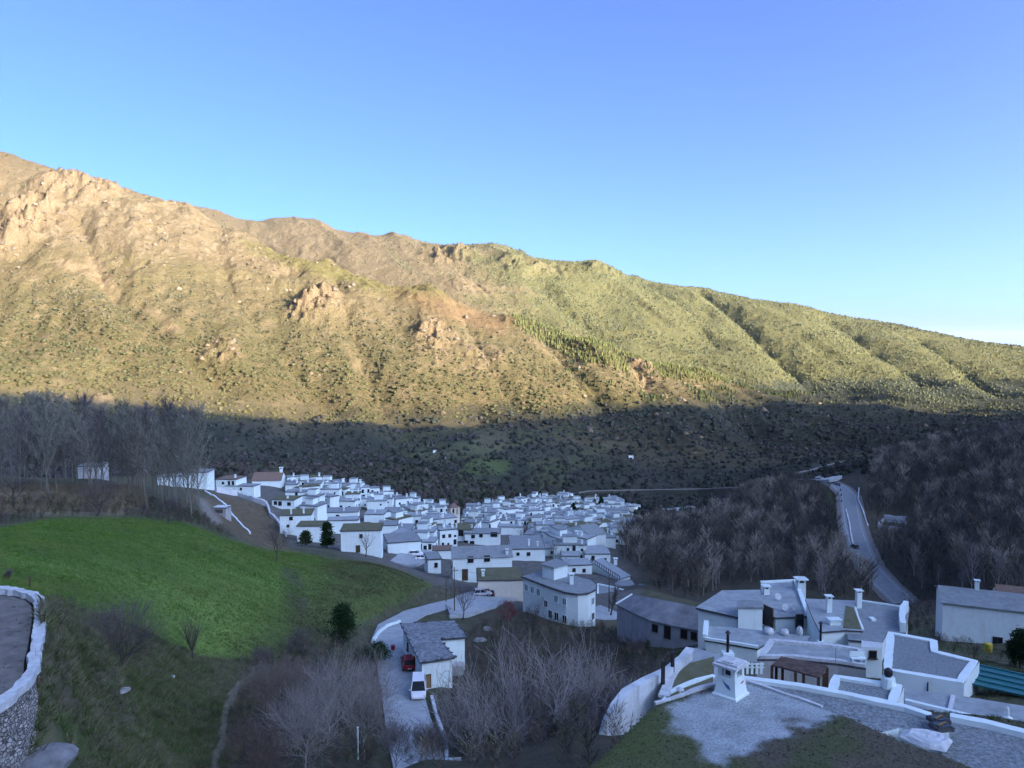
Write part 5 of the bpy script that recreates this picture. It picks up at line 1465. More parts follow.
def bare(seed, H, r0, lv, n_child, spread, first=.25, up=.15, tw_len=.9, tw_w=.03, n_tw=5, wob=.18, gold=2.4, apical=.0, len_k=(.5, .8), rmin=0.0):
    """leafless tree: (limbs MB, twigs MB) with its foot at the origin"""
    g = random.Random(seed); lb = MB(); tw = MB()
    def rv(): return Vector((g.gauss(0, 1), g.gauss(0, 1), g.gauss(0, 1)))
    def twig(p, d, ln):
        s = d.cross(rv()); s.normalize()
        q = p + d * ln * .55 + rv() * ln * .07; e = q + (d + Vector((0, 0, .25)) + rv() * .25).normalized() * ln * .5
        w = tw_w
        o = len(tw.v); tw.v += [tuple(p - s * w), tuple(p + s * w), tuple(q + s * w * .7), tuple(q - s * w * .7), tuple(e)]
        tw.f += [(o, o + 1, o + 2, o + 3), (o + 3, o + 2, o + 4)]; tw.m += [0, 0]
    def grow(p, d, ln, r, level):
        k = 6 if level == 0 else (5 if level < 2 else 4)
        pts = [p.copy()]; rad = [r]; dirs = [d.copy()]
        for i in range(k):
            d = (d + rv() * wob * .55 + Vector((0, 0, up * (1 if level else .3)))).normalized()
            p = p + d * ln / k; pts.append(p.copy()); rad.append(r * (1 - .62 * (i + 1) / k)); dirs.append(d.copy())
        if level == 0: rad[0] *= 1.35
        lb.tube(pts, [max(q, rmin) for q in rad], (7, 6, 5, 4, 3)[min(level, 4)], cap=False)
        nc = n_child[level] if level < lv else n_tw
        a0 = g.uniform(0, 6.28)
        for i in range(nc):
            f = (first if level == 0 else .22) + (1 - (first if level == 0 else .22)) * (i + g.uniform(.3, 1)) / nc
            f = min(f, .999); j = int(f * k); t = f * k - j
            q = pts[j].lerp(pts[j + 1], t); dd = dirs[j + 1]
            a = a0 + gold * i
            s = dd.cross(Vector((.3, .2, .93)) if abs(dd.z) < .9 else Vector((1, 0, 0))).normalized(); s2 = dd.cross(s)
            side = s * math.cos(a) + s2 * math.sin(a)
            an = spread[min(level, len(spread) - 1)] * g.uniform(.7, 1.25)
            nd = (dd * math.cos(an) + side * math.sin(an)).normalized()
            if level < lv:
                grow(q, nd, ln * g.uniform(*len_k) * (1 - apical * f if level == 0 else 1), (rad[j] + (rad[j + 1] - rad[j]) * t) * g.uniform(.56, .74), level + 1)
            else: twig(q, nd, tw_len * g.uniform(.6, 1.3))
        if level == lv: twig(pts[-1], dirs[-1], tw_len)
        elif level > 0: grow(pts[-1], dirs[-1], ln * .5, rad[-1] * .9, level + 1)
    grow(Vector((0, 0, -.3)), Vector((g.uniform(-.06, .06), g.uniform(-.06, .06), 1)), H, r0, 0)
    k = H / max(p[2] for p in tw.v)          # the whole tree is H tall; limbs keep their thickness
    k0 = k ** .35
    for m in (lb, tw): m.v = [(p[0] * k, p[1] * k, p[2] * k) for p in m.v]
    return lb, tw

def tree_proto(name, label, lb, tw, mt, mc, loc, rz=0, group=None, cat='tree'):
    t = thing(name, label, cat, loc, group); del t['_o']
    o = lb.build('trunk', M[mt]); o.parent = t
    o = tw.build('crown', M[mc]); o.parent = t
    t.rotation_euler.z = rz
    return t
def tree_copy(t, label, loc, rz, s=1.0, sz=None, group=None):
    c = t.copy(); COL.objects.link(c); c['label'] = label
    if group: c['group'] = group
    for ch in t.children:
        q = ch.copy(); COL.objects.link(q); q.parent = c
    c.location = loc; c.rotation_euler.z = rz; c.scale = (s, s, sz or s)
    return c
ORD = 'first second third fourth fifth sixth seventh eighth ninth tenth eleventh twelfth thirteenth fourteenth fifteenth sixteenth seventeenth eighteenth nineteenth twentieth'.split()
def ordw(i):
    if i < 20: return ORD[i]
    t = ('twenty', 'thirty', 'forty', 'fifty', 'sixty')[(i + 1) // 10 - 2]; u = (i + 1) % 10
    return (t[:-1] + 'ieth') if u == 0 else t + '-' + ORD[u - 1]
def foot(px, py, dmin=15, dmax=900):
    p = hit(px, py, dmin, dmax)[0]; return (float(p[0]), float(p[1]), float(p[2]))
def atd(px, d):
    x = (px - 512) / F * d; return (x, d, gz(x, d))

# ---- poplar grove behind the meadow
def poplars():
    ps = [bare(100 + i, 16.5, .11, 1, [26], [.55, .6], .22, .10, 1.3, .040, 26, .08, 2.4, .72, (.34, .46)) for i in range(4)]
    protos = []
    spots = []
    g = random.Random(5)
    for i in range(44):
        px = -14 + i * 4.9 + g.uniform(-3, 3); d = g.uniform(150, 205) if i % 3 else g.uniform(145, 165)
        spots.append((px, d))
    spots.append((161, 150)); spots.sort()
    grp = 'bare poplars in the grove behind the meadow'
    for i, (px, d) in enumerate(spots):
        loc = atd(px, d); top = 400 + g.uniform(-10, 16) - 6 * (px < 90)
        if abs(px - 161) < .5: top = 424
        hh = max(9, (loc[2] * -1 - (top - 345) / F * d)); s = hh / 16.5
        lab = 'bare poplar in the grove behind the meadow, %s from the left' % ordw(i)
        if abs(px - 161) < .5: lab = 'pale poplar with a whitish trunk in front of the plain white house'
        v = i % 4
        if len(protos) <= v:
            lb, tw = ps[v]; t = tree_proto('poplar_tree', lab, lb, tw, 'twig_grey' if v != 1 else 'bark_brown', ('twig_grey', 'twig_grey', 'twig_purple', 'twig_grey')[v], loc, group=grp)
            t.scale = (s * 1.1, s * 1.1, s); protos.append(t)
        else:
            tree_copy(protos[v], lab, loc, g.uniform(0, 6), s * 1.1, s, grp)
poplars()

# ---- individual trees
def one(name, label, px, py, d, top, seed, mt, mc, lv=2, nch=(7, 6), spread=(.7, .7, .7), first=.3, loc=None, **k):
    loc = loc or (foot(px, py) if d is None else (lambda q: q)(atd(px, d)))
    H = (-345 + 0) and (ray(px, top)[1] * loc[1] - loc[2])
    lb, tw = bare(seed, H, k.pop('r0', H * .03) * 1.6, lv, list(nch), list(spread), first, **k)
    return tree_proto(name, label, lb, tw, mt, mc, loc)
one('bare_tree', 'dark spreading bare tree with a forked trunk at the far left of the meadow hedge', 14, 509, None, 455, 21, 'bark_dark', 'twig_purple', 3, (6, 6, 5), (.95, .8, .7), .32, r0=.24, len_k=(.6, .85), tw_len=.8, tw_w=.022, n_tw=6)
one('bare_tree', 'purple bare tree standing in the straw strip under the poplars', 97, 516, None, 468, 22, 'bark_dark', 'twig_purple', 3, (6, 6, 5), (.9, .8, .7), .28, r0=.2, len_k=(.6, .85), tw_len=.8, tw_w=.022, n_tw=6)
one('bare_tree', 'low purple thicket of a bare tree at the top edge of the meadow', 168, 524, None, 488, 23, 'bark_dark', 'twig_purple', 3, (7, 6, 5), (1.0, .8, .7), .1, r0=.16, len_k=(.7, .95), tw_len=.8, tw_w=.024, n_tw=7)
one('bare_tree', 'slender bare tree with fine branches beside the pale poplar', 184, 507, 160, 446, 24, 'bark_brown', 'twig_brown', 3, (8, 5, 4), (.75, .7, .7), .3, r0=.13, tw_w=.02)
one('bare_tree', 'small lone bare tree with a rounded crown where the meadow drops to the village', 277, 561, None, 521, 25, 'bark_dark', 'twig_purple', 3, (6, 6, 5), (.95, .8, .7), .38, r0=.18, len_k=(.6, .85), tw_len=.7, tw_w=.02, n_tw=5)
one('bare_tree', 'dark leaning bare tree against the tall mossy roofed white house', 364, 553, 208, 527, 26, 'bark_dark', 'twig_purple', 2, (7, 5), (.8, .8, .7), .35, r0=.22, tw_w=.04, tw_len=.9, n_tw=3)
one('bare_tree', 'bare tree beside the concrete yard with the parked cars', 463, 620, None, 578, 27, 'bark_dark', 'twig_purple', 3, (7, 5, 4), (.75, .7, .7), .3, r0=.18, tw_w=.022, n_tw=4)
one('bush', 'reddish leafed bush below the white off-roader', 509, 626, None, 601, 28, 'bark_dark', 'twig_red', 3, (6, 5, 5), (.8, .8, .7), .15, r0=.09, tw_len=.6, tw_w=.035, n_tw=6)
one('bare_tree', 'dark bare tree against the curved white building', 532, 632, None, 594, 29, 'bark_dark', 'twig_purple', 3, (7, 5, 4), (.75, .7, .7), .2, r0=.13, tw_w=.022)
one('bare_tree', 'thin upright dark tree at the corner of the grey barn', 612, 628, 150, 580, 30, 'bark_dark', 'twig_purple', 2, (12, 5), (.6, .7), .25, r0=.14, tw_w=.03, apical=.5, len_k=(.25, .4))
one('thicket', 'wide purple grey bare thicket at the lower edge of the meadow', 122, 672, None, 592, 31, 'bark_dark', 'twig_purple', 3, (11, 7, 6), (1.0, .7, .6), .04, r0=.12, len_k=(.75, 1.0), tw_len=.75, tw_w=.022, n_tw=8, up=.12)
one('bare_tree', 'pollard with a thick short trunk and a spray of thin shoots on the meadow edge', 193, 662, None, 607, 32, 'bark_dark', 'twig_purple', 2, (12, 6), (.55, .4), .6, r0=.27, len_k=(1.0, 1.4), tw_len=.8, tw_w=.011, n_tw=6, up=.22)
one('bare_tree', 'small dark bare tree behind the terrace wall at the left edge', 3, 584, 66, 566, 33, 'bark_dark', 'twig_purple', 3, (5, 5, 4), (.8, .7), .3, r0=.09, tw_w=.012)
# the tangle left of the lane
TAN = dict(len_k=(.65, .95), tw_len=.6, tw_w=.016, n_tw=3, wob=.34, rmin=.017)
one('bare_tree', 'large lilac grey bare tree with pale forking limbs left of the lane', 322, 740, 60, 634, 41, 'bark_pale', 'twig_lilac', 4, (7, 5, 5, 4), (.95, .75, .7, .7), .18, r0=.13, **TAN)
one('bare_tree', 'second lilac bare tree of the tangle, nearest the meadow track', 268, 735, 57, 645, 42, 'bark_brown', 'twig_lilac', 4, (7, 5, 5, 4), (.95, .75, .7, .7), .15, r0=.11, **TAN)
one('bare_tree', 'bare lilac tree leaning over the lane opposite the white van', 360, 722, 70, 642, 43, 'bark_pale', 'twig_lilac', 4, (7, 5, 5, 4), (.9, .75, .7, .7), .2, r0=.12, **TAN)
one('bare_tree', 'grey bare tree at the bottom edge beside the white post', 300, 790, 51, 678, 44, 'bark_pale', 'twig_lilac', 4, (7, 5, 5, 4), (.9, .75, .7, .7), .2, r0=.11, **TAN)
one('bare_tree', 'low bare tree at the bottom edge below the meadow track', 250, 790, 47, 698, 46, 'bark_brown', 'twig_purple', 4, (7, 5, 5, 4), (.9, .75, .7, .7), .15, r0=.10, **TAN)
one('bare_tree', 'bare tree with fine grey twigs spread across the foot of the lane', 392, 800, 54, 706, 45, 'bark_pale', 'twig_lilac', 4, (7, 5, 5, 4), (.8, .7, .7, .7), .25, r0=.09, **TAN)
one('bare_tree', 'bare tree with upright grey shoots at the gully side of the lane foot', 430, 800, 52, 712, 47, 'bark_pale', 'twig_lilac', 4, (7, 5, 5, 4), (.7, .7, .7, .7), .2, r0=.08, **TAN)

one('thicket', 'dark purple thicket just left of the pine at the meadow corner', 300, 656, None, 618, 48, 'bark_dark', 'twig_purple', 3, (10, 7, 6), (1.0, .7, .6), .04, r0=.08, len_k=(.75, 1.0), tw_len=.7, tw_w=.022, n_tw=7, up=.12)
one('thicket', 'low dark thicket on the meadow edge above the track', 262, 668, None, 644, 49, 'bark_dark', 'twig_purple', 3, (10, 7, 6), (1.0, .7, .6), .04, r0=.07, len_k=(.75, 1.0), tw_len=.6, tw_w=.02, n_tw=7, up=.12)
one('bare_tree', 'dark bare tree in the middle of the tangle between the lane and the track', 296, 742, 64, 652, 100, 'bark_brown', 'twig_purple', 4, (7, 5, 5, 4), (.95, .75, .7, .7), .15, r0=.11, **TAN)
one('bare_tree', 'dark bare tree at the lane edge below the bushy pine', 352, 708, 80, 652, 101, 'bark_brown', 'twig_purple', 4, (7, 5, 5, 4), (.95, .75, .7, .7), .15, r0=.10, **TAN)
# big pale trees in the gully
BIG = dict(len_k=(.6, 1.0), tw_len=.6, tw_w=.018, n_tw=2, up=.2, wob=.42, rmin=.026)
DIM = dict(len_k=(.6, .85), tw_len=.7, tw_w=.014, n_tw=4, up=.14, wob=.3)
SP = (.75, .65, .6)
one('bare_tree', 'tall pale barked bare tree with twisting limbs at the left of the gully', 494, 790, 47, 618, 51, 'bark_pale', 'twig_lilac', 3, (5, 5, 4), SP, 0.3, r0=0.23, **BIG)
one('bare_tree', 'pale bare tree with a forked crown in the middle of the gully', 553, 790, 43, 612, 52, 'bark_pale', 'twig_pale', 3, (5, 5, 4), SP, 0.3, r0=0.24, **BIG)
one('bare_tree', 'pale bare tree leaning right towards the whitewashed wall', 598, 790, 41, 624, 53, 'bark_pale', 'twig_pale', 3, (6, 5, 4), SP, 0.25, r0=0.22, **BIG)
one('bare_tree', 'grey bare tree with dense upright shoots between the two big pale ones', 524, 790, 45, 636, 54, 'bark_pale', 'twig_lilac', 3, (7, 5, 4), SP, 0.15, r0=0.11, **BIG)
one('bare_tree', 'bare tree with thin pale shoots in front of the whitewashed wall', 636, 790, 39, 668, 55, 'bark_pale', 'twig_pale', 3, (7, 5, 4), SP, 0.1, r0=0.07, **BIG)
one('bare_tree', 'smaller pale bare tree at the gully bottom beside the lane wall', 486, 790, 50, 660, 56, 'bark_pale', 'twig_pale', 3, (7, 5, 4), SP, 0.15, r0=0.1, **BIG)
one('bare_tree', 'low pale bare tree spreading over the lane foot at the bottom edge', 474, 790, 41, 692, 60, 'bark_pale', 'twig_lilac', 3, (7, 5, 4), SP, 0.1, r0=0.09, **BIG)
one('bare_tree', 'pale slim bare tree behind the leaning one, below the rounded apron', 576, 790, 55, 644, 59, 'bark_pale', 'twig_pale', 3, (7, 5, 4), SP, 0.25, r0=0.1, **BIG)
one('bare_tree', 'low many stemmed bare tree at the bottom edge in the middle of the gully', 516, 790, 37, 700, 90, 'bark_pale', 'twig_lilac', 3, (8, 5, 4), SP, 0.05, r0=0.08, **BIG)
one('bare_tree', 'low many stemmed bare tree at the bottom edge under the leaning pale tree', 572, 790, 35, 705, 91, 'bark_pale', 'twig_pale', 3, (8, 5, 4), SP, 0.05, r0=0.08, **BIG)
one('bare_tree', 'pale bare sapling cluster between the gully and the foreground roof', 612, 790, 36, 690, 92, 'bark_pale', 'twig_pale', 3, (8, 5, 4), SP, 0.05, r0=0.07, **BIG)
one('bare_tree', 'bare tree with a crooked trunk upslope of the tall pale one', 480, 790, 66, 650, 93, 'bark_pale', 'twig_lilac', 3, (6, 5, 4), SP, 0.25, r0=0.1, **BIG)
one('bare_tree', 'dark bare tree upslope of the pale trees below the reddish bush', 515, 690, 88, 628, 57, 'bark_brown', 'twig_purple', 3, (6, 5, 4), (.75, .7, .6), .2, r0=.10, **DIM)
one('bare_tree', 'dark bare tree below the rounded concrete apron', 606, 665, 98, 622, 58, 'bark_dark', 'twig_purple', 3, (6, 5, 4), (.8, .7, .6), .15, r0=.10, **DIM)

one('bare_tree', 'dense dark bare tree with many shoots between the tall pale trees', 508, 790, 50, 655, 94, 'bark_brown', 'twig_purple', 3, (8, 6, 5), (.8, .65, .6), .12, r0=.10, **DIM)
one('bare_tree', 'dark bare tree with crowded branches in the middle of the gully', 540, 790, 49, 660, 95, 'bark_brown', 'twig_purple', 3, (8, 6, 5), (.8, .65, .6), .12, r0=.10, **DIM)
one('bare_tree', 'dark many branched bare tree right of the forked pale tree', 580, 790, 46, 655, 96, 'bark_brown', 'twig_purple', 3, (8, 6, 5), (.8, .65, .6), .12, r0=.10, **DIM)
one('bare_tree', 'dark bare tree low down beside the whitewashed wall', 618, 790, 43, 676, 97, 'bark_brown', 'twig_purple', 3, (8, 6, 5), (.8, .65, .6), .12, r0=.10, **DIM)
one('bare_tree', 'dark bare tree with tangled shoots at the left of the gully', 470, 790, 52, 672, 98, 'bark_brown', 'twig_purple', 3, (8, 6, 5), (.8, .65, .6), .12, r0=.10, **DIM)
one('bare_tree', 'spreading dark bare tree at the bottom of the gully', 555, 790, 36, 716, 99, 'bark_brown', 'twig_purple', 3, (8, 6, 5), (.8, .65, .6), .12, r0=.10, **DIM)
# ---- evergreens
def leafy(seed, n, fn, size, elong=1.0):
    """n small leaf faces through a volume; fn(g) gives a point and a leaf direction"""
    g = random.Random(seed); b = MB()
    for _ in range(n):
        p, d = fn(g); p = Vector(p); d = (Vector(d) + Vector((g.gauss(0, .4), g.gauss(0, .4), g.gauss(0, .4)))).normalized()
        s = d.cross(Vector((g.gauss(0, 1), g.gauss(0, 1), g.gauss(0, 1)))).normalized() * size * g.uniform(.5, 1.1)
        e = d * size * elong * g.uniform(.8, 1.6)
        o = len(b.v); b.v += [tuple(p - s), tuple(p + s), tuple(p + e)]; b.f.append((o, o + 1, o + 2)); b.m.append(0)
    return b
def conifer_fn(H, R, cl):
    def f(g):
        k = g.choice(cl); z, a, rr = k
        t = g.uniform(.25, 1)
        r = rr * t
        return ((r * math.cos(a) + g.gauss(0, .14 * R), r * math.sin(a) + g.gauss(0, .14 * R), z + r * .12 + g.gauss(0, .10 * R)), (math.cos(a), math.sin(a), .25))
    return f
def evergreen(name, label, loc, H, R, seed, n=5000, size=.12, narrow=False, m='needle', low=.12):
    g = random.Random(seed)
    cl = []
    for i in range(int(70 if not narrow else 90)):
        z = H * g.uniform(low, .97); prof = ((1 - z / H) ** (.55 if not narrow else .35)) if not narrow else min(1, (1 - z / H) * 2.2) ** .7
        cl.append((z, g.uniform(0, 6.28), R * prof * g.uniform(.55, 1.15)))
    t = thing(name, label, 'tree' if 'bush' not in name else 'bush', loc); del t['_o']
    tr = MB(); tr.tube([(0, 0, -.4), (.03, .02, H * .5), (0, 0, H * .92)], [H * .022, H * .015, H * .004], 7, cap=False)
    for z, a, rr in cl[::2]: tr.tube([(0, 0, z), (rr * .8 * math.cos(a), rr * .8 * math.sin(a), z + rr * .1)], [H * .005, H * .002], 3, cap=False)
    o = tr.build('trunk', M['bark_dark']); o.parent = t
    o = leafy(seed + 1, n, conifer_fn(H, R, cl), size, 1.6).build('crown', M[m]); o.parent = t
    return t
evergreen('pine_tree', 'dark green pine at the lower corner of the meadow', foot(343, 642), 4.9, 2.5, 61, 7000, .10)
evergreen('pine_tree', 'dark green bushy pine overhanging the lane by the bend', foot(378, 664), 2.6, 2.1, 62, 6000, .09, low=.3)
evergreen('pine_tree', 'dark pine at the right edge in front of the long white house', foot(1020, 668, 60), 4.2, 1.6, 63, 6000, .10)
evergreen('conifer_tree', 'dark conifer before the plain white house front at the meadow edge', atd(325, 222), 7.4, 2.5, 64, 3500, .22)
evergreen('bush', 'round dark bush left of the conifer below the field wall', atd(303, 226), 4.2, 2.4, 65, 2200, .2, m='shrubleaf')
evergreen('cypress_tree', 'tall dark cypress beside the topmost white house of the lower village', atd(602, 575), 11, 1.9, 66, 1800, .35, narrow=True)
evergreen('cypress_tree', 'dark cypress above the bare trees in the middle of the lower village', atd(574, 500), 9, 1.8, 67, 1800, .35, narrow=True)
evergreen('cypress_tree', 'shorter dark cypress right of the middle cypress in the lower village', atd(578, 485), 6.5, 1.6, 68, 1500, .35, narrow=True)
for i, (px, d, h) in enumerate(((613, 470, 5), (618, 455, 4.6), (623, 465, 5), (609, 445, 4), (616, 440, 4.4))):
    evergreen('bush', 'dark green bush in the planted plot right of the cypresses, %s from the left' % ('second', 'fourth', 'fifth', 'first', 'third')[i], atd(px, d), h, h * .75, 70 + i, 1300, .32, m='shrubleaf')
    bpy.context.scene.collection.objects[-1] if False else None

# ---- woods: the mass of bare trees either side of the road
def wood_t(seed, ntw=330, bush=False):
    g = np.random.default_rng(seed); V = []; Fc = []
    def tri(a, b, c):
        o = len(V); V.extend([a, b, c]); Fc.append((o, o + 1, o + 2))
    H = 1.0
    tip = np.array((g.uniform(-.05, .05), g.uniform(-.05, .05), H * .92))
    if not bush:
        for k in range(3):
            a = k * 2.1; w = .011
            tri(np.array((w * math.cos(a), w * math.sin(a), -.05)), np.array((w * math.cos(a + 2.1), w * math.sin(a + 2.1), -.05)), tip)
    limbs = []
    for i in range(26):
        z = g.uniform(.0 if bush else .2, .8); a = g.uniform(0, 6.28); ln = (.42 - .25 * abs(z - .4)) * g.uniform(.6, 1.1)
        p = tip * z / H; d = np.array((math.cos(a) * .62, math.sin(a) * .62, .8)); d /= np.linalg.norm(d)
        e = p + d * ln; s = np.cross(d, g.normal(size=3)); s /= np.linalg.norm(s)
        tri(p - s * .005, p + s * .005, e); limbs.append((p, d, ln))
    for i in range(ntw):
        p, d, ln = limbs[g.integers(len(limbs))]
        t = g.uniform(.2, 1.0); q = p + d * ln * t
        dd = d + g.normal(size=3) * .45 + np.array((0, 0, .35)); dd /= np.linalg.norm(dd)
        s = np.cross(dd, g.normal(size=3)); s /= np.linalg.norm(s); w = .0042
        tri(q - s * w, q + s * w, q + dd * g.uniform(.08, .17))
    return np.array(V), np.array(Fc)
WOOD = [wood_t(i) for i in range(8)]
BUSHT = [wood_t(40 + i, 200, True) for i in range(5)]
WA = [(632,532),(700,524),(742,500),(766,487),(800,485),(838,512),(848,545),(856,575),(876,598),(830,600),(808,590),(760,584),(722,585),(697,603),(660,594),(640,575),(618,556),(616,545)]
WB = [(880,445),(925,430),(1060,420),(1060,625),(1000,600),(945,592),(915,592),(884,566),(866,530),(864,497),(874,470)]
def woods():
    q = jitter(190, 700, 5.2, 7, 37)
    x, y = q.T; z = height(x, y); px, py = project(x, y, z)
    ina = inpoly(px, py, WA); inb = inpoly(px, py, WB)
    k = (ina | inb) & (segdist(x, y, [(a[0], a[1]) for a in MAIN_ROAD]) > 7.5) & ~inpoly(px, py, [(868,514),(912,512),(915,532),(900,548),(868,540)])
    for a, b, r in FOOT: k &= (x - a) ** 2 + (y - b) ** 2 > (r + 2) ** 2
    x, y, z, px, py, inb = [v[k] for v in (x, y, z, px, py, inb)]
    n1 = fbm(x / 40, y / 40, 3, 501); r = np.hypot(x, y)
    k = rng.uniform(size=len(x)) < .88 + .2 * n1
    x, y, z, px, py, inb, n1, r = [v[k] for v in (x, y, z, px, py, inb, n1, r)]
    H = rng.uniform(8, 14, len(x)) * (1 + .25 * n1)
    c0 = np.array((.085, .080, .074)); c1 = np.array((.31, .28, .23)); c2 = np.array((.14, .125, .10))
    t = rng.uniform(size=len(x)); col = np.where((t < .5)[:, None], c0, np.where((t < .72 + .2 * n1)[:, None], c2, c1)) * rng.uniform(.75, 1.25, (len(x), 1))
    print('wood trees', len(x))
    # the front ones, which show one by one
    fr = np.zeros(len(x), bool)
    sel = []
    for poly, cnt in (([(640,560),(860,560),(890,605),(640,605)], 16), ([(900,530),(1060,530),(1060,640),(900,610)], 16)):
        c = np.where(inpoly(px, py, poly) & (px < 1030))[0]
        c = c[np.argsort(r[c])]
        got = []
        for i in c:
            if all(abs(px[i] - px[j]) > 7 for j in got): got.append(i)
            if len(got) == cnt: break
        sel.append(sorted(got, key=lambda i: px[i])); fr[got] = True
    g = ~fr
    hs = np.ones(len(x))
    pts = np.stack([x, y, z - .2], -1)
    scatter('bare_wood', pts[g], H[g], hs[g], col[g], WOOD, M['twig'], 'brown and grey leafless wood filling the slopes on both sides of the road', cvar=.15)
    # undergrowth below it
    q = jitter(185, 620, 4.2, 6.5, 37); ux, uy = q.T; uz = height(ux, uy); qx, qy = project(ux, uy, uz)
    k = (inpoly(qx, qy, WA) | inpoly(qx, qy, WB)) & (segdist(ux, uy, [(a[0], a[1]) for a in MAIN_ROAD]) > 5.5)
    for a, b, r_ in FOOT: k &= (ux - a) ** 2 + (uy - b) ** 2 > (r_ + 1) ** 2
    ux, uy, uz = ux[k], uy[k], uz[k]
    uc = np.array((.05, .049, .041)) * rng.uniform(.6, 1.3, (len(ux), 1)); gi = rng.uniform(size=len(ux)) < .25; uc[gi] = np.array((.035, .045, .022)) * rng.uniform(.7, 1.3, (gi.sum(), 1))
    scatter('undergrowth', np.stack([ux, uy, uz - .2], -1), rng.uniform(2, 4.2, len(ux)), np.full(len(ux), .8), uc, BUSHT, M['twig'], 'brown brushwood under the bare trees of the valley')
    pr = []
    for v in range(4): pr.append(bare(300 + v, 10.5, .13, 1, [22], [.6, .6], .2, .12, 1.5, .032, 16, .12, 2.4, .5, (.35, .55)))
    protos = {}
    gg = random.Random(9)
    for sd, lst in zip(('left of the road', 'right of the road'), sel):
        for n, i in enumerate(lst):
            lab = 'bare tree at the front of the wood %s, %s from the left' % (sd, ordw(n))
            v = gg.randrange(4); pale = gg.random() < .55
            key = (v, pale); s = H[i] / 10.5
            if key not in protos:
                lb, tw = pr[v]; t = tree_proto('bare_tree', lab, lb, tw, 'bark_pale' if pale else 'bark_brown', 'twig_pale' if pale else 'twig_brown', tuple(pts[i]), gg.uniform(0, 6), 'front trees of the bare wood')
                t.scale = (s, s, s); protos[key] = t
            else: tree_copy(protos[key], lab, tuple(pts[i]), gg.uniform(0, 6), s, s, 'front trees of the bare wood')
woods()

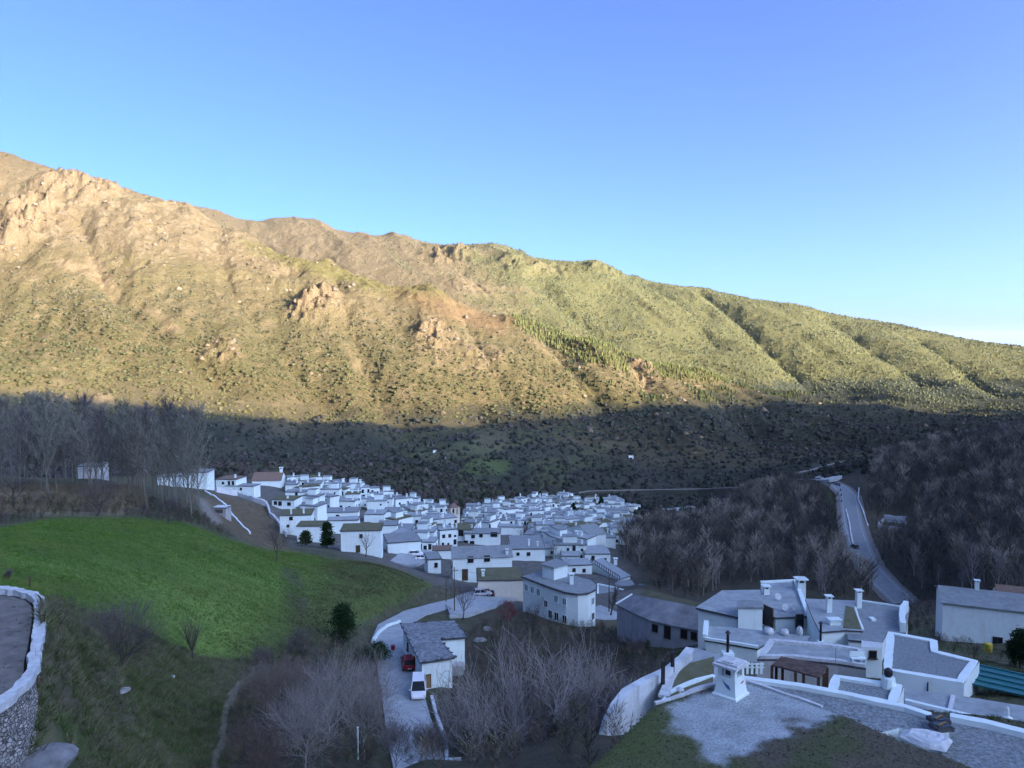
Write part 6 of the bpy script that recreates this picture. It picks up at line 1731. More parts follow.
# ---- brambles, hedge, dry grass, meadow grass
def tuft_t(seed, n=9, wid=.035, lean=.5):
    g = np.random.default_rng(seed); V = []; Fc = []
    for i in range(n):
        a = g.uniform(0, 6.28); r = g.uniform(0, .35); b = np.array((r * math.cos(a), r * math.sin(a), -.05))
        d = np.array((g.normal() * lean, g.normal() * lean, 1.0)); d /= np.linalg.norm(d); h = g.uniform(.5, 1.1)
        s = np.cross(d, g.normal(size=3)); s /= np.linalg.norm(s)
        o = len(V); V += [b - s * wid, b + s * wid, b + d * h]; Fc.append((o, o + 1, o + 2))
    return np.array(V), np.array(Fc)
TUFT = [tuft_t(i) for i in range(6)]; TUFTL = [tuft_t(20 + i, 12, .03, .8) for i in range(6)]
def brush():
    # bramble hedge along the meadow's upper edge, tangle in the gully and beside the lane
    def fill(name, label, polys, dr, sp, s0, s1, cols, tm, mt, hs=.8, excl=3.6):
        P_ = []
        for poly in polys:
            xs = [p[0] for p in poly]; ys = [p[1] for p in poly]
            n = 40000; q = np.stack([rng.uniform(min(xs), max(xs), n), rng.uniform(min(ys), max(ys), n)], -1)
            q = q[inpoly(q[:, 0], q[:, 1], poly)][:6000]
            h = hit(q[:, 0], q[:, 1], *dr, 220)
            P_.append(h)
        p = np.concatenate(P_); c = np.floor(p[:, :2] / sp); _, u = np.unique(c, axis=0, return_index=True); p = p[u]
        k = segdist(p[:, 0], p[:, 1], [(a[0], a[1]) for a in LANE]) > excl
        for pl, zz in PADS: k &= ~inpoly(p[:, 0], p[:, 1], pl)
        p = p[k]; n = len(p)
        cc = np.array(cols)[rng.integers(0, len(cols), n)] * rng.uniform(.65, 1.3, (n, 1))
        scatter(name, p, rng.uniform(s0, s1, n), np.full(n, hs), cc, tm, M['twig'], label)
    PU = (.10, .075, .08); BR = (.12, .09, .065); DG = (.03, .045, .018); ST = (.20, .17, .11)
    fill('hedge', 'dark bramble hedge along the upper edge of the meadow', [[(0,502),(130,500),(180,506),(205,520),(232,540),(200,526),(130,518),(60,517),(0,526)]], (60, 260), 1.4, 1.2, 2.6, [PU, BR, DG, DG], BUSHT, M)
    fill('brambles', 'tangled brambles and brushwood in the gully around the bare trees', [[(425,690),(470,630),(530,615),(590,640),(640,655),(680,660),(655,672),(622,692),(610,730),(640,775),(420,775)], [(240,690),(262,668),(300,650),(345,640),(372,655),(385,700),(378,768),(225,768)], [(545,612),(600,626),(650,648),(640,658),(560,640)]], (10, 190), 1.25, .9, 2.2, [PU, BR, PU, DG, ST], BUSHT, M)
    fill('brambles', 'brown brambles on the bank above the lane bend', [[(375,612),(420,592),(452,590),(452,612),(400,618),(385,626),(372,634)]], (80, 190), 1.3, .8, 1.6, [BR, ST, PU], BUSHT, M)
    fill('brambles', 'scrubby bank beside the terrace wall', [[(48,600),(120,610),(150,640),(120,670),(80,650),(55,640)], [(262,655),(300,640),(330,620),(345,630),(310,660),(280,690)]], (28, 120), 1.6, .6, 1.3, [PU, ST, DG], BUSHT, M)
    fill('brushwood', 'brown brushwood between the near hillside houses and the road', [[(900,600),(945,600),(942,640),(985,650),(1024,655),(1024,664),(980,662),(940,650),(935,640),(910,634)], [(905,575),(945,590),(940,600),(900,600)], [(600,632),(640,640),(650,652),(610,650)]], (60, 330), 1.7, .8, 1.9, [PU, BR, DG], BUSHT, M)
    # grass
    def tuftfill(name, label, poly, dr, n, s0, s1, cols, tm, hs=1.0, mask=None):
        xs = [p[0] for p in poly]; ys = [p[1] for p in poly]
        w = np.array([P(p[0], p[1], 1) for p in poly])
        corners = hit([p[0] for p in poly], [p[1] for p in poly], *dr, 260)
        x0, x1, y0, y1 = corners[:, 0].min(), corners[:, 0].max(), corners[:, 1].min(), corners[:, 1].max()
        q = np.stack([rng.uniform(x0, x1, n * 2), rng.uniform(y0, y1, n * 2)], -1)
        z = height(q[:, 0], q[:, 1]); px, py = project(q[:, 0], q[:, 1], z)
        k = inpoly(px + fbm(q[:, 0] / 5, q[:, 1] / 5, 2, 9) * 8, py, poly)
        for pl, zz in PADS: k &= ~inpoly(q[:, 0], q[:, 1], pl)
        k &= segdist(px + fbm(q[:, 0] / 3, q[:, 1] / 3, 2, 19) * 5, py, [(262,664),(238,690),(224,720),(214,768)]) > 5
        for l in (LANE,): k &= segdist(q[:, 0], q[:, 1], [(a[0], a[1]) for a in l]) > 3.3
        q, z = q[k], z[k]; n = len(q); n1 = fbm(q[:, 0] / 12, q[:, 1] / 12, 3, 77); n2 = fbm(q[:, 0] / 3, q[:, 1] / 3, 3, 79)
        ci = np.clip(((n1 + n2) * .5 + .5 + rng.uniform(-.3, .3, n)) * len(cols), 0, len(cols) - 1).astype(int)
        cc = np.array(cols)[ci] * rng.uniform(.75, 1.25, (n, 1))
        if name == 'grass':
            qx, qy = project(q[:, 0], q[:, 1], z); dl = sst(285, 365, qx + n1 * 25 + (qy - 575))[:, None]
            cc = cc * (1 - dl) + np.array((.092, .090, .045)) * rng.uniform(.7, 1.3, (n, 1)) * dl
        scatter(name, np.stack([q[:, 0], q[:, 1], z], -1), rng.uniform(s0, s1, n) * (1 + .5 * n2), np.full(n, hs), cc, tm, M['grass'], label)
    tuftfill('grass', 'short bright green grass of the sloping meadow', MEADOW, (40, 200), 60000, .16, .42, [(.075, .145, .024), (.095, .18, .033), (.086, .168, .028), (.145, .18, .05)], TUFT, .8)
    tuftfill('dry_grass', 'long faded grass on the bank below the meadow', [(48,600),(110,615),(165,640),(200,658),(262,662),(300,655),(262,690),(230,768),(14,775),(30,720),(40,680),(43,600)], (18, 110), 42000, .25, .7, [(.15, .145, .09), (.085, .115, .042), (.165, .15, .10), (.07, .105, .034)], TUFTL, .9)
    tuftfill('grass_slope', 'greener rough grass on the slope under the meadow', [(150,664),(262,664),(232,690),(210,768),(118,768),(140,705)], (24, 110), 14000, .18, .42, [(.07, .13, .03), (.085, .15, .038), (.12, .135, .06)], TUFTL, .9)
    tuftfill('straw_reeds', 'straw coloured dead reeds in the strip under the poplars', [(0,486),(132,486),(150,500),(125,512),(0,512)], (110, 230), 9000, .6, 1.1, [(.26, .215, .14), (.20, .165, .11), (.17, .14, .09)], TUFT, 1.1)
    tuftfill('rough_grass', 'rough grass on the slopes between the near houses', [(690,622),(760,626),(830,636),(930,652),(1024,668),(1024,760),(880,700),(760,670),(700,655),(640,660),(560,640),(640,640)], (24, 150), 14000, .18, .42, [(.05, .07, .022), (.085, .08, .05), (.045, .075, .02)], TUFTL, .8)
    scatter('dry_weeds', WEED, rng.uniform(.05, .22, len(WEED)), np.full(len(WEED), .8), np.array((.10, .09, .065)) * rng.uniform(.5, 1.3, (len(WEED), 1)), TUFTL, M['grass'], 'dry weeds on the bare earth of the walled terrace')
    # tufts on the foreground roof
    p = np.array(FG_TUFT); n = len(p)
    lf = (p[:, 0] + (p[:, 1] - 22) * .25 < 6.0)
    cc = np.where(lf[:, None] & (rng.uniform(size=(n, 1)) < .7), np.array((.065, .085, .032)), np.array((.082, .074, .05))) * rng.uniform(.6, 1.3, (n, 1))
    ob = scatter('roof_grass', p, rng.uniform(.04, .11, n), np.full(n, .9), cc, TUFTL, M['grass'], 'low grass and moss growing on the foreground roof')
brush()

def village_trees():
    grp = 'bare trees between the village houses'
    pr = [bare(400 + v, 5.5, .10, 2, [9, 5], [.75, .65], .2, .12, .9, .04, 6, .2, 2.4, .2, (.5, .75)) for v in range(3)]
    spots = sorted([(528, 452), (534, 440), (540, 445), (546, 400), (576, 440), (580, 430), (585, 420), (588, 400), (583, 455), (520, 330), (570, 290), (600, 470), (470, 300), (402, 330), (596, 350), (556, 262)])
    protos = []
    for i, (px, d) in enumerate(spots):
        loc = atd(px, d); s = .8 + .4 * ((i * 7) % 5) / 4; lab = 'bare dark tree among the village houses, %s from the left' % ordw(i)
        if len(protos) < 3:
            t = tree_proto('bare_tree', lab, *pr[len(protos)], 'bark_dark', 'twig_purple', loc, i, grp); t.scale = (s * 1.3, s * 1.3, s); protos.append(t)
        else: tree_copy(protos[i % 3], lab, loc, i * 1.3, s * 1.3, s, grp)
village_trees()
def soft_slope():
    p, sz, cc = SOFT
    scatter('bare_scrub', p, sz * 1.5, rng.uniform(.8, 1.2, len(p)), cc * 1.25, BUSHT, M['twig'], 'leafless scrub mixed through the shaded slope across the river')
soft_slope()
def riverside():
    q = jitter(370, 640, 4.6, -24, 10); x, y = q.T; z = height(x, y); k = seen(x, y, z + 4); x, y, z = x[k], y[k], z[k]
    px, py = project(x, y, z)
    k = inpoly(px, py, [(190,484),(190,455),(660,480),(660,506),(600,501),(545,500),(500,506),(468,515),(452,512),(420,505),(372,496),(330,484),(290,478),(215,481)])
    for a, b, r_ in FOOT: k &= (x - a) ** 2 + (y - b) ** 2 > (r_ + 1.5) ** 2
    k &= segdist(x, y, [(a[0], a[1]) for a in VALLEY_ROAD]) > 4
    x, y, z = x[k], y[k], z[k]; n = len(x); n1 = fbm(x / 30, y / 30, 3, 51)
    cc = np.where((rng.uniform(size=n) < .5 + .5 * n1)[:, None], np.array((.062, .052, .046)), np.array((.04, .046, .03))) * rng.uniform(.75, 1.25, (n, 1))
    scatter('riverside_scrub', np.stack([x, y, z - .3], -1), rng.uniform(1.5, 4.6, n), rng.uniform(.9, 1.4, n), cc, LUMP1, M['leaf'], 'dark riverside bushes below and beyond the village')
riverside()
# ------------------------------------------------------------------ roads, yards, walls
def ribbon(name, line, w, m, up=.12, label=None, step=3.0):
    pts = dens(line, step)
    o = strip(pts, w, up, down=.5).build(name, M[m]); tag(o, label, None, None, 'structure'); return o
ribbon('main_road', MAIN_ROAD, 9.0, 'asphalt', .16, 'grey valley road winding up through the wood', 5)
ribbon('road_verge', MAIN_ROAD, 13.0, 'dirt', .06, 'pale gravel verges of the valley road', 5)
ribbon('valley_road', VALLEY_ROAD, 3.6, 'dirt', .35, 'pale track across the foot of the far slope', 8)
ribbon('hill_track', HILL_TRACK, 4.0, 'dirt', .35, 'pale dirt track climbing into the side valley', 8)
ribbon('lane', LANE, 4.9, 'concrete', .05, 'concrete lane past the small white house', 1.5)
M['line'] = mat('worn_road_paint', (.6, .6, .57), .8, .2, 3)
def offset_line(line, off):
    out = []
    for i, p in enumerate(line):
        a = Vector(line[max(i - 1, 0)]); c = Vector(line[min(i + 1, len(line) - 1)]); t = (c - a).to_2d().normalized()
        out.append((p[0] - t.y * off, p[1] + t.x * off, p[2]))
    return out
for s in (-3.2, 3.2):
    o = strip(offset_line(dens([(p[0], p[1], p[2] + .164) for p in MAIN_ROAD], 5), s), .14, .006).build('road_line', M['line']); tag(o, None, None, None, 'structure')
def drape(name, poly_px, m, off, step, dr=(20, 900), label=None, kind='structure', thick=.6):
    h = hit([p[0] for p in poly_px], [p[1] for p in poly_px], *dr)
    q = dens([tuple(map(float, p)) for p in h] + [tuple(map(float, h[0]))], step)[:-1]
    zz = height(np.array([p[0] for p in q]), np.array([p[1] for p in q])) + off
    # level-ish slab: best plane through the outline
    A = np.array([[p[0], p[1], 1] for p in q]); co_, *_ = np.linalg.lstsq(A, zz, rcond=None)
    zt = A @ co_
    zt = list(zt + max(0, .5 * float((zz - zt).max())))
    o = MB().prism([(p[0], p[1]) for p in q], [z_ - thick for z_ in zt], zt).build(name, M[m]); tag(o, label, None, None, kind)
    return lambda x, y: float(np.array([x, y, 1]) @ co_) + max(0, .5 * float((zz - A @ co_).max()))
drape('layby', [(811,477.5),(822,475.2),(836,476),(842,479.5),(838,484),(829,484.5),(820,482.5),(813,480)], 'concrete', .3, 4, label='pale gravelled lay-by at the bend of the valley road', thick=2)
ZY = drape('yard', [(458,596),(478,591),(522,590),(527,598),(500,602),(492,608),(466,616),(450,617),(446,606)], 'concrete', .08, 2, label='concrete yard with parked cars')
ZL = drape('parking_lot', [(389,561),(404,552),(432,549),(446,551),(436,558),(428,562),(412,568)], 'concrete', .15, 2, label='grey parking lot at the edge of the village', dr=(150, 400), thick=2)
def gwall(name, label, pts_px, w, h, m, dr=(20, 900), step=1.0, jit=.1, down=1.0, cat='wall'):
    p = hit([a for a, b in pts_px], [b for a, b in pts_px], *dr)
    q = dens([tuple(map(float, v)) for v in p], step)
    q = [(x, y, gz(x, y)) for x, y, z in q]
    o = strip(q, w, h, down=down, jit=jit).build(name, M[m], origin=q[len(q) // 2]); tag(o, label, cat); return o
gwall('garden_wall', 'thin white wall running diagonally down the brown field', [(205,492),(217,499),(226,506),(231,514),(239,523),(250,534)], .5, .6, 'white', (150, 400), 2)
gwall('rubble_wall', 'rough whitewashed rubble wall along the top of the brown field', [(216,492),(238,496),(255,502),(267,507)], .8, 1.9, 'stonecap', (150, 400), 1.5, .25)
gwall('rubble_wall', 'white rubble wall zigzagging down beside the big mossy roofed house', [(267,507),(270,516),(277,522),(283,530),(286,537)], .7, 1.5, 'stonecap', (150, 400), 1.5, .2)
gwall('kerb_wall', 'low white kerb wall around the bend of the lane', [(374,642),(379,634),(387,628),(400,623.5)], .35, .55, 'white', (60, 200), 1)
gwall('retaining_wall', 'grey stone retaining wall under the concrete yard', [(449,618),(467,617.5),(494,608.5),(503,603)], .5, .5, 'concrete', (60, 250), 1.5, .15, 2.0)
gwall('parapet_wall', 'pale wall edging the lane on its gully side', [(432,700),(437,720),(446,745),(458,775)], .35, .5, 'stonecap', (40, 160), 1, .2)
gwall('roadside_wall', 'pale low wall on the outer side of the road bend', [(859,489),(858,500),(863,512),(868,527)], .5, .8, 'stonecap', (250, 600), 3, .3)
gwall('roadside_wall', 'white stone edging on the inner side of the road above the wood', [(846,510),(849,522),(851,535),(853,545)], .5, .7, 'stonecap', (250, 600), 3, .4)
# roofless white ruin right of the road
def ruin():
    p = [foot(878, 527, 200), foot(905, 531, 200), foot(906, 523, 200), foot(884, 521, 200)]
    t = thing('ruin', 'roofless ruin with low whitish walls in a clearing right of the road', 'ruin', p[0])
    z = [gz(a[0], a[1]) for a in p]
    for i, h in enumerate((1.4, 1.6, 2.8, 1.5)):
        a, c = p[i], p[(i + 1) % 4]
        strip(dens([(a[0], a[1], z[i]), (c[0], c[1], z[(i + 1) % 4])], 2), .5, h, down=2, jit=.22).build('wall', M['stonecap'], t)
ruin()
house(213, 226, 508, 513, 3.4, -.1, roof='stonecap', wall='greywall', label='small pale roofed shed in the field behind the meadow', name='shed', cat='shed', d=232, door=[(219,511.5,2.2,1.0,'slate')])
house(78, 99, 466.5, 474, 7, .1, roof='launa', wall='greywall', label='grey white barn half hidden behind the poplars', name='barn', cat='barn', d=232)
house(433, 436.2, 450.3, 452.5, 3, 0, roof='launa', wall='white', label='tiny white hut left of the green plot on the far slope', name='hut', cat='hut')
house(443.4, 445.6, 457.5, 461, 3, 0, roof='launa', wall='white2', label='second tiny pale hut just below the first on the far slope', name='hut', cat='hut')
house(629, 633.5, 455.5, 458.5, 4, 0, roof='tile', wall='white', label='lone tiny white hut in the dark slope above the lower village', name='hut', cat='hut')

# ------------------------------------------------------------------ cars
M['tyre'] = mat('tyre_rubber', (.02, .02, .02), .8, .2, 9)
M['chrome'] = mat('alloy_wheel', (.5, .5, .52), .3, .1, 9, metal=.8)
M['lamp'] = mat('headlamp_glass', (.7, .72, .75), .1, .05, 9, spec=.6)
M['redlamp'] = mat('tail_lamp_plastic', (.35, .01, .01), .2, .1, 9, spec=.5)
M['plate'] = mat('number_plate', (.7, .7, .65), .4, .05, 9)
M['carglass'] = mat('car_glass', (.018, .022, .028), .5, .1, 2, spec=.15)
M['trim'] = mat('black_plastic_trim', (.03, .03, .032), .6, .15, 9)
def paint(n, c): 
    M[n] = mat(n, c, .28, .03, 2, spec=.5); return n
paint('red_car_paint', (.30, .012, .015)); paint('white_car_paint', (.78, .78, .78)); paint('silver_car_paint', (.45, .46, .48)); paint('black_car_paint', (.02, .02, .024)); paint('blue_car_paint', (.05, .09, .18))
def car(label, loc, head, body, Lc=4.1, W=1.75, Hc=1.5, kind='hatch', name='parked_car', cat='car', detail=True):
    t = thing(name, label, cat, loc); t.rotation_euler.z = head; t['_o'] = (0., 0., 0.)
    # stations along x (front = +x): x, half width, bottom, top
    hw = W / 2
    hood = {'hatch': .92, 'van': 1.0, 'suv': 1.02}[kind]
    st = [(-Lc / 2, hw * .80, .42, .82), (-Lc / 2 + .12, hw * .95, .30, hood), (-Lc * .25, hw, .24, hood + .02), (Lc * .1, hw, .24, hood), (Lc * .3, hw * .98, .24, hood - .06), (Lc / 2 - .18, hw * .92, .28, hood - .2), (Lc / 2, hw * .74, .38, hood - .36)]
    def loft(st, inset=.0):
        b = MB(); rings = []
        for x, w, z0, z1 in st:
            c = min(.13, (z1 - z0) * .25)
            rings.append([(x, -w + c, z0), (x, w - c, z0), (x, w, z0 + c), (x, w, z1 - c), (x, w - c, z1), (x, -w + c, z1), (x, -w, z1 - c), (x, -w, z0 + c)])
        o = 0
        for r_ in rings: b.v += r_
        for i in range(len(rings) - 1):
            for k in range(8): b.f.append((i * 8 + k, i * 8 + (k + 1) % 8, i * 8 + 8 + (k + 1) % 8, i * 8 + 8 + k)); b.m.append(0)
        b.f.append(tuple(range(7, -1, -1))); b.m.append(0); n = (len(rings) - 1) * 8; b.f.append(tuple(n + k for k in range(8))); b.m.append(0)
        return b
    loft(st).build('body', M[body], t)
    rb = {'hatch': -.46, 'van': -.485, 'suv': -.47}[kind]; re = {'hatch': -.36, 'van': -.45, 'suv': -.40}[kind]; rf = {'hatch': .05, 'van': .12, 'suv': .06}[kind]; wf = {'hatch': .24, 'van': .30, 'suv': .24}[kind]
    g = MB(); z0 = hood - .06; z1 = Hc - .05
    v = [(Lc * rb, -hw * .92, z0), (Lc * wf, -hw * .92, z0), (Lc * wf, hw * .92, z0), (Lc * rb, hw * .92, z0), (Lc * re, -hw * .76, z1), (Lc * rf, -hw * .76, z1), (Lc * rf, hw * .76, z1), (Lc * re, hw * .76, z1)]
    g.add(v, [(0, 1, 5, 4), (1, 2, 6, 5), (2, 3, 7, 6), (3, 0, 4, 7), (4, 5, 6, 7), (3, 2, 1, 0)]); g.build('windows', M['carglass'], t)
    r_ = MB(); r_.prism([(Lc * re - .03, -hw * .77), (Lc * rf + .03, -hw * .77), (Lc * rf + .03, hw * .77), (Lc * re - .03, hw * .77)], z1 + .003, Hc); rf_o = r_.build('roof', M[body], t)
    p = MB()
    for sy in (-1, 1):      # pillars
        for a, b_ in (((Lc * wf, z0), (Lc * rf, z1)), ((Lc * (rf - .17), z0), (Lc * (rf - .17), z1)), ((Lc * rb, z0), (Lc * re, z1))):
            p.tube([(a[0], sy * hw * .925, a[1]), (b_[0], sy * hw * .765, b_[1])], .045, 5)
    p.build('pillars', M[body], t)
    if not detail: return t
    for sx in (-.31, .30):
        for sy in (-1, 1):
            x, y = Lc * sx, sy * (hw - .09)
            w = MB(); w.tube([(x, y - .1, .31), (x, y + .1, .31)], .31, 14); wo = w.build('wheel', M['tyre'], t)
            w = MB(); w.tube([(x, y + sy * .085, .31), (x, y + sy * .112, .31)], .19, 12); w.build('rim', M['chrome'], wo)
    for sy in (-1, 1):
        b = MB(); b.box((Lc / 2 - .13, sy * hw * .68, hood - .40), (.16, .34, .15), sy * -.25); b.build('headlight', M['lamp'], t)
        b = MB(); b.box((-Lc / 2 + .05, sy * hw * .76, .72), (.12, .22, .26), 0); b.build('tail_light', M['redlamp'], t)
        b = MB(); b.box((Lc * wf - .15, sy * (hw + .07), hood), (.14, .16, .12)); b.build('mirror', M[body], t)
    for sx, zz in ((Lc / 2 - .02, .36), (-Lc / 2 - .0, .48)):
        b = MB(); b.box((sx, 0, zz), (.05, .5, .11)); b.build('number_plate', M['plate'], t)
    b = MB(); b.box((Lc / 2 - .06, 0, .30), (.10, W * .62, .12)); b.build('grille', M['trim'], t)
    b = MB(); b.box((-Lc / 2 + .02, 0, .34), (.10, W * .72, .12)); b.build('bumper', M['trim'], t)
    return t
def road_z(line, x, y):
    a = np.array(line); best = 1e9; bz = 0
    for p, q in zip(a[:-1], a[1:]):
        d = q - p; t = np.clip(((x - p[0]) * d[0] + (y - p[1]) * d[1]) / (d[0] ** 2 + d[1] ** 2), 0, 1)
        dd = math.hypot(x - p[0] - t * d[0], y - p[1] - t * d[1])
        if dd < best: best = dd; bz = p[2] + t * d[2]
    return bz
def lanecar(px, d, label, head, body, **k):
    x = (px - 512) / F * d; car(label, (x, d, road_z(LANE, x, d) + .055), head, body, **k)
lanecar(406.5, 99.5, 'red hatchback parked close to the white house on the lane', math.radians(102), 'red_car_paint')
lanecar(416.5, 90.5, 'white van parked in front of the red hatchback with its bonnet to the viewer', math.radians(-84), 'white_car_paint', Lc=4.4, W=1.82, Hc=1.82, kind='van', cat='van')
def yardcar(px, py, label, head, body, **k):
    p = foot(px, py, 120, 300); car(label, (p[0], p[1], ZY(p[0], p[1]) + .005), head, body, **k)
yardcar(482, 596.5, 'pale silver car parked left of the garage house', math.radians(12), 'silver_car_paint')
yardcar(493, 596, 'dark car parked between the silver car and the white off-roader', math.radians(70), 'black_car_paint')
yardcar(511, 597.5, 'white off-roader parked in front of the cream garage house', math.radians(172), 'white_car_paint', Lc=4.5, W=1.85, Hc=1.75, kind='suv')
def lotcar(px, py, label, head, body, **k):
    p = foot(px, py, 150, 400); car(label, (p[0], p[1], ZL(p[0], p[1]) + .005), head, body, **k)
lotcar(416, 557, 'long white car alone on the grey parking lot', math.radians(8), 'white_car_paint', Lc=4.6)
lotcar(422, 560.5, 'second white car on the parking lot, partly hidden', math.radians(8), 'white_car_paint')
for px, d, lab, bd in ((858.5, 318, 'dark car driving on the straight of the valley road', 'black_car_paint'), (840, 462, 'small dark car near the lay-by on the valley road', 'blue_car_paint')):
    x = (px - 512) / F * d; z = road_z(MAIN_ROAD, x, d) + .165
    car(lab, (x, d, z), math.radians(100), bd, name='car')

for i, (px, py) in enumerate(((835.5, 484), (838, 485.2), (840.2, 487), (842, 489.2), (843.3, 491.6), (844, 494.2), (844.4, 497))):
    d = 505 - (py - 482) * 6.6; x = (px - 512) / F * d; z = road_z(MAIN_ROAD, x, d)
    b = MB(); b.tube([(x, d, z - .5), (x, d, z + 1.1), (x, d, z + 1.3)], [.28, .26, .12], 8)
    tag(b.build('bollard', M['trim'], origin=(x, d, z)), 'dark bollard along the bend by the lay-by, %s from the far end' % ORD[i], 'bollard', 'bollards at the road bend')
# ------------------------------------------------------------------ poles, posts, small things
def pole(label, px, py, h, d=None, r=.11, arm=True, m='wood', name='utility_pole', cat='pole'):
    p = foot(px, py) if d is None else atd(px, d)
    t = thing(name, label, cat, p)
    b = MB(); b.tube([(p[0], p[1], p[2] - .5), (p[0], p[1], p[2] + h)], [r, r * .7], 7); b.build('mast', M[m], t)
    if arm:
        b = MB(); b.box((p[0], p[1], p[2] + h - .7), (1.4, .1, .1), .3); b.build('crossarm', M[m], t)
        for s in (-.6, -.2, .2, .6):
            b = MB(); b.tube([(p[0] + s * math.cos(.3), p[1] + s * math.sin(.3), p[2] + h - .6), (p[0] + s * math.cos(.3), p[1] + s * math.sin(.3), p[2] + h - .38)], [.05, .035], 6); b.build('insulator', M['stonecap'], t)
    return (p[0], p[1], p[2] + h - .4)
W1 = pole('tall dark wooden pole behind the lane house', 453.5, 622, 8.5, 142)
W2 = pole('dark wooden pole at the corner of the grey barn', 610.5, 626, 8.0, 152)
W3 = pole('short dark pole at the meadow corner left of the small white house', 445, 606, 5.2, 152, arm=False, r=.08)
pole('thin lamp post beside the small white house', 449, 594, 4.5, 176, r=.06, m='steel', arm=False, name='lamp_post', cat='lamp post')
def wire(label, a, b_, sag):
    pts = [tuple(a[k] + (b_[k] - a[k]) * f - (sag * 4 * f * (1 - f) if k == 2 else 0) for k in range(3)) for f in [i / 14 for i in range(15)]]
    o = MB().tube(pts, .015, 4, cap=False).build('cable', M['metal'], origin=a); tag(o, label, 'cable')
wire('thin black cable strung from the lane pole to the barn pole', W1, W2, 1.2)
for i, (px, py, h, lab) in enumerate(((236, 652, 1.1, 'weathered fence post at the meadow edge, left one of two'), (257, 652, 1.2, 'weathered fence post at the meadow edge, right one of two'), (30, 587, .9, 'dark stake behind the terrace wall'))):
    p = foot(px, py); b = MB(); b.tube([(p[0], p[1], p[2] - .3), (p[0] + .03, p[1], p[2] + h * .6), (p[0] + .05, p[1], p[2] + h)], [.05, .045, .035], 6)
    tag(b.build('fence_post', M['wood'], origin=p), lab, 'post')
for px, py, h, lab in ((663, 678, .8, 'dark wooden post on the whitewashed wall, nearer one of two'), (672.5, 666.5, .7, 'dark wooden post on the whitewashed wall, farther one of two')):
    p = PZ(px, py, -16.3); b = MB(); b.box((p[0], p[1], p[2] - .3), (.15, .14, h + .3), .3); b.box((p[0], p[1], p[2] + h + .002), (.19, .18, .05), .3); tag(b.build('gate_post', M['metal'], origin=p), lab, 'post')
p = atd(354, 60); b = MB(); b.tube([(p[0], p[1], p[2] - .3), (p[0], p[1], p[2] + 2.6)], [.07, .06], 8); b.tube([(p[0], p[1], p[2] + 2.6), (p[0], p[1], p[2] + 2.68)], [.09, .03], 8)
tag(b.build('marker_post', M['white'], origin=p), 'white upright post in the thicket left of the lane', 'post')
# flue by the mossy yard
c = PZ(727.6, 656, -17.0); t = thing('flue_pipe', 'black flue pipe on a small white plinth behind the painted chimney', 'flue', c)
b = MB(); b.box((c[0], c[1], c[2] - .5), (.6, .6, .72)); b.build('base', M['white'], t)
b = MB(); b.tube([(c[0], c[1], c[2] + .2), (c[0], c[1], c[2] + 1.25)], .08, 8); b.tube([(c[0], c[1], c[2] + 1.28), (c[0], c[1], c[2] + 1.42)], [.16, .05], 8); b.build('pipe', M['metal'], t)
# white slatted gate right of the chimney
c = PZ(752, 674, -17.6); t = thing('gate', 'small white slatted gate behind the painted chimney', 'gate', c)
for i in range(5):
    b = MB(); b.box((c[0] - .5 + i * .25, c[1], c[2]), (.12, .06, .62 - .08 * (i % 2))); b.build('slat', M['white'], t)
b = MB(); b.box((c[0], c[1] + .06, c[2] + .3), (1.3, .05, .08)); b.box((c[0], c[1] + .06, c[2] + .48), (1.3, .05, .08)); b.build('rail', M['white'], t)
# lamp / aerial on the flat roof
c = PZ(835.5, 663, -22.6); t = thing('aerial', 'thin television aerial on the flat roof right of the pergola', 'aerial', c)
b = MB(); b.tube([c, (c[0], c[1], c[2] + 1.1)], .025, 5); b.build('mast', M['steel'], t)
b = MB(); b.tube([(c[0] - .45, c[1], c[2] + 1.05), (c[0] + .45, c[1] + .1, c[2] + 1.08)], .02, 4)
for s in (-.4, -.2, 0, .2, .4): b.tube([(c[0] + s, c[1] - .25, c[2] + 1.06), (c[0] + s, c[1] + .25, c[2] + 1.06)], .015, 4)
b.build('antenna', M['stonecap'], t)
# bench
c = PZ(858, 664, -22.9); t = thing('bench', 'white bench on the terrace left of the tiny hut', 'bench', c)
b = MB(); b.box((c[0], c[1], c[2] + .4), (1.05, .4, .06)); b.build('seat', M['white'], t)
b = MB(); b.box((c[0], c[1] + .2, c[2] + .5), (1.05, .05, .35)); b.build('backrest', M['white'], t)
for s in (-.45, .45):
    b = MB(); b.box((c[0] + s, c[1], c[2]), (.08, .34, .397)); b.build('leg', M['white'], t)
# red bin by the lane
p = foot(393, 651); b = MB(); b.tube([(p[0], p[1], p[2] - .1), (p[0], p[1], p[2] + .05), (p[0], p[1], p[2] + .8), (p[0], p[1], p[2] + .86)], [.2, .26, .32, .3], 10)
tag(b.build('waste_bin', M['red_car_paint'], origin=p), 'small dark red bin beside the bushy pine on the lane', 'bin')
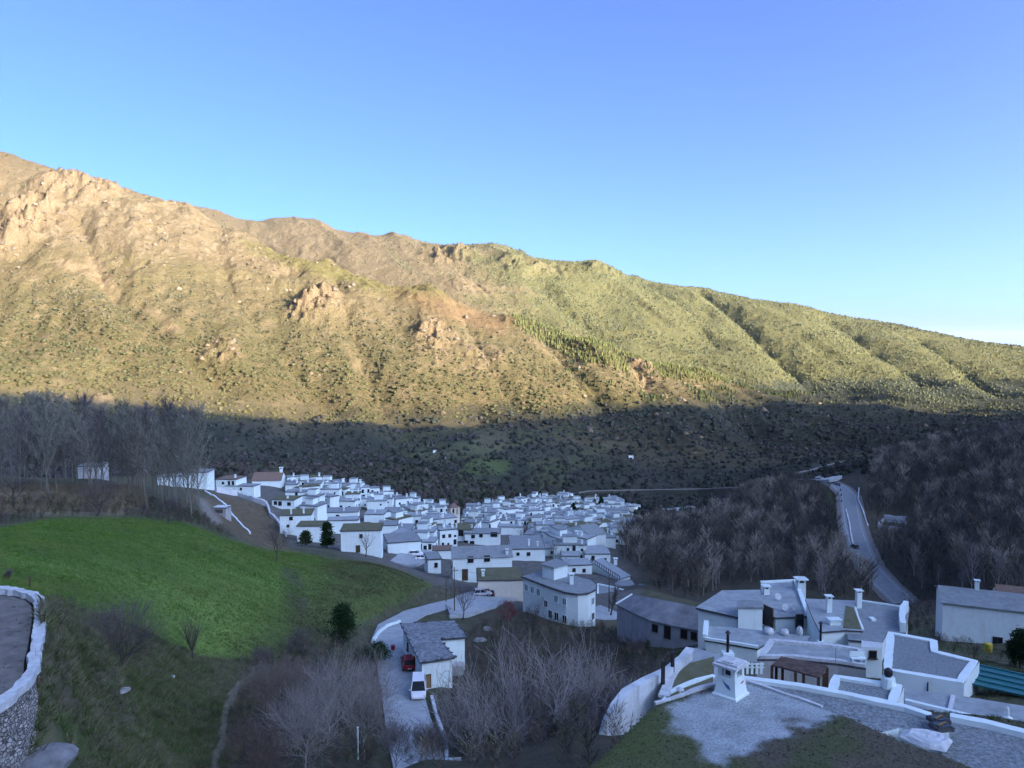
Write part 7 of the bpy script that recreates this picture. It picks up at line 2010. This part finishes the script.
# rocks
M['rock'] = mat('grey_rock', (.26, .26, .265), .95, .25, 1.6, 1.0, 5, stain=.4, stain_col=(.12, .12, .1))
M['palerock'] = mat('pale_rock', (.42, .41, .39), .95, .3, 2.2, 1.0, 6, stain=.4, stain_col=(.2, .19, .17))
def rock(label, p, s, seed, m='rock', flat=.7):
    v, f = lump(3, seed, .93, 1.04, flat, 5); g = np.random.default_rng(seed)
    b = MB(); b.add([(p[0] + q[0] * s[0], p[1] + q[1] * s[1], p[2] + q[2] * s[2] - .35 * s[2]) for q in v], [tuple(q) for q in f])
    tag(b.build('rock', M[m], origin=p), label, 'rock')
rock('big grey rock at the foot of the terrace wall in the lower left corner', foot(36, 764), (1.0, .7, .45), 81, 'rock')
rock('pale boulder in the gully below the concrete yard, right one of two', foot(487, 630), (.8, .6, .7), 82, 'palerock')
rock('pale boulder in the gully below the concrete yard, left one of two', foot(480, 641), (.9, .7, .7), 83, 'palerock')
rock('flat pale stone in the grass below the purple thicket', foot(121, 691), (.45, .32, .15), 84, 'palerock')
rock('small white stone in the worn grass right of the thicket', foot(172, 677), (.22, .2, .2), 85, 'white2')
rock('small white stone near the track at the bottom edge', foot(194, 749), (.16, .14, .14), 87, 'white2')
# yard clutter by the long white house
for px, py, lab, m, s in ((988, 652, 'yellow plastic drum by the long white house', 'yellow', .5),):
    M['yellow'] = mat('yellow_plastic', (.55, .45, .06), .5, .1, 4)
    p = foot(px, py, 60, 160); b = MB(); b.tube([(p[0], p[1], p[2] - .1), (p[0], p[1], p[2] + .08), (p[0], p[1], p[2] + 1.1), (p[0], p[1], p[2] + 1.2)], [.42, .48, .48, .35], 12); tag(b.build('drum', M[m], origin=p), lab, 'drum')

# ------------------------------------------------------------------ labels for the crowded houses
def label_fill():
    marks = [('the church tower', P(453.5, 523, 362))]
    for o in HOUSES:
        if o.get('label') and o.name.startswith('village_house'): pass
    marks += [('the taller cypress', atd(602, 575)), ('the middle cypress', atd(574, 500)), ('the house with loggia openings', P(458, 541, 285)), ('the house with the huge grey roof', P(528, 561, 262)),
              ('the house with the dark balcony window', P(390, 523, 315)), ('the big house with the green mossy roof', P(295, 536, 250)), ('the long brown tiled house', P(266, 485, 345)),
              ('the large two windowed house', P(482, 583, 186)), ('the railed long building', P(606, 570, 235)), ('the white building at the right tip', P(617, 517, 560)), ('the square house with the bare front', P(563, 542, 330)),
              ('the wide white house above the lean-to', P(340, 524, 290)), ('the small house by the church tower', P(422, 529, 335)), ('the curved white building', P(560, 600, 165))]
    todo = [o for o in FILL]
    rk = {}
    for nm, m in marks:
        mx, my = project(*m)
        for side in ('left of', 'right of', 'beyond', 'in front of'):
            lst = []
            for o in todo:
                px, py = project(*o.location); dx, dy = px - mx, (py - my) * 2.2
                s = ('left of' if dx < 0 else 'right of') if abs(dx) > abs(dy) else ('beyond' if dy < 0 else 'in front of')
                if s == side: lst.append((math.hypot(dx, dy), o))
            lst.sort(key=lambda q: q[0])
            for i, (dist, o) in enumerate(lst):
                if i < 60: rk.setdefault(o.name, []).append((i, dist, nm, side))
    for o in todo:
        W, L, h, roof, wl, nc = META[o.name]
        i, dist, nm, side = min(rk[o.name])
        rf = {'launa': 'grey roofed', 'launa2': 'pale roofed', 'mossroof': 'moss roofed'}[roof]
        o['label'] = ('%s white house nearest %s %s' % (rf, side, nm)) if i == 0 else ('%s white house, %s nearest %s %s' % (rf, ordw(i), side, nm))
label_fill()
# ------------------------------------------------------------------ the air: one even box round everything
def haze():
    m = bpy.data.materials.new('thin_air'); m.use_nodes = True; nt = m.node_tree
    for n in list(nt.nodes):
        if n.type != 'OUTPUT_MATERIAL': nt.nodes.remove(n)
    v = nt.nodes.new('ShaderNodeVolumePrincipled'); v.inputs['Color'].default_value = (.78, .90, 1.0, 1); v.inputs['Density'].default_value = HAZE_D; v.inputs['Anisotropy'].default_value = 0.0
    nt.links.new(v.outputs[0], nt.nodes['Material Output'].inputs['Volume'])
    ob = bpy.data.objects['terrain']; zs = np.empty(len(ob.data.vertices) * 3, np.float32); ob.data.vertices.foreach_get('co', zs); zs = zs.reshape(-1, 3)
    z0 = float(zs[:, 2].min()) - 1.5; z1 = max(float(zs[:, 2].max()), 5) + 25
    b = MB(); b.box((0, 0, z0), (90000, 90000, z1 - z0)); o = b.build('haze', m); tag(o, None, None, None, 'stuff')
HAZE_D = 0.000007
haze()
# ------------------------------------------------------------------ camera, sky, sun
cam = bpy.data.cameras.new('camera'); co = bpy.data.objects.new('camera', cam); COL.objects.link(co)
cam.sensor_width = 36; cam.lens = F / 1024 * 36; cam.clip_start = 0.1; cam.clip_end = 200000
co.rotation_euler = (math.pi / 2 - PITCH, 0, 0); SC.camera = co
wd = bpy.data.worlds.new('World'); SC.world = wd; wd.use_nodes = True
nt = wd.node_tree; sk = nt.nodes.new('ShaderNodeTexSky'); sk.sky_type = 'NISHITA'; sk.sun_disc = False
sk.sun_elevation = SUN_EL; sk.sun_rotation = SUN_AZ; sk.altitude = 1500; sk.air_density = 0.15; sk.dust_density = 10.0; sk.ozone_density = 6.0
bg = nt.nodes['Background']; nt.links.new(sk.outputs[0], bg.inputs[0]); bg.inputs[1].default_value = 0.15
sl = bpy.data.lights.new('sun', 'SUN'); sl.energy = 2.05; sl.angle = math.radians(0.5); sl.color = (1.0, 0.83, 0.54)
so = bpy.data.objects.new('sun', sl); COL.objects.link(so)
so.rotation_euler = Vector(-SUNV).to_track_quat('-Z', 'Y').to_euler(); so.location = (300, -200, 600)
vs = SC.view_settings; vs.view_transform = 'Standard'; vs.look = 'None'; vs.gamma = 1.0; vs.use_curve_mapping = False; vs.exposure = 3.15
SC.render.engine = 'CYCLES'
SC.cycles.use_denoising = True
try: SC.cycles.denoiser = 'OPENIMAGEDENOISE'
except Exception: pass
SC.cycles.max_bounces = 5; SC.cycles.diffuse_bounces = 3; SC.cycles.glossy_bounces = 2; SC.cycles.transparent_max_bounces = 4
SC.cycles.caustics_reflective = False; SC.cycles.caustics_refractive = False
for o in list(bpy.data.objects):
    if '_o' in o: del o['_o']

for o in COL.objects:
    if o.parent is None and o.get('label') and len(o['label'].split()) > 16: print('LONG', o.name, len(o['label'].split()), o['label'])
